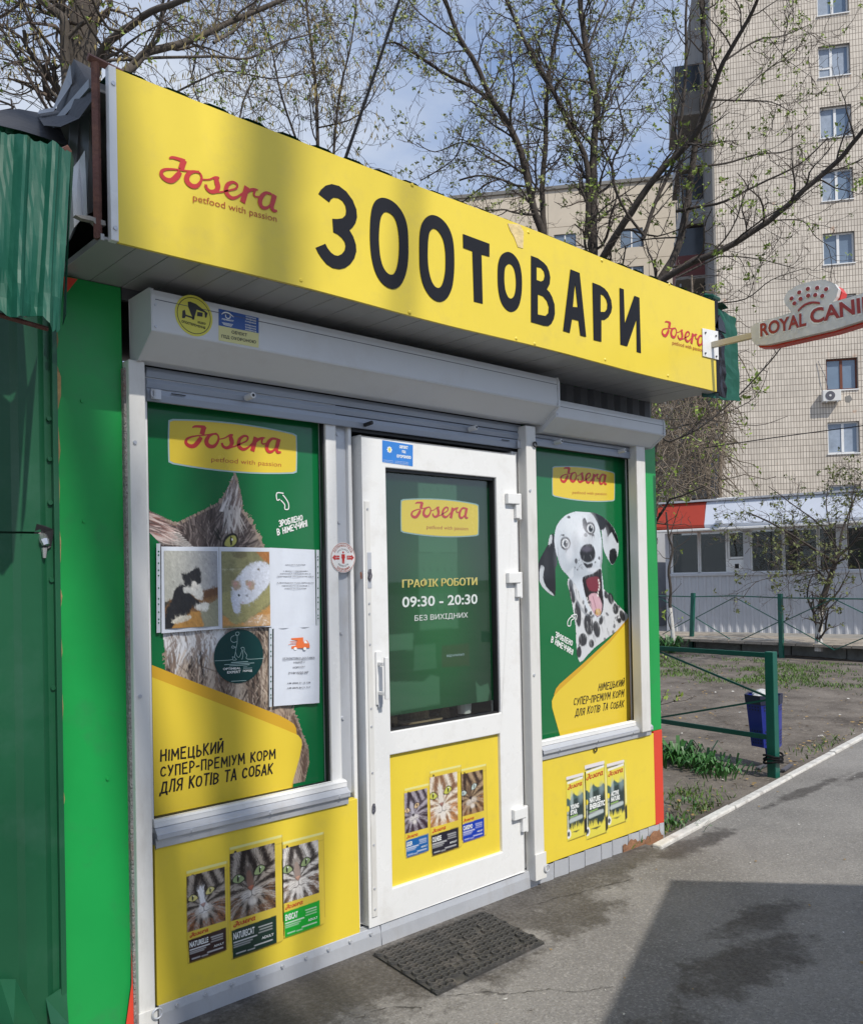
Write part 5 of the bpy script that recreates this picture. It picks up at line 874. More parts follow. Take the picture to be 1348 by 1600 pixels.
bagprint(lp, f1, PF, ((905, 85), (1160, 5), (910, 455), (1160, 385)), ((910, 515), (1160, 448), (915, 690), (1162, 635)), ((908, 30), (1165, -45)), (1203, 400), (S(60, 54, 52), S(150, 142, 136), S(215, 210, 205), EYE, S(120, 90, 70), None, S(190, 150, 130)), S(20, 165, 50), ('ENSICAT', .34, 1), 23, (.42, .4, .5), .12, .0021)
bagprint(dp, f2, PD, ((180, 490), (460, 400), (175, 975), (460, 900)), ((175, 1060), (462, 985), (185, 1280), (465, 1200)), ((180, 430), (470, 330)), (484, 700), (S(50, 40, 48), S(110, 100, 110), S(170, 162, 172), S(220, 190, 150), S(70, 50, 60), S(175, 170, 180), S(40, 35, 40)), S(30, 95, 160), ('LEGER', .25, 1), 31, (.38, .42, .42), .22, .0034)
bagprint(dp, f2, PD, ((500, 300), (830, 190), (485, 895), (830, 805)), ((490, 1000), (830, 900), (500, 1255), (832, 1165)), ((500, 215), (830, 110)), (885, 700), (S(130, 95, 70), S(185, 155, 125), S(225, 215, 200), S(200, 200, 90), S(190, 130, 75), S(215, 208, 198), S(150, 110, 100)), S(38, 36, 48), ('CULINESSE', .32, 1), 32, (.42, .42, .52), .12, .0034)
bagprint(dp, f2, PD, ((875, 255), (1145, 170), (880, 765), (1150, 685)), ((885, 855), (1155, 785), (895, 1080), (1160, 1020)), ((870, 190), (1150, 95)), (1195, 600), (S(60, 45, 38), S(120, 98, 78), S(170, 145, 115), S(190, 205, 200), S(150, 105, 65), None, S(50, 40, 40)), S(25, 60, 170), ('CARISMO', .42, 1), 33, (.42, .4, .48), .28, .0034)
f3 = z_((870, 1160), 9.415)
def dogbag(l, r_, t0, t1, b0, b1, lines, seed, x2):
    y = PF; x0 = W(*f3(l, b0), y)[0]; x1 = W(*f3(r_, b1), y)[0]; zt = W(*f3(l+10, t0), y)[1]; zb = W(*f3(l, b0), y)[1]; w_ = x1-x0; h_ = zt-zb; C = Canvas(x0, x1+.02, zb, zt, .0042, S(228, 205, 72)); P = lambda u, v: (x0+w_*u, zb+h_*v)
    C.c[:] = S(225, 212, 80); C.poly([P(0, .95), P(1, .95), P(1, 1), P(0, 1)], S(225, 220, 225)); C.poly([P(.02, .925), P(.95, .935), P(.95, .95), P(.02, .945)], S(60, 65, 80)); C.line([P(.1, .90), P(.95, .925)], .01, S(235, 235, 235)); 
    C.poly([P(0, .66), P(.1, .66), P(.2, .62), P(.36, .70), P(.42, .73), P(.46, .70), P(.6, .665), P(.8, .66), P(.93, .70), P(.98, .67), P(.98, .16), P(0, .14)], S(70, 96, 92)); C.poly([P(.15, .5), P(.4, .62), P(.98, .58), P(.98, .16), P(.1, .14)], S(42, 56, 54), .9, smooth=2); C.ell(P(.3, .6), .012, .045, S(170, 185, 185), .7, soft=.8); C.ell(P(.82, .63), .02, .03, S(140, 160, 165), .6, soft=.9)
    for k in range(14): a = P(.05+.068*k, .13); C.poly([(a[0]-.008, a[1]), (a[0]+.008, a[1]), (a[0]+rng.uniform(-.006, .006), a[1]+rng.uniform(.02, .05))], S(225, 212, 80))
    C.line([P(.2, .30), P(.85, .32)], .02, S(190, 200, 200), .9); C.line([P(.2, .36), P(.6, .37)], .006, S(150, 190, 100)); C.line([P(.2, .34), P(.75, .345)], .004, S(200, 200, 200), .7)
    for v in (.46, .38, .32, .26, .2): C.line([P(.06, v), P(.06, v-.03)], .012, S(200, 205, 190), .8)
    C.ell(P(.06, .5), .012, .014, S(235, 215, 60)); C.ell(P(.08, .11), .018, .022, S(230, 230, 230)); C.ell(P(.08, .11), .010, .012, S(70, 80, 80)); C.line([P(.05, 0), P(1, .01)], .006, S(120, 95, 30)); C.line([P(1, 0), P(1, .95)], .005, S(150, 130, 60)); C.poly([(x1, zb+.01), (x1+.018, zb+.02), (x1+.018, zb+.09), (x1, zb+.08)], S(40, 42, 38)); C.poly([(x1+.002, zb+.09), (x1+.018, zb+.1), (x1+.016, zt-.1), (x1+.003, zt-.02)], S(235, 225, 150))
    o = C.mesh('bag_picture', M['print'], rpn, y-.0012); logo('wordmark', o, x0+w_*.06, x0+w_*.9, zb+h_*.78, y-.0022, M['red'], shear=.03, w=1.1)
    mb = MB()
    for i, (s, ww) in enumerate(lines): B = np.array([x0+w_*.2, y-.002, zb+h_*(.475-.085*i)]); text3(mb, s, B, B+np.array([w_*ww, 0, 0]), B+np.array([0, 0, h_*.075]), .05)
    mb.build('bag_lettering', M['pwhite'], o)['kind'] = 'stuff'
dogbag(150, 400, 500, 400, 1462, 1405, (('YOUNG', .5), ('STAR', .4)), 1, 0); dogbag(425, 715, 330, 190, 1440, 1372, (('NATURE', .55), ('ENERGETIC', .78)), 2, 0); dogbag(745, 1000, 310, 190, 1262, 1200, (('ACTIVE', .45), ('NATURE', .5)), 3, 0)
MB().tube(ringt((onY(930, 1171, -.01)[0], -.01, onY(930, 1171, -.01)[2]), .012, 0), .003, 6).build('wire_loop', M['black'], K)

# ------------------------------------------------------------------ stickers and notices
def disc(c, r, y, n=40, sx=1.): return [(c[0]+r*sx*math.cos(a), y, c[1]+r*math.sin(a)) for a in np.linspace(0, 2*math.pi, n, endpoint=False)]
def ringmesh(c, r0, r1, y, sx=1.): return MB().holes([disc(c, r1, y, 48, sx), disc(c, r0, y, 48, sx)])
BY = -.1555
fs_ = z_((265, 455), 8.987); b3 = lambda x, y, yy=BY: np.array([W(*fs_(x, y), BY)[0], yy, W(*fs_(x, y), BY)[1]])
cs = W(*fs_(344, 345), BY); rs = (W(*fs_(344, 60), BY)[1]-W(*fs_(344, 630), BY)[1])/2
st = thing('camera_sticker', 'round yellow video surveillance sticker on the long shutter box', 'sticker', (cs[0], BY, cs[1]))
MB().ext(disc(cs, rs, BY), (0, -.0005, 0)).build('disc', M['styel'], st); ringmesh(cs, rs*.86, rs*.89, BY-.0012).build('ring', M['ink'], st)
mb = MB(); q = lambda l, yy=BY-.0014: [b3(x, y, yy) for x, y in l]
mb.holes([q([(255, 150), (290, 148), (370, 180), (535, 310), (515, 375), (495, 370), (490, 300), (380, 260), (345, 380), (325, 375), (300, 320), (262, 220)])]); mb.holes([q([(180, 275), (215, 262), (228, 330), (320, 360), (350, 365), (345, 400), (320, 400), (310, 380), (225, 352), (212, 380), (175, 378)])]); mb.holes([q([(390, 290), (465, 305), (460, 360), (385, 350)], BY-.0018)])
mb.build('camera_mark', M['ink'], st)
mb = MB(); text3(mb, 'ВІДЕО', b3(395, 455, BY-.0014), b3(505, 480, BY-.0014), b3(397, 420, BY-.0014), .03); text3(mb, 'СПОСТЕРЕЖЕННЯ', b3(168, 440, BY-.0014), b3(500, 535, BY-.0014), b3(170, 405, BY-.0014), .03); mb.build('lettering', M['ink'], st)
st = thing('guard_sticker', 'blue and pale yellow guarded object sticker on the long shutter box', 'sticker', (b3(690, 780)))
MB().ext([b3(*p) for p in ((690, 245), (1252, 375), (1252, 590), (690, 480))], (0, -.0005, 0)).build('blue_half', M['pblue'], st); MB().ext([b3(*p) for p in ((690, 481), (1252, 591), (1252, 795), (690, 690))], (0, -.0005, 0)).build('yellow_half', M['paleyel'], st)
mb = MB(); e1_ = lambda l: [(b3(x, y)[0], b3(x, y)[2]) for x, y in l]
ribbon(mb, e1_([(730, 325), (770, 300), (830, 310), (898, 365)]), [.002, .004, .004, .002], BY-.0014); ribbon(mb, e1_([(785, 330), (790, 365), (820, 385), (850, 370), (850, 340)]), [.003]*5, BY-.0014)
for i, (x0, x1) in enumerate(((1070, 1210), (1070, 1210), (1060, 1210), (1060, 1210), (1060, 1210), (1060, 1215))): B = b3(x0, 370+i*34+(i > 2)*12, BY-.0014); E_ = b3(x1, 370+i*34+(i > 2)*12+33, BY-.0014); text3(mb, '044 2'+str(31+i*7)+' 0'+str(i)+' 10' if 0 else 'охорона', B, E_, B+np.array([0, 0, .006]), .02)
text3(mb, 'ВЕНБЕСТ', b3(735, 402, BY-.0014), b3(900, 432, BY-.0014), b3(735, 380, BY-.0014), .05)
for i in range(3): ribbon(mb, e1_([(735+10*i, 440+14*i), (890-10*i, 470+14*i)]), [.0018]*2, BY-.0014, 1)
mb.build('blue_half_print', M['pwhite'], st)['kind'] = 'stuff'; mb = MB(); text3(mb, "ОБ'ЄКТ", b3(870, 595, BY-.0014), b3(1088, 640, BY-.0014), b3(870, 550, BY-.0014), .02); text3(mb, 'ПІД ОХОРОНОЮ', b3(728, 660, BY-.0014), b3(1212, 745, BY-.0014), b3(728, 608, BY-.0014), .02); mb.build('lettering', M['ink'], st)
# blue police sticker on the door frame
fp = z_((590, 680), 20.74); DY = -.0125; d3 = lambda x, y, yy=DY-.0008: np.array([W(*fp(x, y), DY)[0], yy, W(*fp(x, y), DY)[1]])
st = thing('police_guard_sticker', 'small blue sticker with star badge on the top left of the door', 'sticker', d3(140, 860, DY))
MB().ext([d3(*p, DY) for p in ((150, 160), (1140, 320), (1135, 1010), (150, 870))], (0, -.0005, 0)).build('ground', M['sky2'], st)
cc = d3(380, 470); mb = MB(); pts = []
for k in range(16): a = k*math.pi/8; r_ = (.0145 if k % 2 == 0 else .0105); pts.append((cc[0]+r_*math.cos(a), DY-.0009, cc[2]+r_*math.sin(a)))
mb.holes([pts]); text3(mb, "ОБ'ЄКТ", d3(700, 420), d3(980, 455), d3(700, 320), .06); text3(mb, 'ПІД', d3(785, 580), d3(905, 600), d3(785, 485), .06); text3(mb, 'ОХОРОНОЮ', d3(610, 720), d3(1075, 775), d3(610, 620), .06)
for i in range(3): text3(mb, 'поліція охорони', d3(180, 810+45*i), d3(500, 850+45*i), d3(180, 785+45*i), 0); text3(mb, 'цілодобово', d3(560, 850+45*i), d3(1000, 900+45*i), d3(560, 825+45*i), 0)
mb.build('print', M['pwhite'], st); MB().holes([[(cc[0]+x, DY-.0014, cc[2]+z) for x, z in ((-.005, .007), (.005, .007), (.0055, 0), (.003, -.006), (0, -.009), (-.003, -.006), (-.0055, 0))]]).build('shield', M['styel'], st)
# round distance sticker on the jamb
fr_ = z_((505, 835), 22.85); JY = .0345; c_ = W(*fr_(655, 830), .02); rr = (W(*fr_(655, 290), .02)[1]-W(*fr_(655, 1370), .02)[1])/2
st = thing('distance_sticker', 'round white keep your distance sticker beside the door', 'sticker', (c_[0], .015, c_[1])); yy = .010
MB().ext(disc(c_, rr, yy), (0, -.0005, 0)).build('disc', M['pvc'], st); mb = ringmesh(c_, rr*.93, rr*.965, yy-.001); P_ = lambda u, v: (c_[0]+rr*u, yy-.0012, c_[1]+rr*v)
def arc_text(mb, s, r, a0, a1, h, flip=False):
    for i, ch in enumerate(s):
        if ch == ' ': continue
        a = math.radians(a0+(a1-a0)*i/(len(s)-1)); t = np.array([math.sin(a), -math.cos(a)])*(1 if not flip else -1); n_ = np.array([math.cos(a), math.sin(a)])*(1 if not flip else -1)
        o = np.array([math.cos(a), math.sin(a)])*r-n_*h/2-t*h*.35; B = P_(*o); E2 = P_(*(o+t*h*.7)); T2 = P_(*(o+n_*h)); text3(mb, ch, B, E2, T2, .02)
arc_text(mb, 'ДОТРИМУЙТЕСЬ', .80, 150, 30, .17); arc_text(mb, 'ЗДОРОВ’Я', .80, -125, -55, .17, True)
mb.build('red_ring_print', M['dred'], st); mb = MB(); arc_text(mb, 'ДИСТАНЦІЇ', .56, 140, 40, .11); arc_text(mb, 'БЕРЕЖІТЬ', .56, -130, -50, .11, True); mb.build('black_print', M['ink2'], st)
mb = MB(); mb.holes([[P_(*p) for p in ((-.13, .22), (.13, .22), (.15, -.05), (.10, -.05), (.09, -.40), (.02, -.40), (0, -.1), (-.02, -.40), (-.09, -.40), (-.10, -.05), (-.15, -.05))]]); mb.holes([[P_(.07*math.cos(a), .34+.07*math.sin(a)) for a in np.linspace(0, 6.28, 14, endpoint=False)]])
for k in (-1, 1): mb.holes([[P_(k*x, z) for x, z in ((.3, .13), (.68, .13), (.68, .2), (.88, 0), (.68, -.2), (.68, -.13), (.3, -.13))]])
mb.build('figure_and_arrows', M['red'], st)
mb = MB()
for k in (-1, 1): text3(mb, '1,5 м', P_(.5*k-.16, -.06), P_(.5*k+.16, -.06), P_(.5*k-.16, .06), .02)
for i in range(len(mb.v)): v = mb.v[i]; mb.v[i] = (v[0], v[1]-.0006, v[2])
mb.build('arrow_print', M['pwhite'], st)
# notices in plastic sleeves on the left window
NY = PY-.012; fn = z_((240, 840), 6.74); n3 = lambda x, y, yy=NY: np.array([W(*fn(x, y), NY)[0], yy, W(*fn(x, y), NY)[1]])
def sleeve(label, corners, strip, pts_px, nm='taped_notice', mm='paper'):
    t = thing(nm, label, 'notice', n3(*corners[3]), 'notices taped on the left window'); 
    a = [n3(*p) for p in corners]; V = []
    nx = 8
    for i in range(nx+1):
        for b, c in ((a[0], a[1]), (a[3], a[2])): p = b+(c-b)*i/nx; V.append(p+np.array([0, .0025*math.sin(i*1.7+corners[0][0])-.001, 0]))
    mb = MB().add(V+[v+np.array([0, .0008, 0]) for v in V], [(2*i, 2*i+2, 2*i+3, 2*i+1) for i in range(nx)]+[(2*i+2*nx+2, 2*i+1+2*nx+2, 2*i+3+2*nx+2, 2*i+2+2*nx+2) for i in range(nx)]); mb.build('sheet', M[mm], t)
    if strip:
        s_ = [n3(*p) for p in strip]; MB().ext(s_, (0, .0006, 0)).build('punched_edge', M['sleeve'], t); L_ = s_[3]-s_[0]; mid = (s_[0]+s_[1])/2
        for k in (.09, .13, .22, .30, .36, .5, .62, .68, .77, .85, .89): c = mid+L_*k; MB().ext(disc((c[0], c[2]), .0028, NY-.0012, 8), (0, -.0002, 0)).build('hole', M['dkgreen'], t)
    return t
N1 = sleeve('taped photo of a black and white kitten, leftmost notice on the window', ((80, 95), (685, 98), (690, 962), (82, 1008)), ((32, 62), (74, 62), (76, 1000), (34, 1003)), 0)
N2 = sleeve('taped photo of a white kitten lying on tiles, middle notice on the window', ((689, 98), (1222, 108), (1240, 938), (692, 962)), None, 0)
N3 = sleeve('white typed notice in a plastic sleeve, right of the kitten photos', ((1226, 106), (1700, 128), (1712, 940), (1243, 962)), ((1712, 128), (1745, 130), (1750, 930), (1716, 940)), 0)
N4 = sleeve('white delivery notice with small orange van, lower right on the window', ((1262, 945), (1748, 925), (1745, 1740), (1262, 1776)), ((1218, 950), (1252, 946), (1248, 1780), (1218, 1785)), 0)
def photo(par, corners, seed, draw):
    a = [n3(*p) for p in corners]; C = Canvas(a[0][0], a[1][0], min(a[2][2], a[3][2]), max(a[0][2], a[1][2]), .0022, (.2, .2, .2)); draw(C, lambda x, y: (n3(x, y)[0], n3(x, y)[2])); texturize(C, 2600, .012, .0035, seed+40, .22, None if seed == 2 else 1.9); C.mesh('photograph', M['photo'], par, NY-.0045)
def d1(C, P):
    X = np.linspace(0, 1, C.w)[None, :, None]; C.c[:] = np.array(S(178, 178, 168))*(1-X)+np.array(S(150, 152, 158))*X
    C.poly([P(100, 680), P(300, 620), P(520, 555), P(680, 515), P(680, 960), P(100, 970)], S(120, 88, 55)); C.poly([P(510, 560), P(680, 518), P(680, 600), P(520, 650)], S(92, 62, 40)); C.poly([P(480, 760), P(680, 640), P(680, 940), P(520, 940)], S(140, 140, 120)); C.poly([P(190, 900), P(390, 780), P(480, 780), P(520, 940), P(190, 955)], S(178, 132, 70))
    C.poly([P(105, 685), P(165, 665), P(160, 690), P(108, 740)], S(60, 60, 55)); K_ = S(34, 34, 38)
    C.poly([P(115, 955), P(120, 790), P(150, 720), P(190, 650), P(215, 560), P(260, 510), P(320, 500), P(350, 560), P(430, 640), P(500, 700), P(470, 750), P(400, 735), P(370, 800), P(300, 840), P(200, 930), P(185, 955)], K_, smooth=2)
    C.poly([P(285, 375), P(330, 385), P(400, 345), P(475, 315), P(498, 420), P(490, 480), P(440, 500), P(380, 530), P(330, 510), P(305, 450)], K_, smooth=2); C.poly([P(310, 520), P(400, 530), P(480, 500), P(520, 600), P(500, 660), P(440, 640), P(380, 580), P(320, 590)], S(200, 200, 195), smooth=2)
    C.poly([P(408, 460), P(432, 458), P(455, 500), P(480, 490), P(470, 540), P(420, 560), P(390, 530)], S(215, 212, 205), smooth=2); C.ell(P(447, 545), .004, .003, S(40, 30, 30)); C.poly([P(420, 740), P(500, 690), P(575, 690), P(570, 740), P(560, 775), P(500, 780)], S(205, 205, 200), smooth=2); C.poly([P(180, 890), P(230, 850), P(300, 820), P(385, 825), P(380, 860), P(250, 905), P(190, 900)], S(205, 200, 185), smooth=2)
def d2(C, P):
    C.c[:] = S(132, 130, 92); n = vnoise(C.h, C.w, 9, 9, 5)[..., None]; C.c = C.c*(.85+.3*n); C.line([P(700, 335), P(960, 330)], .003, S(180, 180, 150)); C.line([P(700, 590), P(900, 590)], .003, S(180, 180, 150)); C.ell(P(900, 180), .03, .012, S(110, 105, 75)); C.poly([P(1070, 150), P(1230, 150), P(1230, 290), P(1150, 230)], S(165, 110, 60)); C.poly([P(700, 780), P(760, 840), P(860, 905), P(960, 890), P(1240, 690), P(1240, 930), P(700, 930)], S(190, 140, 80)); C.poly([P(700, 620), P(800, 560), P(1100, 600), P(1240, 480), P(1235, 640), P(1100, 780), P(900, 905), P(830, 895), P(700, 760)], S(150, 146, 100), smooth=2)
    C.poly([P(960, 310), P(1020, 270), P(1120, 245), P(1210, 290), P(1215, 470), P(1150, 560), P(1060, 650), P(980, 700), P(900, 690), P(870, 640), P(830, 600), P(820, 500), P(880, 400)], S(205, 210, 222), smooth=2); C.poly([P(805, 560), P(860, 600), P(905, 700), P(910, 770), P(880, 800), P(840, 780), P(815, 680)], S(200, 205, 220), smooth=2)
    for x in (860, 1010): C.poly([P(x-55, 450), P(x+10, 455), P(x+50, 450), P(x+40, 540), P(x-20, 545)], S(170, 150, 130), smooth=2); C.ell(P(x-5, 490), .008, .01, S(190, 150, 140))
    for x in (893, 978): C.ell(P(x, 607), .0055, .004, S(40, 45, 55))
    C.ell(P(937, 680), .003, .003, S(150, 100, 95)); C.ell(P(1098, 335), .006, .004, S(120, 110, 100)); C.poly([P(1010, 830), P(1225, 800), P(1235, 920), P(930, 925)], S(195, 165, 130), .7)
    for k in range(16): a = P(1000+rng.uniform(0, 220), 810+rng.uniform(0, 100)); C.line([a, (a[0]+rng.normal(0, .006), a[1]+rng.normal(0, .006))], .002, S(240, 235, 225))
photo(N1, ((105, 143), (665, 143), (672, 930), (108, 955)), 1, d1); photo(N2, ((708, 145), (1212, 155), (1230, 925), (706, 930)), 2, d2)
def ntext(par, s, x, y, w_, h, m, bold=.0, und=False, dy=0): mb = MB(); B = n3(x-w_/2, y+h/2+dy, NY-.0044); E2 = n3(x+w_/2, y+h/2-dy, NY-.0044); T2 = n3(x-w_/2, y-h/2+dy, NY-.0044); text3(mb, s, B, E2, T2, bold); mb.build('typed_line', m, par)
ink2 = M['ink2']
for s, y, w_ in (('ШАНОВНІ ПОКУПЦІ!', 288, 210), ('У ЗВ’ЯЗКУ З ВВЕДЕННЯМ', 355, 260), ('КАРАНТИНУ, ПРОСИМО ВАС В', 382, 320), ('ПРИМІЩЕННЯ ЗАХОДИТИ ПО ЧЕРЗІ', 411, 385), ('В ПРИМІЩЕННІ МОЖЕ ПЕРЕБУВАТИ', 478, 385), ('ОДНОЧАСНО НЕ БІЛЬШЕ 1', 508, 285), ('(ОДНОГО) ПОКУПЦЯ', 538, 225)): ntext(N3, s, 1488, y, w_, 15, ink2, .01)
fz = lambda x, y: ((415+x/11.43-240)*6.74, (970+y/11.43-840)*6.74)
def nt2(s, x0, x1, y, h, bold=.01): a = fz((x0+x1)/2, y); ntext(N4, s, a[0], a[1], (x1-x0)*6.74/11.43, h*6.74/11.43, ink2, bold, dy=5)
nt2('БЕЗКОШТОВНА ДОСТАВКА', 300, 868, 665, 38); nt2('МІШКІВ З', 490, 688, 738, 32); nt2('КОРМОМ', 480, 688, 826, 34); nt2('7/10/15/20 КГ', 398, 760, 925, 40, .02); nt2('+38 (050) 31 12 134', 375, 790, 1110, 34, .02); nt2('+38 (067) 84 71 717', 375, 788, 1195, 34, .02)
v3 = lambda x, y: n3(*fz(x, y), NY-.0046)
mb = MB(); mb.holes([[v3(*p) for p in ((445, 310), (660, 295), (662, 380), (690, 345), (730, 350), (770, 410), (778, 480), (570, 490), (455, 500), (450, 455), (530, 440), (535, 410), (555, 350), (450, 335))]]); mb.build('van_mark', M['orange'], N4)
mb = MB()
for a, b in (((425, 370), (560, 362)), ((400, 420), (535, 412)), ((440, 395), (545, 388))): ribbon(mb, [(v3(*a)[0], v3(*a)[2]), (v3(*b)[0], v3(*b)[2])], [.0016]*2, NY-.0046, 1)
mb.build('van_speed_lines', M['orange'], N4); mb = MB()
for x in (520, 690): mb.holes([[tuple(v3(x+28*math.cos(a), 497+28*math.sin(a))+np.array([0, -.0004, 0])) for a in np.linspace(0, 6.28, 16, endpoint=False)]])
mb.holes([[tuple(v3(*p)+np.array([0, -.0004, 0])) for p in ((680, 355), (705, 350), (745, 400), (675, 400))]]); mb.build('van_wheels', M['pwhite'], N4)
mb = MB(); a = v3(300, 700); b = v3(868, 678); ribbon(mb, [(a[0], a[2]), (b[0], b[2])], [.0012]*2, NY-.0046, 1); mb.build('underline', ink2, N4)
# round petrol sticker (its square code is left out)
fo = z_((325, 970), 14.544); OY = PY-.004; o2 = lambda x, y: W(*fo(x, y), OY); oc = o2(708, 805); orr = (o2(708, 190)[1]-o2(708, 1415)[1])/2; osx = (o2(1265, 800)[0]-o2(145, 800)[0])/2/orr
st = thing('expert_sticker', 'round dark petrol sticker with line drawing of walker and sitting dog', 'sticker', (oc[0], OY, oc[1]-orr))
MB().ext(disc(oc, orr, OY, 48, osx), (0, -.0006, 0)).build('disc', M['petrol'], st); mb = MB()
for l in ([(150, 910), (540, 885), (550, 820), (600, 830), (645, 885), (560, 895)], [(600, 830), (625, 700), (640, 600), (660, 500), (660, 340), (625, 310), (640, 260), (700, 260), (700, 310), (660, 335), (620, 320)], [(600, 330), (530, 370), (520, 450), (580, 490), (650, 470)], [(625, 600), (560, 570), (535, 595), (560, 620), (625, 605)], [(625, 700), (650, 790), (700, 830), (740, 760), (770, 660), (745, 620), (790, 600), (820, 620), (825, 690), (880, 780), (895, 870), (1262, 850)], [(790, 660), (790, 800), (770, 880)]): ribbon(mb, [o2(*p) for p in l], [.0016]*len(l), OY-.0015, 4)
for (a, b, w_) in (((525, 950), (910, 925), .0026), ((370, 998), (1050, 955), .002), ((480, 1025), (945, 995), .002), ((800, 1080), (1000, 1070), .0015), ((800, 1050), (890, 1045), .0015), ((525, 1375), (870, 1355), .0018)): ribbon(mb, [o2(*a), o2(*b)], [w_, w_], OY-.0015, 1)
mb.build('line_drawing', M['mint'], st); mb = MB(); o3 = lambda x, y: (o2(x, y)[0], OY-.0016, o2(x, y)[1])
text3(mb, 'OPTIMEAL', o3(340, 1120), o3(740, 1100), o3(340, 1070), .02); text3(mb, 'EXPERT', o3(435, 1200), o3(738, 1180), o3(435, 1145), .02); text3(mb, 'ПОРОД', o3(795, 1170), o3(1000, 1160), o3(795, 1115), .04); mb.build('lettering', M['pwhite'], st)

# ------------------------------------------------------------------ neighbouring dark green metal kiosk, its awning
NK = thing('metal_kiosk', 'dark green ribbed metal kiosk left of the pet shop, with broken lock', 'kiosk', (-.3, 0, G))
def rib_sheet(name, x0, x1, z0, z1, y, period, depth, m, par, off=0):
    prof = []; x = x0; k = 0
    while x < x1-1e-6:
        for dx, dd in ((0, 0), (.62, 0), (.68, -1), (.86, -1), (.92, 0)):
            xx = x+dx*period
            if xx < x1: prof.append((xx, y+dd*depth))
        x += period
    prof.append((x1, y)); n = len(prof); V = [(a, b, z0) for a, b in prof]+[(a, b, z1) for a, b in prof]
    return MB().add(V, [(i, i+1, i+1+n, i+n) for i in range(n-1)]).build(name, m, par)
rib_sheet('wall_sheet', .905-.315*5, .905, 1.712, 2.9, -.02, .315, .012, M['dkgreen'], NK); rib_sheet('wall_sheet', .905-.315*5, .905, G-.02, 1.706, -.023, .315, .012, M['dkgreen'], NK)
bx('body', M['dkgreen'], NK, -1.5, .9, .0, 2.3, G-.02, 2.86, bevel=0); bx('corner_angle', M['dkgreen'], NK, .898, .914, -.040, .0, G, 2.5, bevel=.002)
for z in (2.05, 1.93, 1.57, 1.80, 1.25): MB().tube([(.892, -.022, z), (.892, -.029, z)], .007, 8).build('rivet', M['dkgreen'], NK)
blob('torn_hole', (.865, -.026, 1.69), .03, M['black'], NK, 5, 7)
MB().ext([(.842, -.03, 1.70), (.85, -.035, 1.735), (.875, -.032, 1.73), (.90, -.03, 1.72), (.892, -.03, 1.67), (.87, -.033, 1.655), (.848, -.03, 1.66)], (0, .004, 0)).build('lock_pocket', M['black'], NK)
MB().tube([(.867, -.03, 1.70), (.867, -.045, 1.685), (.870, -.05, 1.672)], [.012, .014, .010], 10).tube([(.868, -.04, 1.665), (.868, -.04, 1.635)], [.009, .005], 8).build('padlock', M['chrome'], NK)
sheet3('bent_foot', [(0, 1530, -.05), (0, 1600, -.12), (25, 1530, -.05), (22, 1600, -.16), (32, 1560, -.06), (60, 1600, -.1)], M['dkgreen'], NK); sheet3('bent_foot', [(72, 1560, -.035), (80, 1600, -.07), (104, 1540, -.035), (108, 1600, -.06)], M['dkgreen'], NK)
pxpoly('red_scrap', [(100, 432), (122, 436), (101, 462)], -.03, M['redp'], NK)
AW = thing('corrugated_awning', 'dented teal corrugated metal awning hanging over the dark green kiosk', 'awning', (.6, -.5, 2.2))
def awning():
    a0_, a1_ = onY(-260, 130, -.52), onY(112, 236, -.50); b0_, b1_ = onY(-260, 405, -.60), onY(95, 512, -.53); n = 66; q = np.random.default_rng(4); V = []; rows = 13
    prof = lambda t: [0, 0, 1, 1, 0, 0][int(t) % 6]*(1-(t % 1))+[0, 0, 1, 1, 0, 0][(int(t)+1) % 6]*(t % 1)
    for j in range(rows+1):
        v = j/rows
        for i in range(n+1):
            u = i/n; p = (a0_*(1-u)+a1_*u)*(1-v)+(b0_*(1-u)+b1_*u)*v; d = prof(u*42+.3)*.022; dent = .008*math.sin(u*40+v*5)*v*v+(q.uniform(-.004, .004) if j >= rows-2 else q.uniform(-.0008, .0008)); V.append(p+np.array([0, -d+dent, ((q.uniform(-.006, .006) if j == 0 else q.uniform(-.006, .004)+.014*math.sin(u*31)) if j in (0, rows) else 0)]))
    N_ = len(V); V += [v+np.array([0, .003, 0]) for v in V]; fs = []
    for j in range(rows):
        for i in range(n): a = j*(n+1)+i; fs += [(a, a+n+1, a+n+2, a+1), (a+N_, a+1+N_, a+n+2+N_, a+n+1+N_)]
    MB().add(V, fs).build('awning_sheet', M['teal'], AW)
    rows_ = []
    MB().tube([b0_+np.array([0, .03, -.005]), b1_+np.array([-.02, .03, .0])], .006, 6).build('edge_rod', M['rust'], AW)
    sheet3('bent_side', [(112, 236, -.50), (104, 512-20, -.52), (116, 252, -.42), (99, 508, -.44)], M['teal'], AW)
    for u in (.55, .98): p = a0_*(1-u)+a1_*u; MB().tube([p, p+np.array([0, .5, .12])], .012, 4).build('bracket', M['rust'], AW)
    MB().add([a0_, a1_, a1_+np.array([0, .48, .10]), a0_+np.array([0, .48, .10])], [(0, 1, 2, 3)]).build('top_sheet', M['teal'], AW)
awning()
pl_ = thing('lamp_bowl', 'grey bowl-shaped lamp hanging under the teal awning', 'lamp', onY(40, 500, -.3)); a = onY(40, 470, -.3)
MB().tube([a+np.array([0, 0, .05]), a+np.array([0, 0, 0]), a+np.array([0, 0, -.03]), a+np.array([0, 0, -.042])], [.045, .043, .03, .005], 16).build('shade', M['soffit'], pl_, smooth=True)

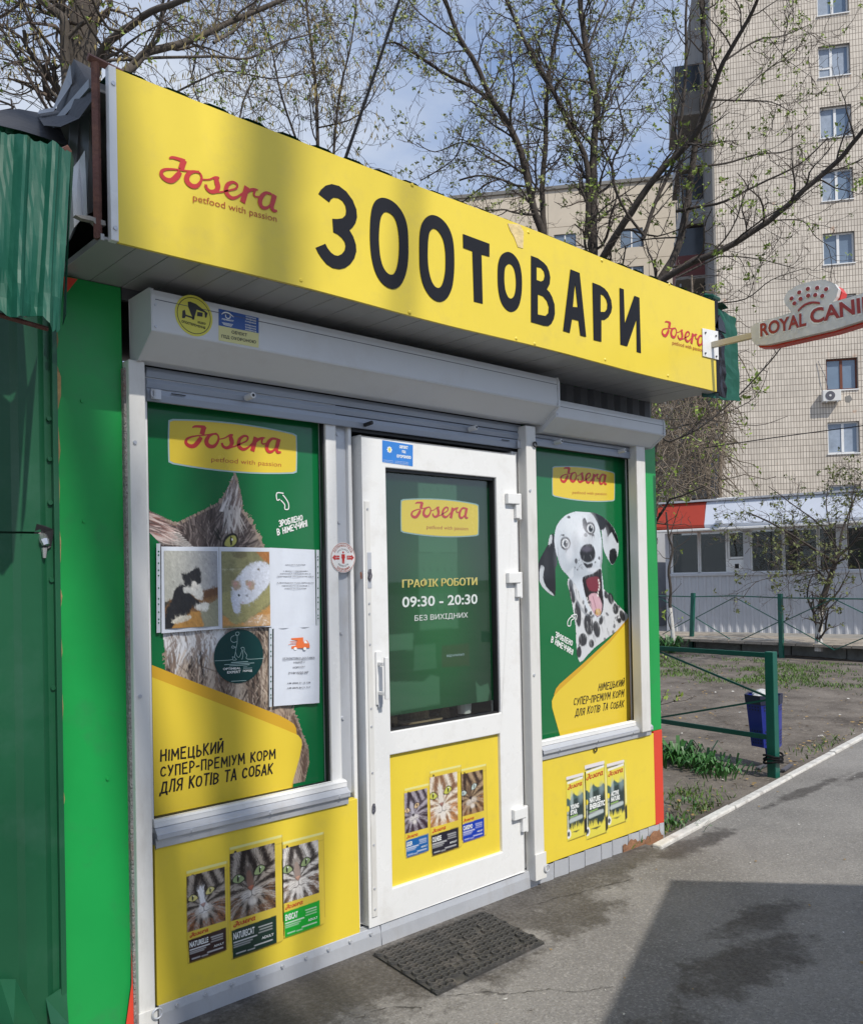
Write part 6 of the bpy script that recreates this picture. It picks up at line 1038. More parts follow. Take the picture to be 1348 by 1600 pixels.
# ------------------------------------------------------------------ rubber mat
RM = thing('door_mat', 'worn black rubber door mat with ring pattern on the asphalt', 'mat', (*onZ(583, 1490)[:2], G))
m4 = [onZ(*p, G+.008) for p in ((583, 1490), (757, 1425), (850, 1472), (683, 1553))]
def mxy(u, v): return (m4[0]*(1-u)+m4[1]*u)*(1-v)+(m4[3]*(1-u)+m4[2]*u)*v
MB().ext([mxy(0, 0), mxy(0, 1), mxy(1, 1), mxy(1, 0)], (0, 0, -.007)).build('base', M['rubber'], RM, bevel=.002)
rg = MB(); nu, nv = 17, 9
for j in range(nv):
    for i in range(nu):
        u = (i+.5+.5*(j % 2))/(nu+.6); v = (j+.5)/nv; c = mxy(u, v)+np.array([0, 0, .0005]); r = .021; k = len(rg.v)
        if rng.random() < .04: continue
        low_ = .0025 if abs(u-.42) < .15 and abs(v-.62) < .3 and rng.random() < .35 else .009
        for a in np.linspace(0, 2*math.pi, 12, endpoint=False):
            ca, sa = math.cos(a), math.sin(a)
            for rr_, hh in ((r, 0), (r*.93, low_), (r*.62, low_), (r*.55, 0)): rg.v.append((c[0]+rr_*ca, c[1]+rr_*sa, c[2]+hh))
        for a in range(12):
            for s_ in range(3): rg.f.append((k+a*4+s_, k+((a+1) % 12)*4+s_, k+((a+1) % 12)*4+s_+1, k+a*4+s_+1))
o = rg.build('raised_rings', M['rubber'], RM); o['kind'] = 'stuff'

# ------------------------------------------------------------------ green fences and litter bin
def dirbox(mb, a, b, w_, h): 
    d = (b-a)/np.linalg.norm(b-a); s_ = np.cross(d, (0, 0, 1.)) if abs(d[2]) < .99 else np.array([1., 0, 0]); s_ /= np.linalg.norm(s_)+1e-9; u = np.cross(s_, d); c = [(-1, -1), (1, -1), (1, 1), (-1, 1)]
    return mb.add([p+s_*x*w_/2+u*y*h/2 for p in (a, b) for x, y in c], [(0, 1, 2, 3), (4, 7, 6, 5), (0, 4, 5, 1), (1, 5, 6, 2), (2, 6, 7, 3), (3, 7, 4, 0)])
FA = np.array([5.858, .229, G]); fdn = np.array([.12, .96, 0]); fdn /= np.linalg.norm(fdn)
F1 = thing('low_fence', 'low green metal fence section ending by the blue litter bin', 'fence', FA)
for k in range(3): p = FA+fdn*2.04*k; MB().box(p[0]-.032, p[0]+.032, p[1]-.032, p[1]+.032, G-.1, .992).build('post', M['fence'], F1, bevel=.004)
for k in range(2):
    a = FA+fdn*(2.04*k+.03); b = FA+fdn*(2.04*(k+1)-.03); zt, zb, zm = .965, .385, .67
    for z in (zt, zb): dirbox(MB(), np.array([a[0], a[1], z]), np.array([b[0], b[1], z-.005]), .02, .035).build('rail', M['fence'], F1, bevel=.002)
    m_ = (a+b)/2
    for p, q_ in (((a, zm), (m_, zt-.02)), ((a, zm-.02), (m_, zb+.02)), ((b, zm), (m_, zt-.02)), ((b, zm-.02), (m_, zb+.02))): dirbox(MB(), np.array([p[0][0], p[0][1], p[1]]), np.array([q_[0][0], q_[0][1], q_[1]]), .012, .014).build('brace', M['fence'], F1)
mb = MB()
for k in range(3): mb.tube([(FA[0]+.075*math.cos(a), FA[1]+.06*math.sin(a), .22+.022*k+.008*math.sin(2*a+k)) for a in np.linspace(0, 2*math.pi, 17)], .008, 6)
tag(mb.build('cable_coil', M['cable']), 'black cable coiled round the foot of the green fence post by the bin', 'cable')
B0 = np.array([14.101, 4.133, G]); B1 = np.array([14.666, 6.10, G]); bfd = (B1-B0)/2.05
F2 = thing('garden_fence', 'low green fence with crossed thin braces before the raised pavement', 'fence', B0)
for k in range(-3, 4):
    p = B0+bfd*2.05*k; lean = .07 if k == 1 else 0; h = 1.17
    dirbox(MB(), np.array([p[0], p[1]+lean, G-.05]), np.array([p[0], p[1], 1.19]), .065, .065).build('post', M['fence'], F2)
    a, b = p+bfd*.03, p+bfd*2.0; m_ = (a+b)/2; zt, zb, zm = 1.12, .31, .72
    if k < 3:
        MB().tube([np.array([a[0], a[1], zt]), np.array([m_[0], m_[1], zt+rng.uniform(-.01, .03)]), np.array([b[0], b[1], zt])], .012, 5).build('rail', M['fence'], F2)
        for p1, z1, p2, z2 in ((a, zm, m_, zt), (m_, zt, b, zm), (a, zm, m_, zb), (m_, zb, b, zm)): MB().tube([np.array([p1[0], p1[1], z1]), np.array([p2[0], p2[1], z2])], .009, 5).build('brace', M['fence'], F2)
# bin: tapered six-sided perforated bucket, tilted on a stand
bc = np.array([6.12, .42, 0]); BN = thing('litter_bin', 'blue perforated litter bin hanging tilted behind the green fence post', 'bin', (bc[0], bc[1], G))
def hexr(r, z, tilt=.06): return [np.array([bc[0]+r*math.cos(a+.3)+tilt*(z-.6)*(-R0[0])*.6, bc[1]+r*math.sin(a+.3)+tilt*(z-.6)*(-R0[1])*.6, z]) for a in np.linspace(0, 2*math.pi, 6, endpoint=False)]
lo_, hi_ = hexr(.112, .27), hexr(.135, .64)
mb = MB().add(lo_+hi_, [(i, (i+1) % 6, (i+1) % 6+6, i+6) for i in range(6)]+[tuple(range(6))]); mb.build('bucket', M['binb'], BN)
mb = MB(); r0_, r1_ = hexr(.138, .585), hexr(.143, .652); r2_ = hexr(.128, .646); mb.add(r0_+r1_+r2_, [(i, (i+1) % 6, (i+1) % 6+6, i+6) for i in range(6)]+[(i+6, (i+1) % 6+6, (i+1) % 6+12, i+12) for i in range(6)]); mb.build('rim', M['bindk'], BN)
hs = MB()
for i in range(6):
    a0_, a1_, b0_, b1_ = lo_[i], lo_[(i+1) % 6], hi_[i], hi_[(i+1) % 6]; nn = np.cross(a1_-a0_, b0_-a0_); nn /= np.linalg.norm(nn)
    for v in (.08, .14, .2, .26, .32, .74, .8):
        for u in (.2, .4, .6, .8):
            p = (a0_*(1-u)+a1_*u)*(1-v)+(b0_*(1-u)+b1_*u)*v+nn*.0015; uu = (a1_-a0_)/np.linalg.norm(a1_-a0_); ww = np.cross(nn, uu); hs.add([p+.007*(math.cos(t)*uu+math.sin(t)*ww) for t in np.linspace(0, 2*math.pi, 6, endpoint=False)], [tuple(range(6))])
o = hs.build('punched_holes', M['bindk'], BN); o['kind'] = 'stuff'
dirbox(MB(), np.array([bc[0]+.07, bc[1]+.0, G]), np.array([bc[0]+.03, bc[1]-.0, .30]), .04, .012).build('leg', M['binb'], BN); dirbox(MB(), np.array([bc[0]-.16, bc[1]-.02, G+.01]), np.array([bc[0]+.28, bc[1]+.02, G+.01]), .03, .012).build('foot', M['ink2'], BN)
dirbox(MB(), np.array([bc[0]-.1, bc[1]-.18, G+.01]), np.array([bc[0]+.12, bc[1]-.14, G+.01]), .03, .012).build('foot', M['ink2'], BN)
bl_ = MB(); q = np.random.default_rng(2); V = []
for j in range(5):
    for i in range(10): a = 2*math.pi*i/10; r = .075*(1-j/5)**.6+.01; V.append((bc[0]+r*math.cos(a)+q.uniform(-.01, .01), bc[1]+r*math.sin(a)+q.uniform(-.01, .01),   .640+.010*j+q.uniform(-.008, .008)))
tag(bl_.add(V, [(j*10+i, j*10+(i+1) % 10, (j+1)*10+(i+1) % 10, (j+1)*10+i) for j in range(4) for i in range(10)]+[tuple(range(40, 50))]).build('litter_bag', M['bag']), 'crumpled white bag lying on top in the blue bin', 'bag')

# ------------------------------------------------------------------ frames for far buildings
class Frame:
    def __init__(s, P0, right, nrm): s.P = np.array(P0, float); s.r = np.array(right, float); s.n = np.array(nrm, float)
    def __call__(s, u, v, w=0.): return s.P+s.r*u+s.n*w+np.array([0, 0, v])
    def uv(s, px, py, w=0.): p = onP(px, py, s.P+s.n*w, s.n)-s.P; return float(p@s.r), float(p[2])
    def box(s, mb, u0, u1, w0, w1, v0, v1):
        P = [s(u, v, w_) for v in (v0, v1) for u, w_ in ((u0, w0), (u1, w0), (u1, w1), (u0, w1))]
        return mb.add(P, [(0, 3, 2, 1), (4, 5, 6, 7), (0, 1, 5, 4), (1, 2, 6, 5), (2, 3, 7, 6), (3, 0, 4, 7)])
# --- white store
sdir = np.array([.243, -.970, 0]); sdir /= np.linalg.norm(sdir); sn = np.array([sdir[1], -sdir[0], 0])
SB = G+.235; FR = Frame((15.96, 7.46, 0), sdir, sn)
ST = thing('white_store', 'low white ribbed-metal store with long fascia behind the small trees', 'store', (15.96, 7.46, SB))
def sbox(name, m, *a, parent=ST, bevel=0, label=None): return FR.box(MB(), *a).build(name, m, parent, bevel=bevel, label=label)
u0, _ = FR.uv(1045, 900); zs_ = FR.uv(1050, 898)[1]; zt_ = FR.uv(1055, 834)[1]; zf0 = FR.uv(1045, 828, .5)[1]; zf1 = FR.uv(1045, 790, .5)[1]
U1 = 14
sbox('rear_body', M['storew'], u0-.02, U1, -6, -.95, SB, zf1-.1); sbox('lower_wall_core', M['storew'], u0, U1, -.9, -.06, SB, zs_-.05); 
mb = MB(); x = u0; per = .155
prof = []
while x < 9: prof += [(x, 0), (x+.09, 0), (x+.105, .02), (x+.14, .02)]; x += per
prof.append((x, 0)); n = len(prof); mb.add([FR(a, SB, b) for a, b in prof]+[FR(a, zs_-.03, b) for a, b in prof], [(i, i+1, i+1+n, i+n) for i in range(n-1)]); mb.build('ribbed_wall', M['storew'], ST)
sbox('sill', M['storew'], u0-.02, U1, -.05, .05, zs_-.04, zs_+.02, bevel=.01)
sbox('window_void', M['dark'], u0, U1, -.9, -.85, zs_, zt_)
uu = [FR.uv(p, 900)[0] for p in (1045, 1051, 1092, 1135, 1162, 1173, 1223, 1276, 1310, 1323, 1372, 1420, 1470)]
for i, (a, b) in enumerate(((1051, 1091), (1094, 1134), (1140, 1162), (1175, 1222), (1226, 1276), (1281, 1307), (1324, 1370), (1374, 1420), (1424, 1468), (1472, 1520))):
    ua, ub = FR.uv(a, 900)[0], FR.uv(b, 900)[0]; vb = zs_+.04 if i != 2 else FR.uv(1150, 870)[1]
    w_ = MB().holes([[FR(ua-.05, vb-.04, .0), FR(ub+.05, vb-.04, 0), FR(ub+.05, zt_+.04, 0), FR(ua-.05, zt_+.04, 0)], [FR(ua, vb, 0), FR(ub, vb, 0), FR(ub, zt_, 0), FR(ua, zt_, 0)]], sn*-.06).build('window', M['pvc'], ST); FR.box(MB(), ua, ub, -.04, -.03, vb, zt_).build('pane', M['glass'], w_)
a, b = FR.uv(1140, 870)[0], FR.uv(1162, 870)[0]; sbox('hatch_panel', M['pvc'], a-.05, b+.05, -.06, -.0, zs_+.02, FR.uv(1150, 871)[1]-.04); c0, c1 = FR.uv(1144, 890), FR.uv(1158, 879); sbox('serving_hatch', M['pvc'], c0[0], c1[0], 0, .02, c0[1], c1[1]); c0, c1 = FR.uv(1148, 888), FR.uv(1154, 881); sbox('hatch_opening', M['dark'], c0[0], c1[0], .02, .024, c0[1], c1[1])
for a, b in ((1162, 1173), (1307, 1323)): sbox('column', M['storew'], FR.uv(a, 900)[0], FR.uv(b, 900)[0], -.06, .03, zs_, zt_+.1)
sbox('lintel', M['storew'], u0-.02, U1, -.5, .0, zt_+.04, zf0)
# fascia: red part and white part, standing forward
for nm, mm, pa, pb, lab in (('fascia', M['storer'], 1025, 1099.5, 'red part of the fascia'), ('fascia', M['storef'], 1100.5, 1560, 'white part of the fascia')):
    ua, ub = FR.uv(pa, 820, .5)[0], FR.uv(pb, 820, .5)[0]; MB().ext([FR(ua, zf0, .48), FR(ua, zf0, -.1), FR(ua, zf1+.05, -.1), FR(ua, zf1+.05, .30), FR(ua, zf1-.02, .34), FR(ua, zf0+.06, .52)], sdir*(ub-ua)).build(nm, mm, ST, bevel=.01, label=lab)
ua, ub = FR.uv(1025, 820, .5)[0], FR.uv(1560, 820, .5)[0]; sbox('fascia_trim', M['pvc'], ua, ub, .36, .56, zf0-.05, zf0-.002, bevel=.01); sbox('fascia_cap', M['storew'], ua, ub, -.1, .36, zf1+.052, zf1+.09)
for pa in (1160, 1225, 1290, 1350): u_ = FR.uv(pa, 820, .5)[0]; MB().ext([FR(u_, zf0+.06, .527), FR(u_, zf1-.02, .347), FR(u_, zf1-.02, .33), FR(u_, zf0+.06, .51)], sdir*.015).build('fascia_joint', M['storew'], ST)
c0, c1 = FR.uv(1118, 818, .55), FR.uv(1128, 813, .55); sbox('tube_bracket', M['alu'], c0[0], c1[0], .50, .60, c0[1], c1[1])
c0 = FR.uv(1120, 782, .3); MB().tube([FR(c0[0], c0[1]-.1, .3), FR(c0[0], c0[1]+.02, .3), FR(c0[0]+.4, c0[1]+.02, .3), FR(c0[0]+.45, c0[1]-.1, .3)], .03, 6).build('roof_pipe', M['pvc'], ST)
sbox('corner_post', M['storew'], u0-.06, u0+.02, -.06, .04, SB, zf0-.05); sbox('doorway', M['dark'], u0-2.5, u0-.07, -3.5, -3, SB, 3)
sbox('side_wing', M['storew'], u0-6, u0-.9, -4, -1.5, SB, 2.9)

# --- tall tiled apartment block
br_ = -.213*F0+.977*R0; bn_ = -(.977*F0+.213*R0); c0 = atD(1128, 890, 40.); BF = Frame((c0[0], c0[1], 0), br_, bn_)
AB = thing('apartment_block', 'tall apartment block with small beige tiles and white framed windows', 'building', (c0[0], c0[1], G))
def uvquad(name, P4, uvs, m, parent):
    mb = MB(); mb.add(P4, [(0, 1, 2, 3)]); o = mb.build(name, m, parent); l = o.data.uv_layers.new(name='UVMap')
    for i in range(4): l.data[i].uv = uvs[i]
    return o
HB = 34; WB = 22
wins = [(1273, 1319, -22, 27), (1276, 1321, 75, 123), (1278, 1327, 170, 218), (1282, 1331, 267, 316), (1286, 1335, 363, 415), (1290, 1339, 462, 512), (1293, 1342, 560, 611), (1297, 1346, 660, 710)]
WN = []
for a, b, t_, bo in wins: p, q = BF.uv(a, bo-1), BF.uv(b, t_-3); WN.append((p[0], q[0], p[1], q[1]))
umean = np.mean([w_[0] for w_ in WN]); wmean = np.mean([w_[1]-w_[0] for w_ in WN])
allw = [(umean, umean+wmean, w_[2], w_[2]+1.42, i) for i, w_ in enumerate(WN)]
zlow = allw[-1][2]; dz_ = (allw[0][2]-allw[-1][2])/7
allw += [(umean, umean+wmean, allw[0][2]+dz_*k, allw[0][2]+dz_*k+1.42, 20+k) for k in (1, 2)]+[(umean, umean+wmean, zlow-dz_, zlow-dz_+1.42, 30)]
cols = [0, 3.3, 6.9, 10.2]
full = [(a+c, b+c, z0, z1, i+ci*50) for ci, c in enumerate(cols) for a, b, z0, z1, i in allw]
outer = [BF(0, G, 0), BF(WB, G, 0), BF(WB, HB, 0), BF(0, HB, 0)]
# tiled wall cut into strips around the window openings so that every window is a real recess
mbw = MB(); quads = []
us = sorted({0, WB} | {round(a+c, 4) for c in cols for a in (umean, umean+wmean)}); zz = sorted({G, HB} | {round(v, 4) for w_ in allw for v in (w_[2], w_[3])})
for i in range(len(us)-1):
    for j in range(len(zz)-1):
        um, zm_ = (us[i]+us[i+1])/2, (zz[j]+zz[j+1])/2
        if any(a < um < b and z0 < zm_ < z1 for a, b, z0, z1, _ in full): continue
        quads.append((us[i], us[i+1], zz[j], zz[j+1]))
for a, b, z0, z1 in quads: mbw.add([BF(a, z0), BF(b, z0), BF(b, z1), BF(a, z1)], [(0, 1, 2, 3)])
o = mbw.build('tiled_wall', M['tiles'], AB); l = o.data.uv_layers.new(name='UVMap')
for k, (a, b, z0, z1) in enumerate(quads):
    for i, uv in enumerate(((a, z0), (b, z0), (b, z1), (a, z1))): l.data[4*k+i].uv = uv
def bwin(a, b, z0, z1, k):
    q = np.random.default_rng(k); brown = (k % 50) == 6; fm = M['brown'] if brown else M['pvc']; dd = .16
    f = MB().holes([[BF(a, z0, -dd), BF(b, z0, -dd), BF(b, z1, -dd), BF(a, z1, -dd)], [BF(a+.07, z0+.07, -dd), BF(b-.07, z0+.07, -dd), BF(b-.07, z1-.07, -dd), BF(a+.07, z1-.07, -dd)]], -bn_*.06)
    sp = .42 if (k % 50) == 1 else .5; um = a+(b-a)*sp; BF.box(f, um-.055, um+.055, -dd-.05, -dd+.01, z0+.07, z1-.07)
    if (k % 50) == 1: BF.box(f, a+.07, um-.05, -dd-.05, -dd+.008, z0+.42, z0+.50)
    w_ = f.build('window', fm, AB)
    BF.box(MB(), a+.07, b-.07, -dd-.05, -dd-.03, z0+.07, z1-.07).build('pane', M['refl'], w_)
    if q.random() < .8 and not brown: BF.box(MB(), a+.08, a+.08+q.uniform(.15, 1.1), -dd-.029, -dd-.025, z0+.08, z1-.1).build('curtain', M['curtain'], w_)
    mb = MB(); mb.add([BF(a, z0), BF(b, z0), BF(b, z1), BF(a, z1), BF(a, z0, -dd-.08), BF(b, z0, -dd-.08), BF(b, z1, -dd-.08), BF(a, z1, -dd-.08)], [(0, 4, 5, 1), (1, 5, 6, 2), (2, 6, 7, 3), (3, 7, 4, 0), (4, 7, 6, 5)]); mb.build('reveal', M['concrete'], w_)
    BF.box(MB(), a-.03, b+.03, -.12, .05, z0-.05, z0-.003).build('sill', M['pvc'], w_)
for w_ in full: bwin(*w_)
s0 = lambda u, z, w_=0: BF(0, z, -u)          # side wall: u metres back from the corner
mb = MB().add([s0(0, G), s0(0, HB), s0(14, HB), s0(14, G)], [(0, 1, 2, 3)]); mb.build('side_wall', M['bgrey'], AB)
MB().add([BF(0, HB), BF(WB, HB), BF(WB, HB, -14), BF(0, HB, -14)], [(0, 1, 2, 3)]).build('roof', M['tar'], AB)
BF.box(MB(), -.05, .05, -.3, .06, G, HB).build('corner_pier', M['bgrey'], AB)
# stacked balconies on the side wall
zb_ = lambda py, D=43.: atD(1085, py, D)[2]
bl_h = [(zlow+dz_*k-1.25) for k in range(-1, 10)]
bcol = [M['bgrey'], M['bgrey'], M['balc'], M['balc'], M['bgrey'], M['balr'], M['balc'], M['balc'], M['bgrey'], M['balc'], M['bgrey']]
for k, z in enumerate(bl_h):
    if z > 27.0: break
    pr = 1.15+.25*((k*7) % 3)/2; b0, b1 = 4.6, 8.2
    def bb(nm, m, ua, ub, pa, pb_, za, zb2, par=None): 
        P = [BF(-p, z_2, -u) for z_2 in (za, zb2) for u, p in ((ua, pa), (ub, pa), (ub, pb_), (ua, pb_))]; return MB().add(P, [(0, 1, 2, 3), (4, 7, 6, 5), (0, 4, 5, 1), (1, 5, 6, 2), (2, 6, 7, 3), (3, 7, 4, 0)]).build(nm, m, par or AB)
    o = bb('balcony', bcol[k], b0, b1, 0, pr, z, z+1.1); bb('slab', M['concrete'], b0-.05, b1+.05, 0, pr+.05, z-.15, z-.002, o)
    if k not in (3, 4, 7): 
        for u in (b0, (b0+b1)/2, b1-.08): bb('mullion', M['balc'], u, u+.08, pr-.08, pr, z+1.102, z+2.5, o)
        bb('glazing', M['dglz'], b0+.1, b1-.1, pr-.07, pr-.03, z+1.102, z+2.5, o); bb('glazing', M['dglz'], b0+.02, b0+.05, .05, pr-.1, z+1.102, z+2.5, o)
    else: bb('recess', M['dark'], b0+.1, b1-.1, .01, .05, z+1.1, z+2.5, o); bb('bracket_post', M['balc'], b0, b0+.08, pr-.08, pr, z+1.102, z+2.5, o)
# outdoor unit
cu, cz = BF.uv(1282, 630); du, dz2 = BF.uv(1310, 611); AC = thing('air_conditioner', 'white air conditioner unit under the brown window of the tiled block', 'air conditioner', BF(cu, cz, .1))
BF.box(MB(), cu, du, .06, .40, cz, dz2).build('case', M['ac'], AC, bevel=.02); cc = BF(cu+(du-cu)*.40, (cz+dz2)/2, .405); rr = (dz2-cz)*.40
MB().ext([cc+rr*(math.cos(a)*br_+math.sin(a)*ZZ) for a in np.linspace(0, 6.283, 24, endpoint=False)], bn_*.01).build('fan_grille', M['ink2'], AC); MB().ext([cc+bn_*.012+rr*.25*(math.cos(a)*br_+math.sin(a)*ZZ) for a in np.linspace(0, 6.283, 12, endpoint=False)], bn_*.01).build('hub', M['ac'], AC)
for q in (.2, .8): u = cu+(du-cu)*q; BF.box(MB(), u-.02, u+.02, .0, .38, cz-.04, cz-.002).build('bracket', M['alu'], AC)
wr = BF.uv(1277, 565); tag(MB().tube([BF(wr[0], wr[1], .05), BF(wr[0]+.25, wr[1]-.7, .15), BF(cu+.3, dz2, .15)], .015, 5).build('loose_cable', M['ink2']), 'thin cable hanging down the tiled wall to the air conditioner', 'cable')
mm = [BF.uv(*p) for p in ((1319, 620), (1327, 617), (1331, 624), (1326, 629), (1320, 628))]; MB().ext([BF(a, b, .004) for a, b in mm], bn_*.004).build('bare_mortar_patch', M['bgrey'], AB)
# --- second block far behind the trees
c1_ = atD(1078, 890, 62.); CF = Frame((c1_[0], c1_[1], 0), R0*.985+F0*-.17, -(F0*.985+R0*.17))
CB = thing('far_apartment_block', 'cream panelled apartment block far behind the bare trees', 'building', (c1_[0], c1_[1], G)); zr = CF.uv(1000, 284)[1]; uw = CF.uv(705, 300)[0]
pw = (0-uw)/7; ph_ = 2.8
for i in range(7):
    for j in range(int((zr-G)/ph_)+1):
        z1 = zr-j*ph_; z0 = max(z1-ph_+.03, G); u_a = uw+i*pw
        if z0 >= z1-.3: continue
        if i in (3, 5) and j > 0 and j < 3: 
            um = u_a+pw/2; wz0, wz1 = z0+.85, z0+2.25
            if wz1 > z1-.1: wz1 = z1-.15
            mb = MB().holes([[CF(u_a, z0), CF(u_a+pw-.03, z0), CF(u_a+pw-.03, z1), CF(u_a, z1)], [CF(um-.8, wz0), CF(um+.8, wz0), CF(um+.8, wz1), CF(um-.8, wz1)]], -CF.n*.2); mb.build('wall_panel', M['cream'], CB)
            w_ = CF.box(MB(), um-.8, um+.8, -.16, -.12, wz0, wz1).build('window', M['refl'], CB); CF.box(MB(), um-.05, um+.05, -.12, -.08, wz0, wz1).build('mullion', M['pvc'], w_)
        else: CF.box(MB(), u_a, u_a+pw-.03, -.2, 0, z0, z1).build('wall_panel', M['cream'], CB)
CF.box(MB(), uw-.1, .1, -12, -.21, G, zr-.1).build('core', M['bgrey'], CB); CF.box(MB(), uw-.2, .2, -.4, .15, zr+.002, zr+.25).build('parapet', M['bgrey'], CB)
a_, b_ = CF.uv(724, 289), CF.uv(850, 292)

# ------------------------------------------------------------------ trees
def tubes(paths, name, m, parent):
    """paths: list of (points Nx3, radii N, sides) -> one mesh"""
    V = []; Q = []; base = 0; off = rootloc(parent)
    for P, r, n in paths:
        P = np.asarray(P, float); k = len(P); T = np.gradient(P, axis=0); T /= np.linalg.norm(T, axis=1)[:, None]+1e-9
        ref = np.array([.3, .2, 1.]) if abs(T[0, 2]) < .8 else np.array([1., .3, .1]); A = np.cross(T, ref); A /= np.linalg.norm(A, axis=1)[:, None]+1e-9; B = np.cross(T, A)
        an = np.arange(n)*2*math.pi/n; ring = P[:, None]+np.asarray(r)[:, None, None]*(np.cos(an)[None, :, None]*A[:, None]+np.sin(an)[None, :, None]*B[:, None]); V.append(ring.reshape(-1, 3))
        i, j = np.meshgrid(np.arange(k-1), np.arange(n), indexing='ij'); a = base+i*n+j; b = base+i*n+(j+1) % n; Q.append(np.stack([a, b, b+n, a+n], -1).reshape(-1, 4)); base += k*n
    me = arr2mesh(name, np.concatenate(V)-off, np.concatenate(Q)); return link(name, me, m, parent, smooth=True)
def leafmesh(pts, size, name, m, parent, droop=False, seed=1, elong=1.6, wd=.42):
    q = np.random.default_rng(seed); n = len(pts); c = np.asarray(pts); d = q.normal(size=(n, 3)); 
    if droop: d = d*.35+np.array([0, 0, -1.2])
    d /= np.linalg.norm(d, axis=1)[:, None]; e = np.cross(d, q.normal(size=(n, 3))); e /= np.linalg.norm(e, axis=1)[:, None]; s = size*q.uniform(.5, 1.3, n)[:, None]
    V = np.stack([c, c+d*s*.5*elong+e*s*wd, c+d*s*elong, c+d*s*.5*elong-e*s*wd], 1).reshape(-1, 3)-rootloc(parent); o = link(name, arr2mesh(name, V, np.arange(4*n).reshape(-1, 4)), m, parent); o['kind'] = 'stuff'; return o
def wiggle(p, d, L, n, q, curl=.25, up=0., grav=0.):
    P = [p]; st = L/n
    for i in range(n): d = d+q.normal(size=3)*curl+np.array([0, 0, up-grav*i/n]); d = d/np.linalg.norm(d); P.append(P[-1]+d*st)
    return np.array(P)
def sprout(par, r0, q, spacing, L, rr, n=6, ang=(35, 70), up=.03, curl=.2, grav=0., start=.1, minr=.0018):
    out = []; seg = np.linalg.norm(np.diff(par, axis=0), axis=1); cum = np.concatenate([[0], np.cumsum(seg)]); tot = cum[-1]; s = start*tot+q.uniform(0, spacing)
    while s < tot:
        i = min(np.searchsorted(cum, s)-1, len(par)-2); i = max(i, 0); f = (s-cum[i])/(seg[i]+1e-9); p = par[i]*(1-f)+par[i+1]*f; t = (par[i+1]-par[i])/(seg[i]+1e-9)
        a = q.normal(size=3); a -= t*(a@t); a /= np.linalg.norm(a)+1e-9; th = math.radians(q.uniform(*ang)); d = t*math.cos(th)+a*math.sin(th); fr = s/tot; l = L*q.uniform(.5, 1.25)*(1.15-.6*fr); r = max(minr, (r0[i] if hasattr(r0, '__len__') else r0)*rr)
        P = wiggle(p, d, l, n, q, curl, up, grav); out.append((P, np.linspace(r, max(r*.3, minr*.5), n+1))); s += spacing*q.uniform(.5, 1.5)
    return out
TH = .78
def make_tree(name, label, limbs, D, dens, leafn, seed, m_trunk, parts=('limb',), base=None, L1=1.0, L2=.45, L3=.2, leafs=.03, hang=0, group=None, trunks=(), cat='tree', lm='leaf'):
    """limbs: [(pixel polyline, r_start, r_end[, D0, D1])]; twigs sprout from them by themselves"""
    q = np.random.default_rng(seed); t = thing(name, label, cat, base, group); t2 = []; t3 = []; ends = []
    allp = []
    for k, lb in enumerate(limbs):
        pts, ra, rb = lb[:3]; ra *= TH; rb *= TH; D0, D1 = (lb[3], lb[4]) if len(lb) > 3 else (D, D+q.uniform(-.5, .5)*D*.12)
        P = np.array([p if len(p) == 3 else atD(p[0], p[1], D0+(D1-D0)*i/(len(pts)-1)) for i, p in enumerate(pts)]); P = np.array(smooth_loop(list(P), 4, False)); P[1:-1] += q.normal(size=(len(P)-2, 3))*ra*.06; r = np.linspace(ra, rb, len(P))
        tubes([(P, r, 9 if ra > .03 else 6)], 'trunk' if k in trunks else 'limb', m_trunk, t); allp.append((P, r))
    sec = []
    for P, r in allp:
        if r[0] < .006: continue
        sec += sprout(P, r, q, .24/dens, L1, .42, 7, (30, 65), .05, .2, 0, .05, .004)
    ter = []
    for P, r in sec: ter += sprout(P, r, q, .13/dens, L2, .6, 5, (30, 75), .06, .30, hang*.3, .12, .0034)
    qu = []
    for P, r in ter: qu += sprout(P, r, q, .14/dens, L3, .7, 4, (35, 80), .05, .40, hang, .15, .0024)
    tubes([(P, r, 4) for P, r in sec], 'branches', m_trunk, t)['kind'] = 'stuff'
    tubes([(P, r, 3) for P, r in ter+qu], 'twigs', M['twig'], t)['kind'] = 'stuff'
    E_ = [P[-1] for P, r in qu+ter]+[P[-2] for P, r in qu[::2]]
    if leafn: 
        E_ = np.array(E_); idx = q.choice(len(E_), int(len(E_)*leafn*.30)); leafmesh(np.repeat(E_[idx], 6, 0)+q.normal(size=(len(idx)*6, 3))*leafs*.45, leafs, 'leaves', M[lm], t, False, seed)
    if hang:
        idx = q.choice(len(E_), int(len(E_)*hang*.9)); C_ = np.array(E_)[idx]; C_ = np.repeat(C_, 3, 0)+q.normal(size=(len(idx)*3, 3))*.035; leafmesh(C_, .030, 'hanging_seeds', M['seed'], t, True, seed+1, 2.2, .22)
    return t
z1_ = lambda *l: [(x/2.696, y/2.696) for x, y in l]; z2_ = lambda *l: [(420+x/2.696, y/2.696) for x, y in l]; z3_ = lambda *l: [(848+x/2.696, y/2.696) for x, y in l]
def gb(px, D): p = atD(px, 905, D); return np.array([p[0], p[1], G])
def root(px, py, D): p = atD(px, py, D); return [tuple(np.array([p[0], p[1], G-.1])), tuple(np.array([p[0], p[1], (p[2]+G)/2]))]
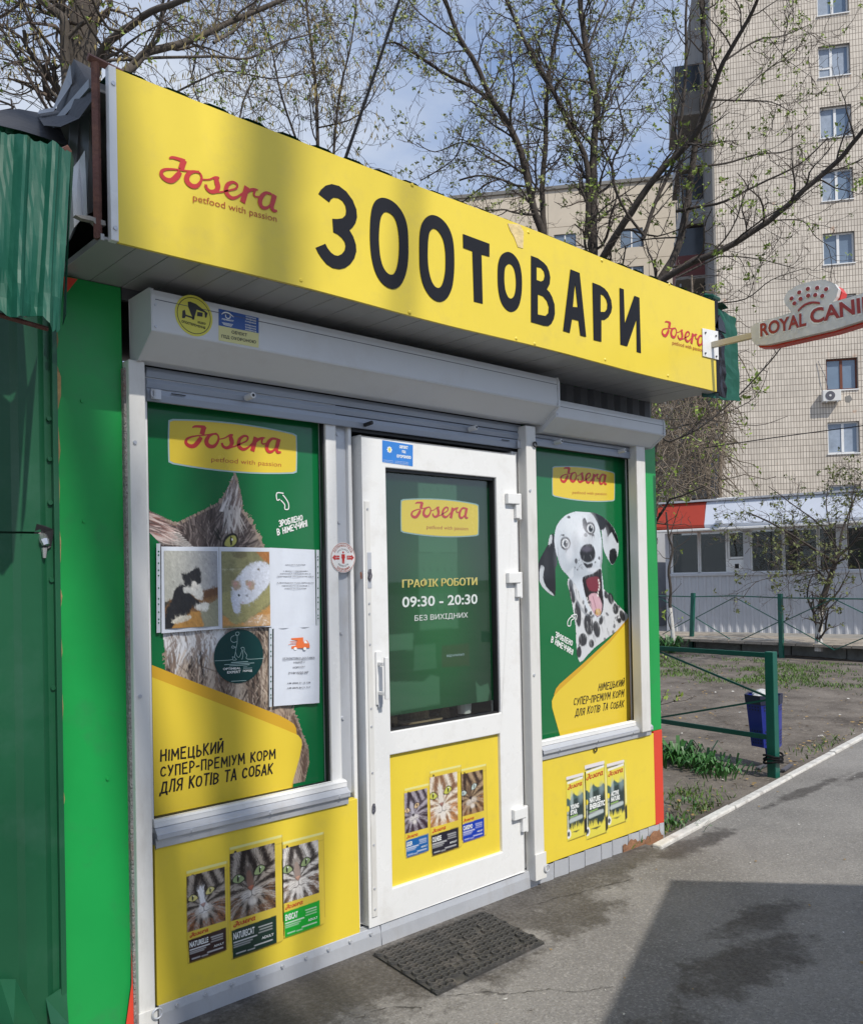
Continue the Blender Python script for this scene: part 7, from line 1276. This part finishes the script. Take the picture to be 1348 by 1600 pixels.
# tree 1: thick trunk behind the left end of the sign
D = 7.0
make_tree('maple_tree', 'big maple with thick furrowed trunk and dry hanging seeds behind the sign left end', [
 (root(130, 160, D)+[(129, 200), (130, 100), (133, 20), (136, -60), (140, -180)], .165, .13, D, D), ([(112, 260), (104, 120), (102, 60), (100, 30), (78, 12), (56, -8), (20, -60)], .055, .03, D-.3, D-.5),
 (z1_((400, 330), (440, 200), (520, 130), (640, 50), (780, 0), (900, -60)), .045, .02, D-.1, D-1.2), (z1_((500, 330), (560, 280), (620, 220), (740, 190), (870, 140), (1000, 80), (1190, 0), (1300, -50)), .05, .022, D, D+.8),
 (z1_((560, 270), (640, 180), (690, 60), (720, -20)), .02, .01), (z1_((380, 260), (620, 245), (900, 238), (1050, 245), (1180, 180), (1320, 140)), .018, .008, D, D+1), (z1_((200, 420), (240, 340), (200, 250), (130, 100), (90, -10)), .028, .014),
 (z1_((0, 470), (60, 450), (-60, 400), (0, 380), (90, 400), (180, 330), (80, 230), (0, 150)), .012, .006), (z1_((300, 60), (240, -20), (180, -80)), .03, .015), (z1_((-40, 90), (40, 50), (110, -10)), .02, .012), (z1_((250, 280), (150, 300), (60, 260), (-30, 240)), .014, .006),
 (z1_((900, 180), (1000, 120), (1060, 40), (1100, -40)), .018, .009, D+.3, D+.9), (z1_((680, 420), (860, 330), (960, 300), (1150, 330), (1330, 300)), .012, .006, D+.5, D+1.5)], D, 1.15, .35, 5, M['bark'], base=gb(130, D), L1=1.1, L2=.5, L3=.22, hang=.35, trunks=(0,), leafs=.024)
D = 9.5
make_tree('maple_tree', 'slim bare maple full of dry seeds behind the middle of the sign', [(root(500, 300, D)+[(497, 240), (492, 120), (480, 20), (470, -80)], .035, .015, D, D), ([(478, 260), (440, 150), (420, 60), (380, -40)], .02, .008), ([(520, 260), (530, 150), (550, 60), (560, -40)], .02, .008), ([(360, 260), (380, 160), (400, 100), (350, 20)], .015, .006), ([(330, 200), (300, 120), (330, 40)], .012, .006), ([(495, 200), (560, 180), (600, 120), (640, 60)], .012, .005)], D, 1.3, .4, 6, M['barkd'], base=gb(500, D), L1=1.2, L2=.5, L3=.22, hang=.4, trunks=(0,), leafs=.024)
# tree 2: many-stemmed tree behind the sign middle
D = 10.
make_tree('budding_tree', 'many-stemmed dark tree with pale buds behind the middle of the sign', [
 (root(926, 389, D)+z3_((210, 1050), (210, 800), (215, 600), (225, 450), (190, 240), (160, 60), (150, -120)), .075, .035, D, D), (z2_((1150, 980), (1110, 860), (1060, 640), (1000, 510), (940, 420), (870, 270), (800, 150), (740, 0), (700, -80)), .055, .022, D-.4, D-1), (z2_((945, 430), (860, 370), (740, 310), (620, 230), (530, 180), (480, 190)), .03, .01, D-.4, D-.8),
 (z2_((1160, 1000), (1150, 800), (1165, 600), (1170, 380), (1200, 200), (1240, 0), (1250, -80)), .045, .02), (z2_((1340, 1000), (1340, 700), (1270, 540), (1190, 370), (1100, 220), (1000, 0), (960, -90)), .045, .018), (z3_((200, 720), (130, 560), (50, 400), (0, 300), (-60, 180)), .035, .014), (z3_((190, 240), (90, 80), (20, -40)), .025, .012), (z3_((190, 200), (245, 60), (300, -60)), .022, .010),
 (z3_((225, 820), (300, 740), (240, 520), (350, 120), (400, -40)), .02, .009), (z2_((1000, 700), (920, 660), (820, 600), (700, 640), (620, 600)), .014, .006), (z2_((800, 760), (900, 740), (1040, 780), (1100, 860)), .014, .012), (z2_((640, 760), (740, 700), (800, 640), (850, 500), (1000, 480)), .010, .005), (z2_((880, 290), (800, 180), (640, 60), (560, -40)), .016, .007), (z3_((215, 560), (300, 470), (420, 330), (520, 230)), .012, .005)], D, 1.5, .8, 8, M['barkd'], base=gb(926, D), L1=1.0, L2=.42, L3=.18, trunks=(0,), leafs=.026, lm='leafy')
# tree 3: leaning tree right of centre with long limbs to the right
D = 9.
make_tree('leaning_tree', 'leaning tree with long bare limbs reaching right across the tiled block', [
 (root(1000, 560, D)+[(1010, 480)]+z3_((480, 1200), (560, 1060), (600, 900), (620, 760), (650, 560), (690, 400), (680, 200), (665, 0), (660, -90)), .06, .03, D, D), (z3_((250, 1090), (340, 940), (480, 740), (640, 570), (700, 420), (760, 260), (860, 90), (920, -40)), .055, .018, D+.5, D-1), (z3_((500, 1180), (620, 1110), (760, 1050), (950, 930), (1100, 800), (1250, 670), (1348, 550), (1500, 420)), .045, .022, D-.2, D-1.5),
 (z3_((560, 890), (660, 870), (760, 850), (900, 780), (1080, 690), (1200, 580)), .022, .007, D, D-.8), (z3_((640, 700), (760, 690), (900, 650), (1010, 640), (1100, 600)), .016, .006), (z3_((700, 420), (850, 425), (960, 430), (1040, 470)), .013, .005), (z3_((760, 260), (900, 170), (1010, 150), (1130, 100)), .014, .005), (z3_((950, 930), (1090, 930), (1150, 1000), (1230, 1050)), .010, .004), (z3_((1180, 735), (1300, 690), (1400, 640)), .012, .005), (z3_((560, 1170), (700, 1100), (760, 1080), (900, 1090), (1060, 1130)), .014, .005), (z3_((600, 1000), (420, 1010), (300, 1060)), .012, .005), (z3_((700, 1280), (850, 1260), (960, 1180), (1100, 1130)), .010, .004),
 (z3_((420, 1010), (470, 860), (560, 640), (600, 300), (600, 80), (610, -60)), .03, .014), (z3_((430, 1000), (330, 860), (290, 700), (340, 560), (300, 380)), .022, .008), (z3_((800, 430), (900, 330), (1000, 260), (1120, 240)), .008, .003)], D, 1.15, .8, 9, M['barkd'], base=gb(1000, D), L1=.85, L2=.36, L3=.16, trunks=(0,), leafs=.026)
# low twiggy branches under the right end of the sign, hanging in front of the block
D = 8.
make_tree('drooping_sapling', 'thin sapling with fresh leaves right of the kiosk under the projecting sign', [(root(1010, 720, D)+[(1025, 700), (1046, 690), (1090, 670), (1140, 630), (1180, 590), (1218, 545), (1240, 500)], .014, .006, D, D-.6), ([(1046, 670), (1120, 650), (1180, 620), (1200, 575)], .008, .003), ([(1046, 655), (1100, 655), (1180, 665), (1230, 650)], .007, .003), ([(1060, 700), (1100, 640), (1125, 610), (1150, 570)], .008, .003), ([(1046, 560+90), (1080, 600), (1140, 560), (1170, 545)], .007, .003)], D, 1.2, 1., 12, M['barkd'], base=gb(1010, D), L1=.30, L2=.16, L3=.10, leafs=.034, trunks=(0,))
# whitewashed garden trees before the store
tr0 = onZ(1278, 1008, G+.22); D = float((tr0-CAM)@F)
make_tree('whitewashed_tree', 'small spreading garden tree with whitewashed foot before the white store', [([tuple(tr0-np.array([0, 0, .1])), (1279, 975), (1282, 945), (1290, 920), (1301, 888), (1310, 865)], .075, .05, D, D), ([(1305, 880), (1290, 870), (1262, 852), (1235, 835), (1200, 815), (1165, 800)], .035, .012, D, D-1), ([(1310, 868), (1330, 850), (1345, 830), (1375, 800)], .035, .012, D, D-.5), ([(1291, 912), (1280, 895), (1262, 880), (1240, 850)], .025, .010), ([(1310, 865), (1315, 830), (1330, 790), (1345, 750)], .03, .01, D, D+.5), ([(1300, 888), (1260, 895), (1220, 900), (1180, 910), (1160, 935)], .014, .005, D, D-1), ([(1262, 852), (1220, 850), (1180, 830), (1140, 835)], .014, .005), ([(1310, 860), (1280, 820), (1240, 790), (1200, 760)], .02, .007), ([(1320, 855), (1340, 880), (1348, 910), (1380, 920)], .014, .006), ([(1300, 840), (1290, 790), (1295, 750)], .014, .005), ([(1345, 830), (1360, 790), (1350, 740)], .014, .005)], D, 1.3, .8, 14, M['barkd'], base=tr0, L1=.9, L2=.4, L3=.18, leafs=.036, trunks=(0,), group=None, lm='leafo')
def coat(pts, r0, r1, owner, top_=.55):
    P = smooth_loop([np.asarray(p, float) for p in pts], 6, False); P = P[:int(len(P)*top_)]; MB().tube(P, list(np.linspace(r0, r1, len(P))), 10).build('whitewash_coat', M['wash'], [o for o in COL.objects if o.name.startswith(owner)][0])
coat([tuple(tr0-np.array([0, 0, .1])), atD(1279, 975, D), atD(1282, 945, D), atD(1290, 920, D)], .066, .054, 'whitewashed_tree', .68)
tr1 = onZ(1052, 1000, G+.22); D = float((tr1-CAM)@F)
make_tree('slender_tree', 'thin bent young tree with whitewashed foot before the store left end', [([tuple(tr1-np.array([0, 0, .1])), (1049, 975), (1046, 945), (1047, 920), (1044, 890), (1050, 860), (1044, 838), (1040, 800)], .045, .02, D, D), ([(1047, 860), (1065, 850), (1080, 835), (1078, 815)], .010, .004), ([(1044, 890), (1055, 880), (1060, 865)], .008, .003), ([(1045, 840), (1058, 800), (1062, 790)], .012, .005)], D, .4, .6, 15, M['barkd'], base=tr1, L1=.7, L2=.3, L3=.15, leafs=.04, trunks=(0,))
coat([tuple(tr1-np.array([0, 0, .1])), atD(1049, 975, D), atD(1046, 945, D), atD(1047, 920, D)], .042, .036, 'slender_tree', .66)
# dry creeper over the side wall and balconies
vt = thing('dry_creeper', 'tangled dry creeper stems hanging over the side wall of the tall block', 'creeper', gb(1070, 24)); q = np.random.default_rng(31); P_ = []
for k in range(1300):
    px = q.uniform(1010, 1132); py = q.triangular(430, 700, 800); Dk = q.uniform(22, 30); p = atD(px, py, Dk); d = q.normal(size=3)*np.array([1, 1, .6])+np.array([0, 0, -.7]); d /= np.linalg.norm(d); P_.append((wiggle(p, d, q.uniform(.5, 1.8), 6, q, .35, 0, .35), np.linspace(.016, .007, 7)*q.uniform(.6, 1.5), 3))
tubes(P_, 'stems', M['vine'], vt)['kind'] = 'stuff'; E_ = np.array([p[0][-1] for p in P_]); leafmesh(np.repeat(E_[q.choice(len(E_), 330)], 5, 0)+q.normal(size=(1650, 3))*.07, .07, 'leaves', M['leaf'], vt, False, 3)
bm_ = []; 
for px, h in ((1050, 470), (1080, 430), (1110, 500), (1128, 520), (1030, 560)): bm_.append((np.array(smooth_loop([np.array(root(px, h, 26.)[0]), atD(px-4, 760, 26), atD(px+6, 640, 26.5), atD(px, h, 27)], 4, False)), np.linspace(.08, .03, 13), 5))
tubes(bm_, 'main_stem', M['vine'], vt)['kind'] = 'stuff'

# ------------------------------------------------------------------ overhead cable
c_a, c_b = atD(543, 238, 4.2), atD(632, -25, 5.0); dd = c_b-c_a
tag(MB().tube([c_a-dd*.25, c_a, c_a+dd*.5+np.array([0, 0, -.01]), c_b, c_b+dd*1.5], .0085, 6).build('overhead_cable', M['cable']), 'thick black cable rising from behind the yellow sign', 'cable')
tag(MB().tube([atD(1100, 700, 20), atD(1200, 685, 20), atD(1348, 665, 20), atD(1500, 640, 20)], .012, 5).build('overhead_cable', M['cable']), 'thin cable crossing the tiled wall below the air conditioner', 'cable')

# ------------------------------------------------------------------ grass, weeds and litter on the ground
def blades(name, pts, h, wd, m, seed, lean=.5, par=None, label=None, cat=None):
    q = np.random.default_rng(seed); n = len(pts); p = np.asarray(pts); a = q.uniform(0, 2*math.pi, n); e = np.stack([np.cos(a), np.sin(a), 0*a], 1); hh = (h*q.uniform(.5, 1.3, n))[:, None]; b = q.uniform(0, 2*math.pi, n); l = np.stack([np.cos(b), np.sin(b), 0*b], 1)*hh*lean*q.uniform(.2, 1.2, n)[:, None]; w_ = (wd*q.uniform(.7, 1.3, n))[:, None]; z = np.array([0, 0, 1.])
    V = np.stack([p-e*w_, p+e*w_, p+e*w_*.8+l*.35+z*hh*.55, p-e*w_*.8+l*.35+z*hh*.55, p+l+z*hh], 1).reshape(-1, 3); k = np.arange(n)*5; off = rootloc(par); o = link(name, arr2mesh(name, V-off, np.stack([k, k+1, k+2, k+3], 1), np.stack([k+3, k+2, k+4], 1)), m, par); o['kind'] = 'stuff'
    if label: tag(o, label, cat)
    return o
def scat(n, cx, cy, sx, sy, seed, z=G+.0): q = np.random.default_rng(seed); return np.stack([q.normal(cx, sx, n), q.normal(cy, sy, n), np.full(n, z)], 1)
q = np.random.default_rng(3); N_ = 60000; xy = np.stack([q.uniform(7.5, 14.5, N_), q.uniform(.8, 9, N_)], 1); nz = vnoise(300, 300, 16, 16, 8)*.6+vnoise(300, 300, 5, 5, 9)*.4; ii = ((xy[:, 0]-7.5)/7*299).astype(int); jj = ((xy[:, 1]-.8)/8.2*299).astype(int)
wgt = np.clip((xy[:, 0]-8.6)/2.2, 0, 1)*np.clip((14.0-xy[:, 0])/.8, 0, 1); keep = (nz[jj, ii]*wgt > .40+.2*q.random(N_)) & ((xy[:, 0]-KL0[0])*kn[0]+(xy[:, 1]-KL0[1])*kn[1] > .5)
P_ = np.concatenate([xy[keep], np.full((keep.sum(), 1), G+.01)], 1); blades('verge_grass', P_, .035, .006, M['grass'], 5, .8, label='short patchy green grass on the bare soil verge', cat='grass')
# clumps of broad-leaved weeds
def clump(cx, cy, n, h, wd, seed, label, m='plant'):
    t = thing('weed_clump', label, 'weeds', (cx, cy, G), 'weed clumps on the soil verge'); q = np.random.default_rng(seed); mb = MB()
    for k in range(n):
        a = q.uniform(0, 2*math.pi); r = abs(q.normal(0, .1)); b = np.array([cx+r*math.cos(a)*1.0, cy+r*math.sin(a), G]); d = np.array([math.cos(a), math.sin(a), 0]); s = np.array([-d[1], d[0], 0]); hh = h*q.uniform(.5, 1.2); ln = hh*q.uniform(.3, 1.1); w_ = wd*q.uniform(.6, 1.3)
        prof = [(0, 0, .3), (.3, .55, 1), (.65, .9, .9), (1, .85-q.uniform(0, .4), .05)]; i0 = len(mb.v)
        for u, v, ww in prof: c = b+d*ln*u+np.array([0, 0, hh*v]); mb.v += [tuple(c-s*w_*ww), tuple(c+s*w_*ww)]
        for i in range(3): mb.f.append((i0+2*i, i0+2*i+1, i0+2*i+3, i0+2*i+2))
    mb.build('leaves', M[m], t)['kind'] = 'stuff'; return t
a = onZ(1060, 1195); clump(a[0]+.0, a[1], 130, .17, .012, 1, 'dense clump of broad-bladed green weeds close behind the kiosk corner'); a = onZ(1095, 1205); clump(a[0], a[1], 80, .12, .010, 2, 'middle clump of green weeds between the kiosk and the fence post'); a = onZ(1128, 1212); clump(a[0], a[1], 70, .11, .010, 3, 'weed clump nearest the fence post foot')
a = onZ(1050, 1290); clump(a[0], a[1], 40, .05, .007, 4, 'small green weeds at the kiosk foot beside the white kerb'); a = onZ(1075, 1255); clump(a[0], a[1], 30, .04, .006, 5, 'small sparse weeds on the dark soil before the larger clumps'); a = onZ(1048, 1020); clump(a[0], a[1], 60, .30, .02, 6, 'tall light green bulb leaves beside the dark pavement kerb')
P_ = np.concatenate([scat(260, *onZ(1055, 1300)[:2], .13, .05, 7), scat(200, *onZ(1110, 1262)[:2], .22, .07, 8), scat(160, *onZ(1300, 1165)[:2], .4, .1, 9), scat(160, *onZ(1070, 1240)[:2], .15, .08, 10)]); blades('thin_grass', P_[(P_[:, 0]-KL0[0])*kn[0]+(P_[:, 1]-KL0[1])*kn[1] > .1], .045, .004, M['grass'], 6, 1., label='thin grass tufts along the soil edge of the white kerb', cat='grass')
def scraps(name, n, seed, region, size, m, label, cat, side):
    q = np.random.default_rng(seed); V = []; Q = []; k = 0
    while k < n:
        x, y = q.uniform(*region[0]), q.uniform(*region[1]); d = (x-KL0[0])*kn[0]+(y-KL0[1])*kn[1]
        if (side > 0 and (d < .1 or d > side)) or (side < 0 and (d > -.03 or (x < 4.2 and y > -.05))): continue
        s = size*q.uniform(.4, 1.5); a = q.uniform(0, 6.28); c, sn_ = math.cos(a)*s, math.sin(a)*s; z = G+.004
        V += [(x+c, y+sn_, z+q.uniform(0, s*.5)), (x-sn_*.5, y+c*.5, z+q.uniform(.1, .6)*s), (x-c, y-sn_, z+q.uniform(0, s*.4)), (x+sn_*.5, y-c*.5, z)]; Q.append([4*k, 4*k+1, 4*k+2, 4*k+3]); k += 1
    o = link(name, arr2mesh(name, V, Q), M[m]); o['kind'] = 'stuff'; tag(o, label, cat)
scraps('fallen_leaves', 900, 3, ((4, 12), (-.2, 6)), .016, 'dryleaf', 'dry leaf litter scattered over the soil verge', 'leaf litter', 5); scraps('fallen_leaves', 160, 5, ((4, 9), (-.2, 1.5)), .016, 'dryleaf', 'dry leaves caught along the soil side of the white kerb', 'leaf litter', .35)
scraps('stone_chips', 140, 4, ((4, 10), (-.2, 4)), .014, 'kerbw', 'pale stone chips scattered on the soil verge', 'stones', 3.5); scraps('path_litter', 60, 6, ((1.2, 8), (-1.6, .3)), .009, 'dryleaf', 'tiny dry scraps scattered on the asphalt path', 'litter', -1); scraps('path_crumbs', 70, 8, ((1.2, 8), (-1.6, .3)), .006, 'kerbw', 'tiny pale crumbs scattered on the asphalt path', 'litter', -1)
# ------------------------------------------------------------------ what stands behind the photographer and shades the scene
sh = SUN/SUN[2]                                   # ground shift per metre of height, towards the sun
def under(gx, gy, z): return np.array([gx, gy, G])+sh*(z-G)
OK_ = thing('flat_roof_kiosk', 'plain grey flat-roofed kiosk standing behind the photographer', 'kiosk', (*under(3.53, -.52, 2.7)[:2], G)); c0 = under(3.53, -.52, 2.7); ea = np.array([.644, -.765, 0]); eb = np.array([-.916, -.40, 0]); rf = [c0, c0+eb*3.0, c0+eb*3.0+ea*3.4, c0+ea*3.4]
MB().ext(rf, (0, 0, .12)).build('roof', M['grey'], OK_); ins = [p+(sum(rf)/4-p)*.06 for p in rf]; MB().ext([np.array([p[0], p[1], G-.05]) for p in ins], (0, 0, 2.7-G)).build('body', M['storew'], OK_)
def shade_tree(name, label, paths, base, seed, L1=2.2):
    t = thing(name, label, 'tree', base); q = np.random.default_rng(seed); sec = []
    for k, (P, ra, rb) in enumerate(paths): P = np.array(smooth_loop([np.array(p, float) for p in P], 4, False)); r = np.linspace(ra, rb, len(P)); tubes([(P, r, 10)], 'trunk' if k == 0 else 'limb', M['bark'], t); sec += sprout(P, r, q, .9 if k else 3.0, L1, .35, 7, (30, 60), .05, .15, 0, .45, .01)
    ter = []
    for P, r in sec: ter += sprout(P, r, q, .45, .8, .5, 5, (30, 70), .05, .25, 0, .2, .005)
    tubes([(P, r, 4) for P, r in sec+ter], 'branches', M['bark'], t)['kind'] = 'stuff'
xs_ = lambda X, y, z: X+SUN[0]/-SUN[1]*(0-y)*0+(SUN[0]/-SUN[1])*(SY-y)       # x of a thing at y whose shade falls on X of the shop front
T1y = -13.
shade_tree('poplar_tree', 'tall poplar standing behind the photographer', [([(xs_(1.52, T1y, 0), T1y, G), (xs_(1.52, T1y, 0), T1y, 6), (xs_(1.50, T1y, 0), T1y, 12), (xs_(1.46, T1y, 0), T1y, 17), (xs_(1.40, T1y, 0), T1y, 24)], .16, .09),
 ([(xs_(1.5, T1y, 0), T1y, 13.0), (xs_(1.15, T1y, 0), T1y, 15.3), (xs_(.7, T1y, 0), T1y, 18.5)], .10, .07), ([(xs_(1.5, T1y, 0), T1y, 12.5), (xs_(1.9, T1y, 0), T1y, 15.6), (xs_(2.3, T1y, 0), T1y, 19)], .05, .03), ([(xs_(1.5, T1y, 0), T1y, 10.5), (xs_(1.0, T1y, 0), T1y, 13.5), (xs_(.4, T1y, 0), T1y, 15)], .05, .02), ([(xs_(1.5, T1y, 0), T1y, 13.6), (xs_(1.2, T1y, 0), T1y, 15.2), (xs_(1.0, T1y, 0), T1y, 16.0), (xs_(.82, T1y, 0), T1y, 17.0)], .09, .06)], (xs_(1.52, T1y, 0), T1y, G), 3)
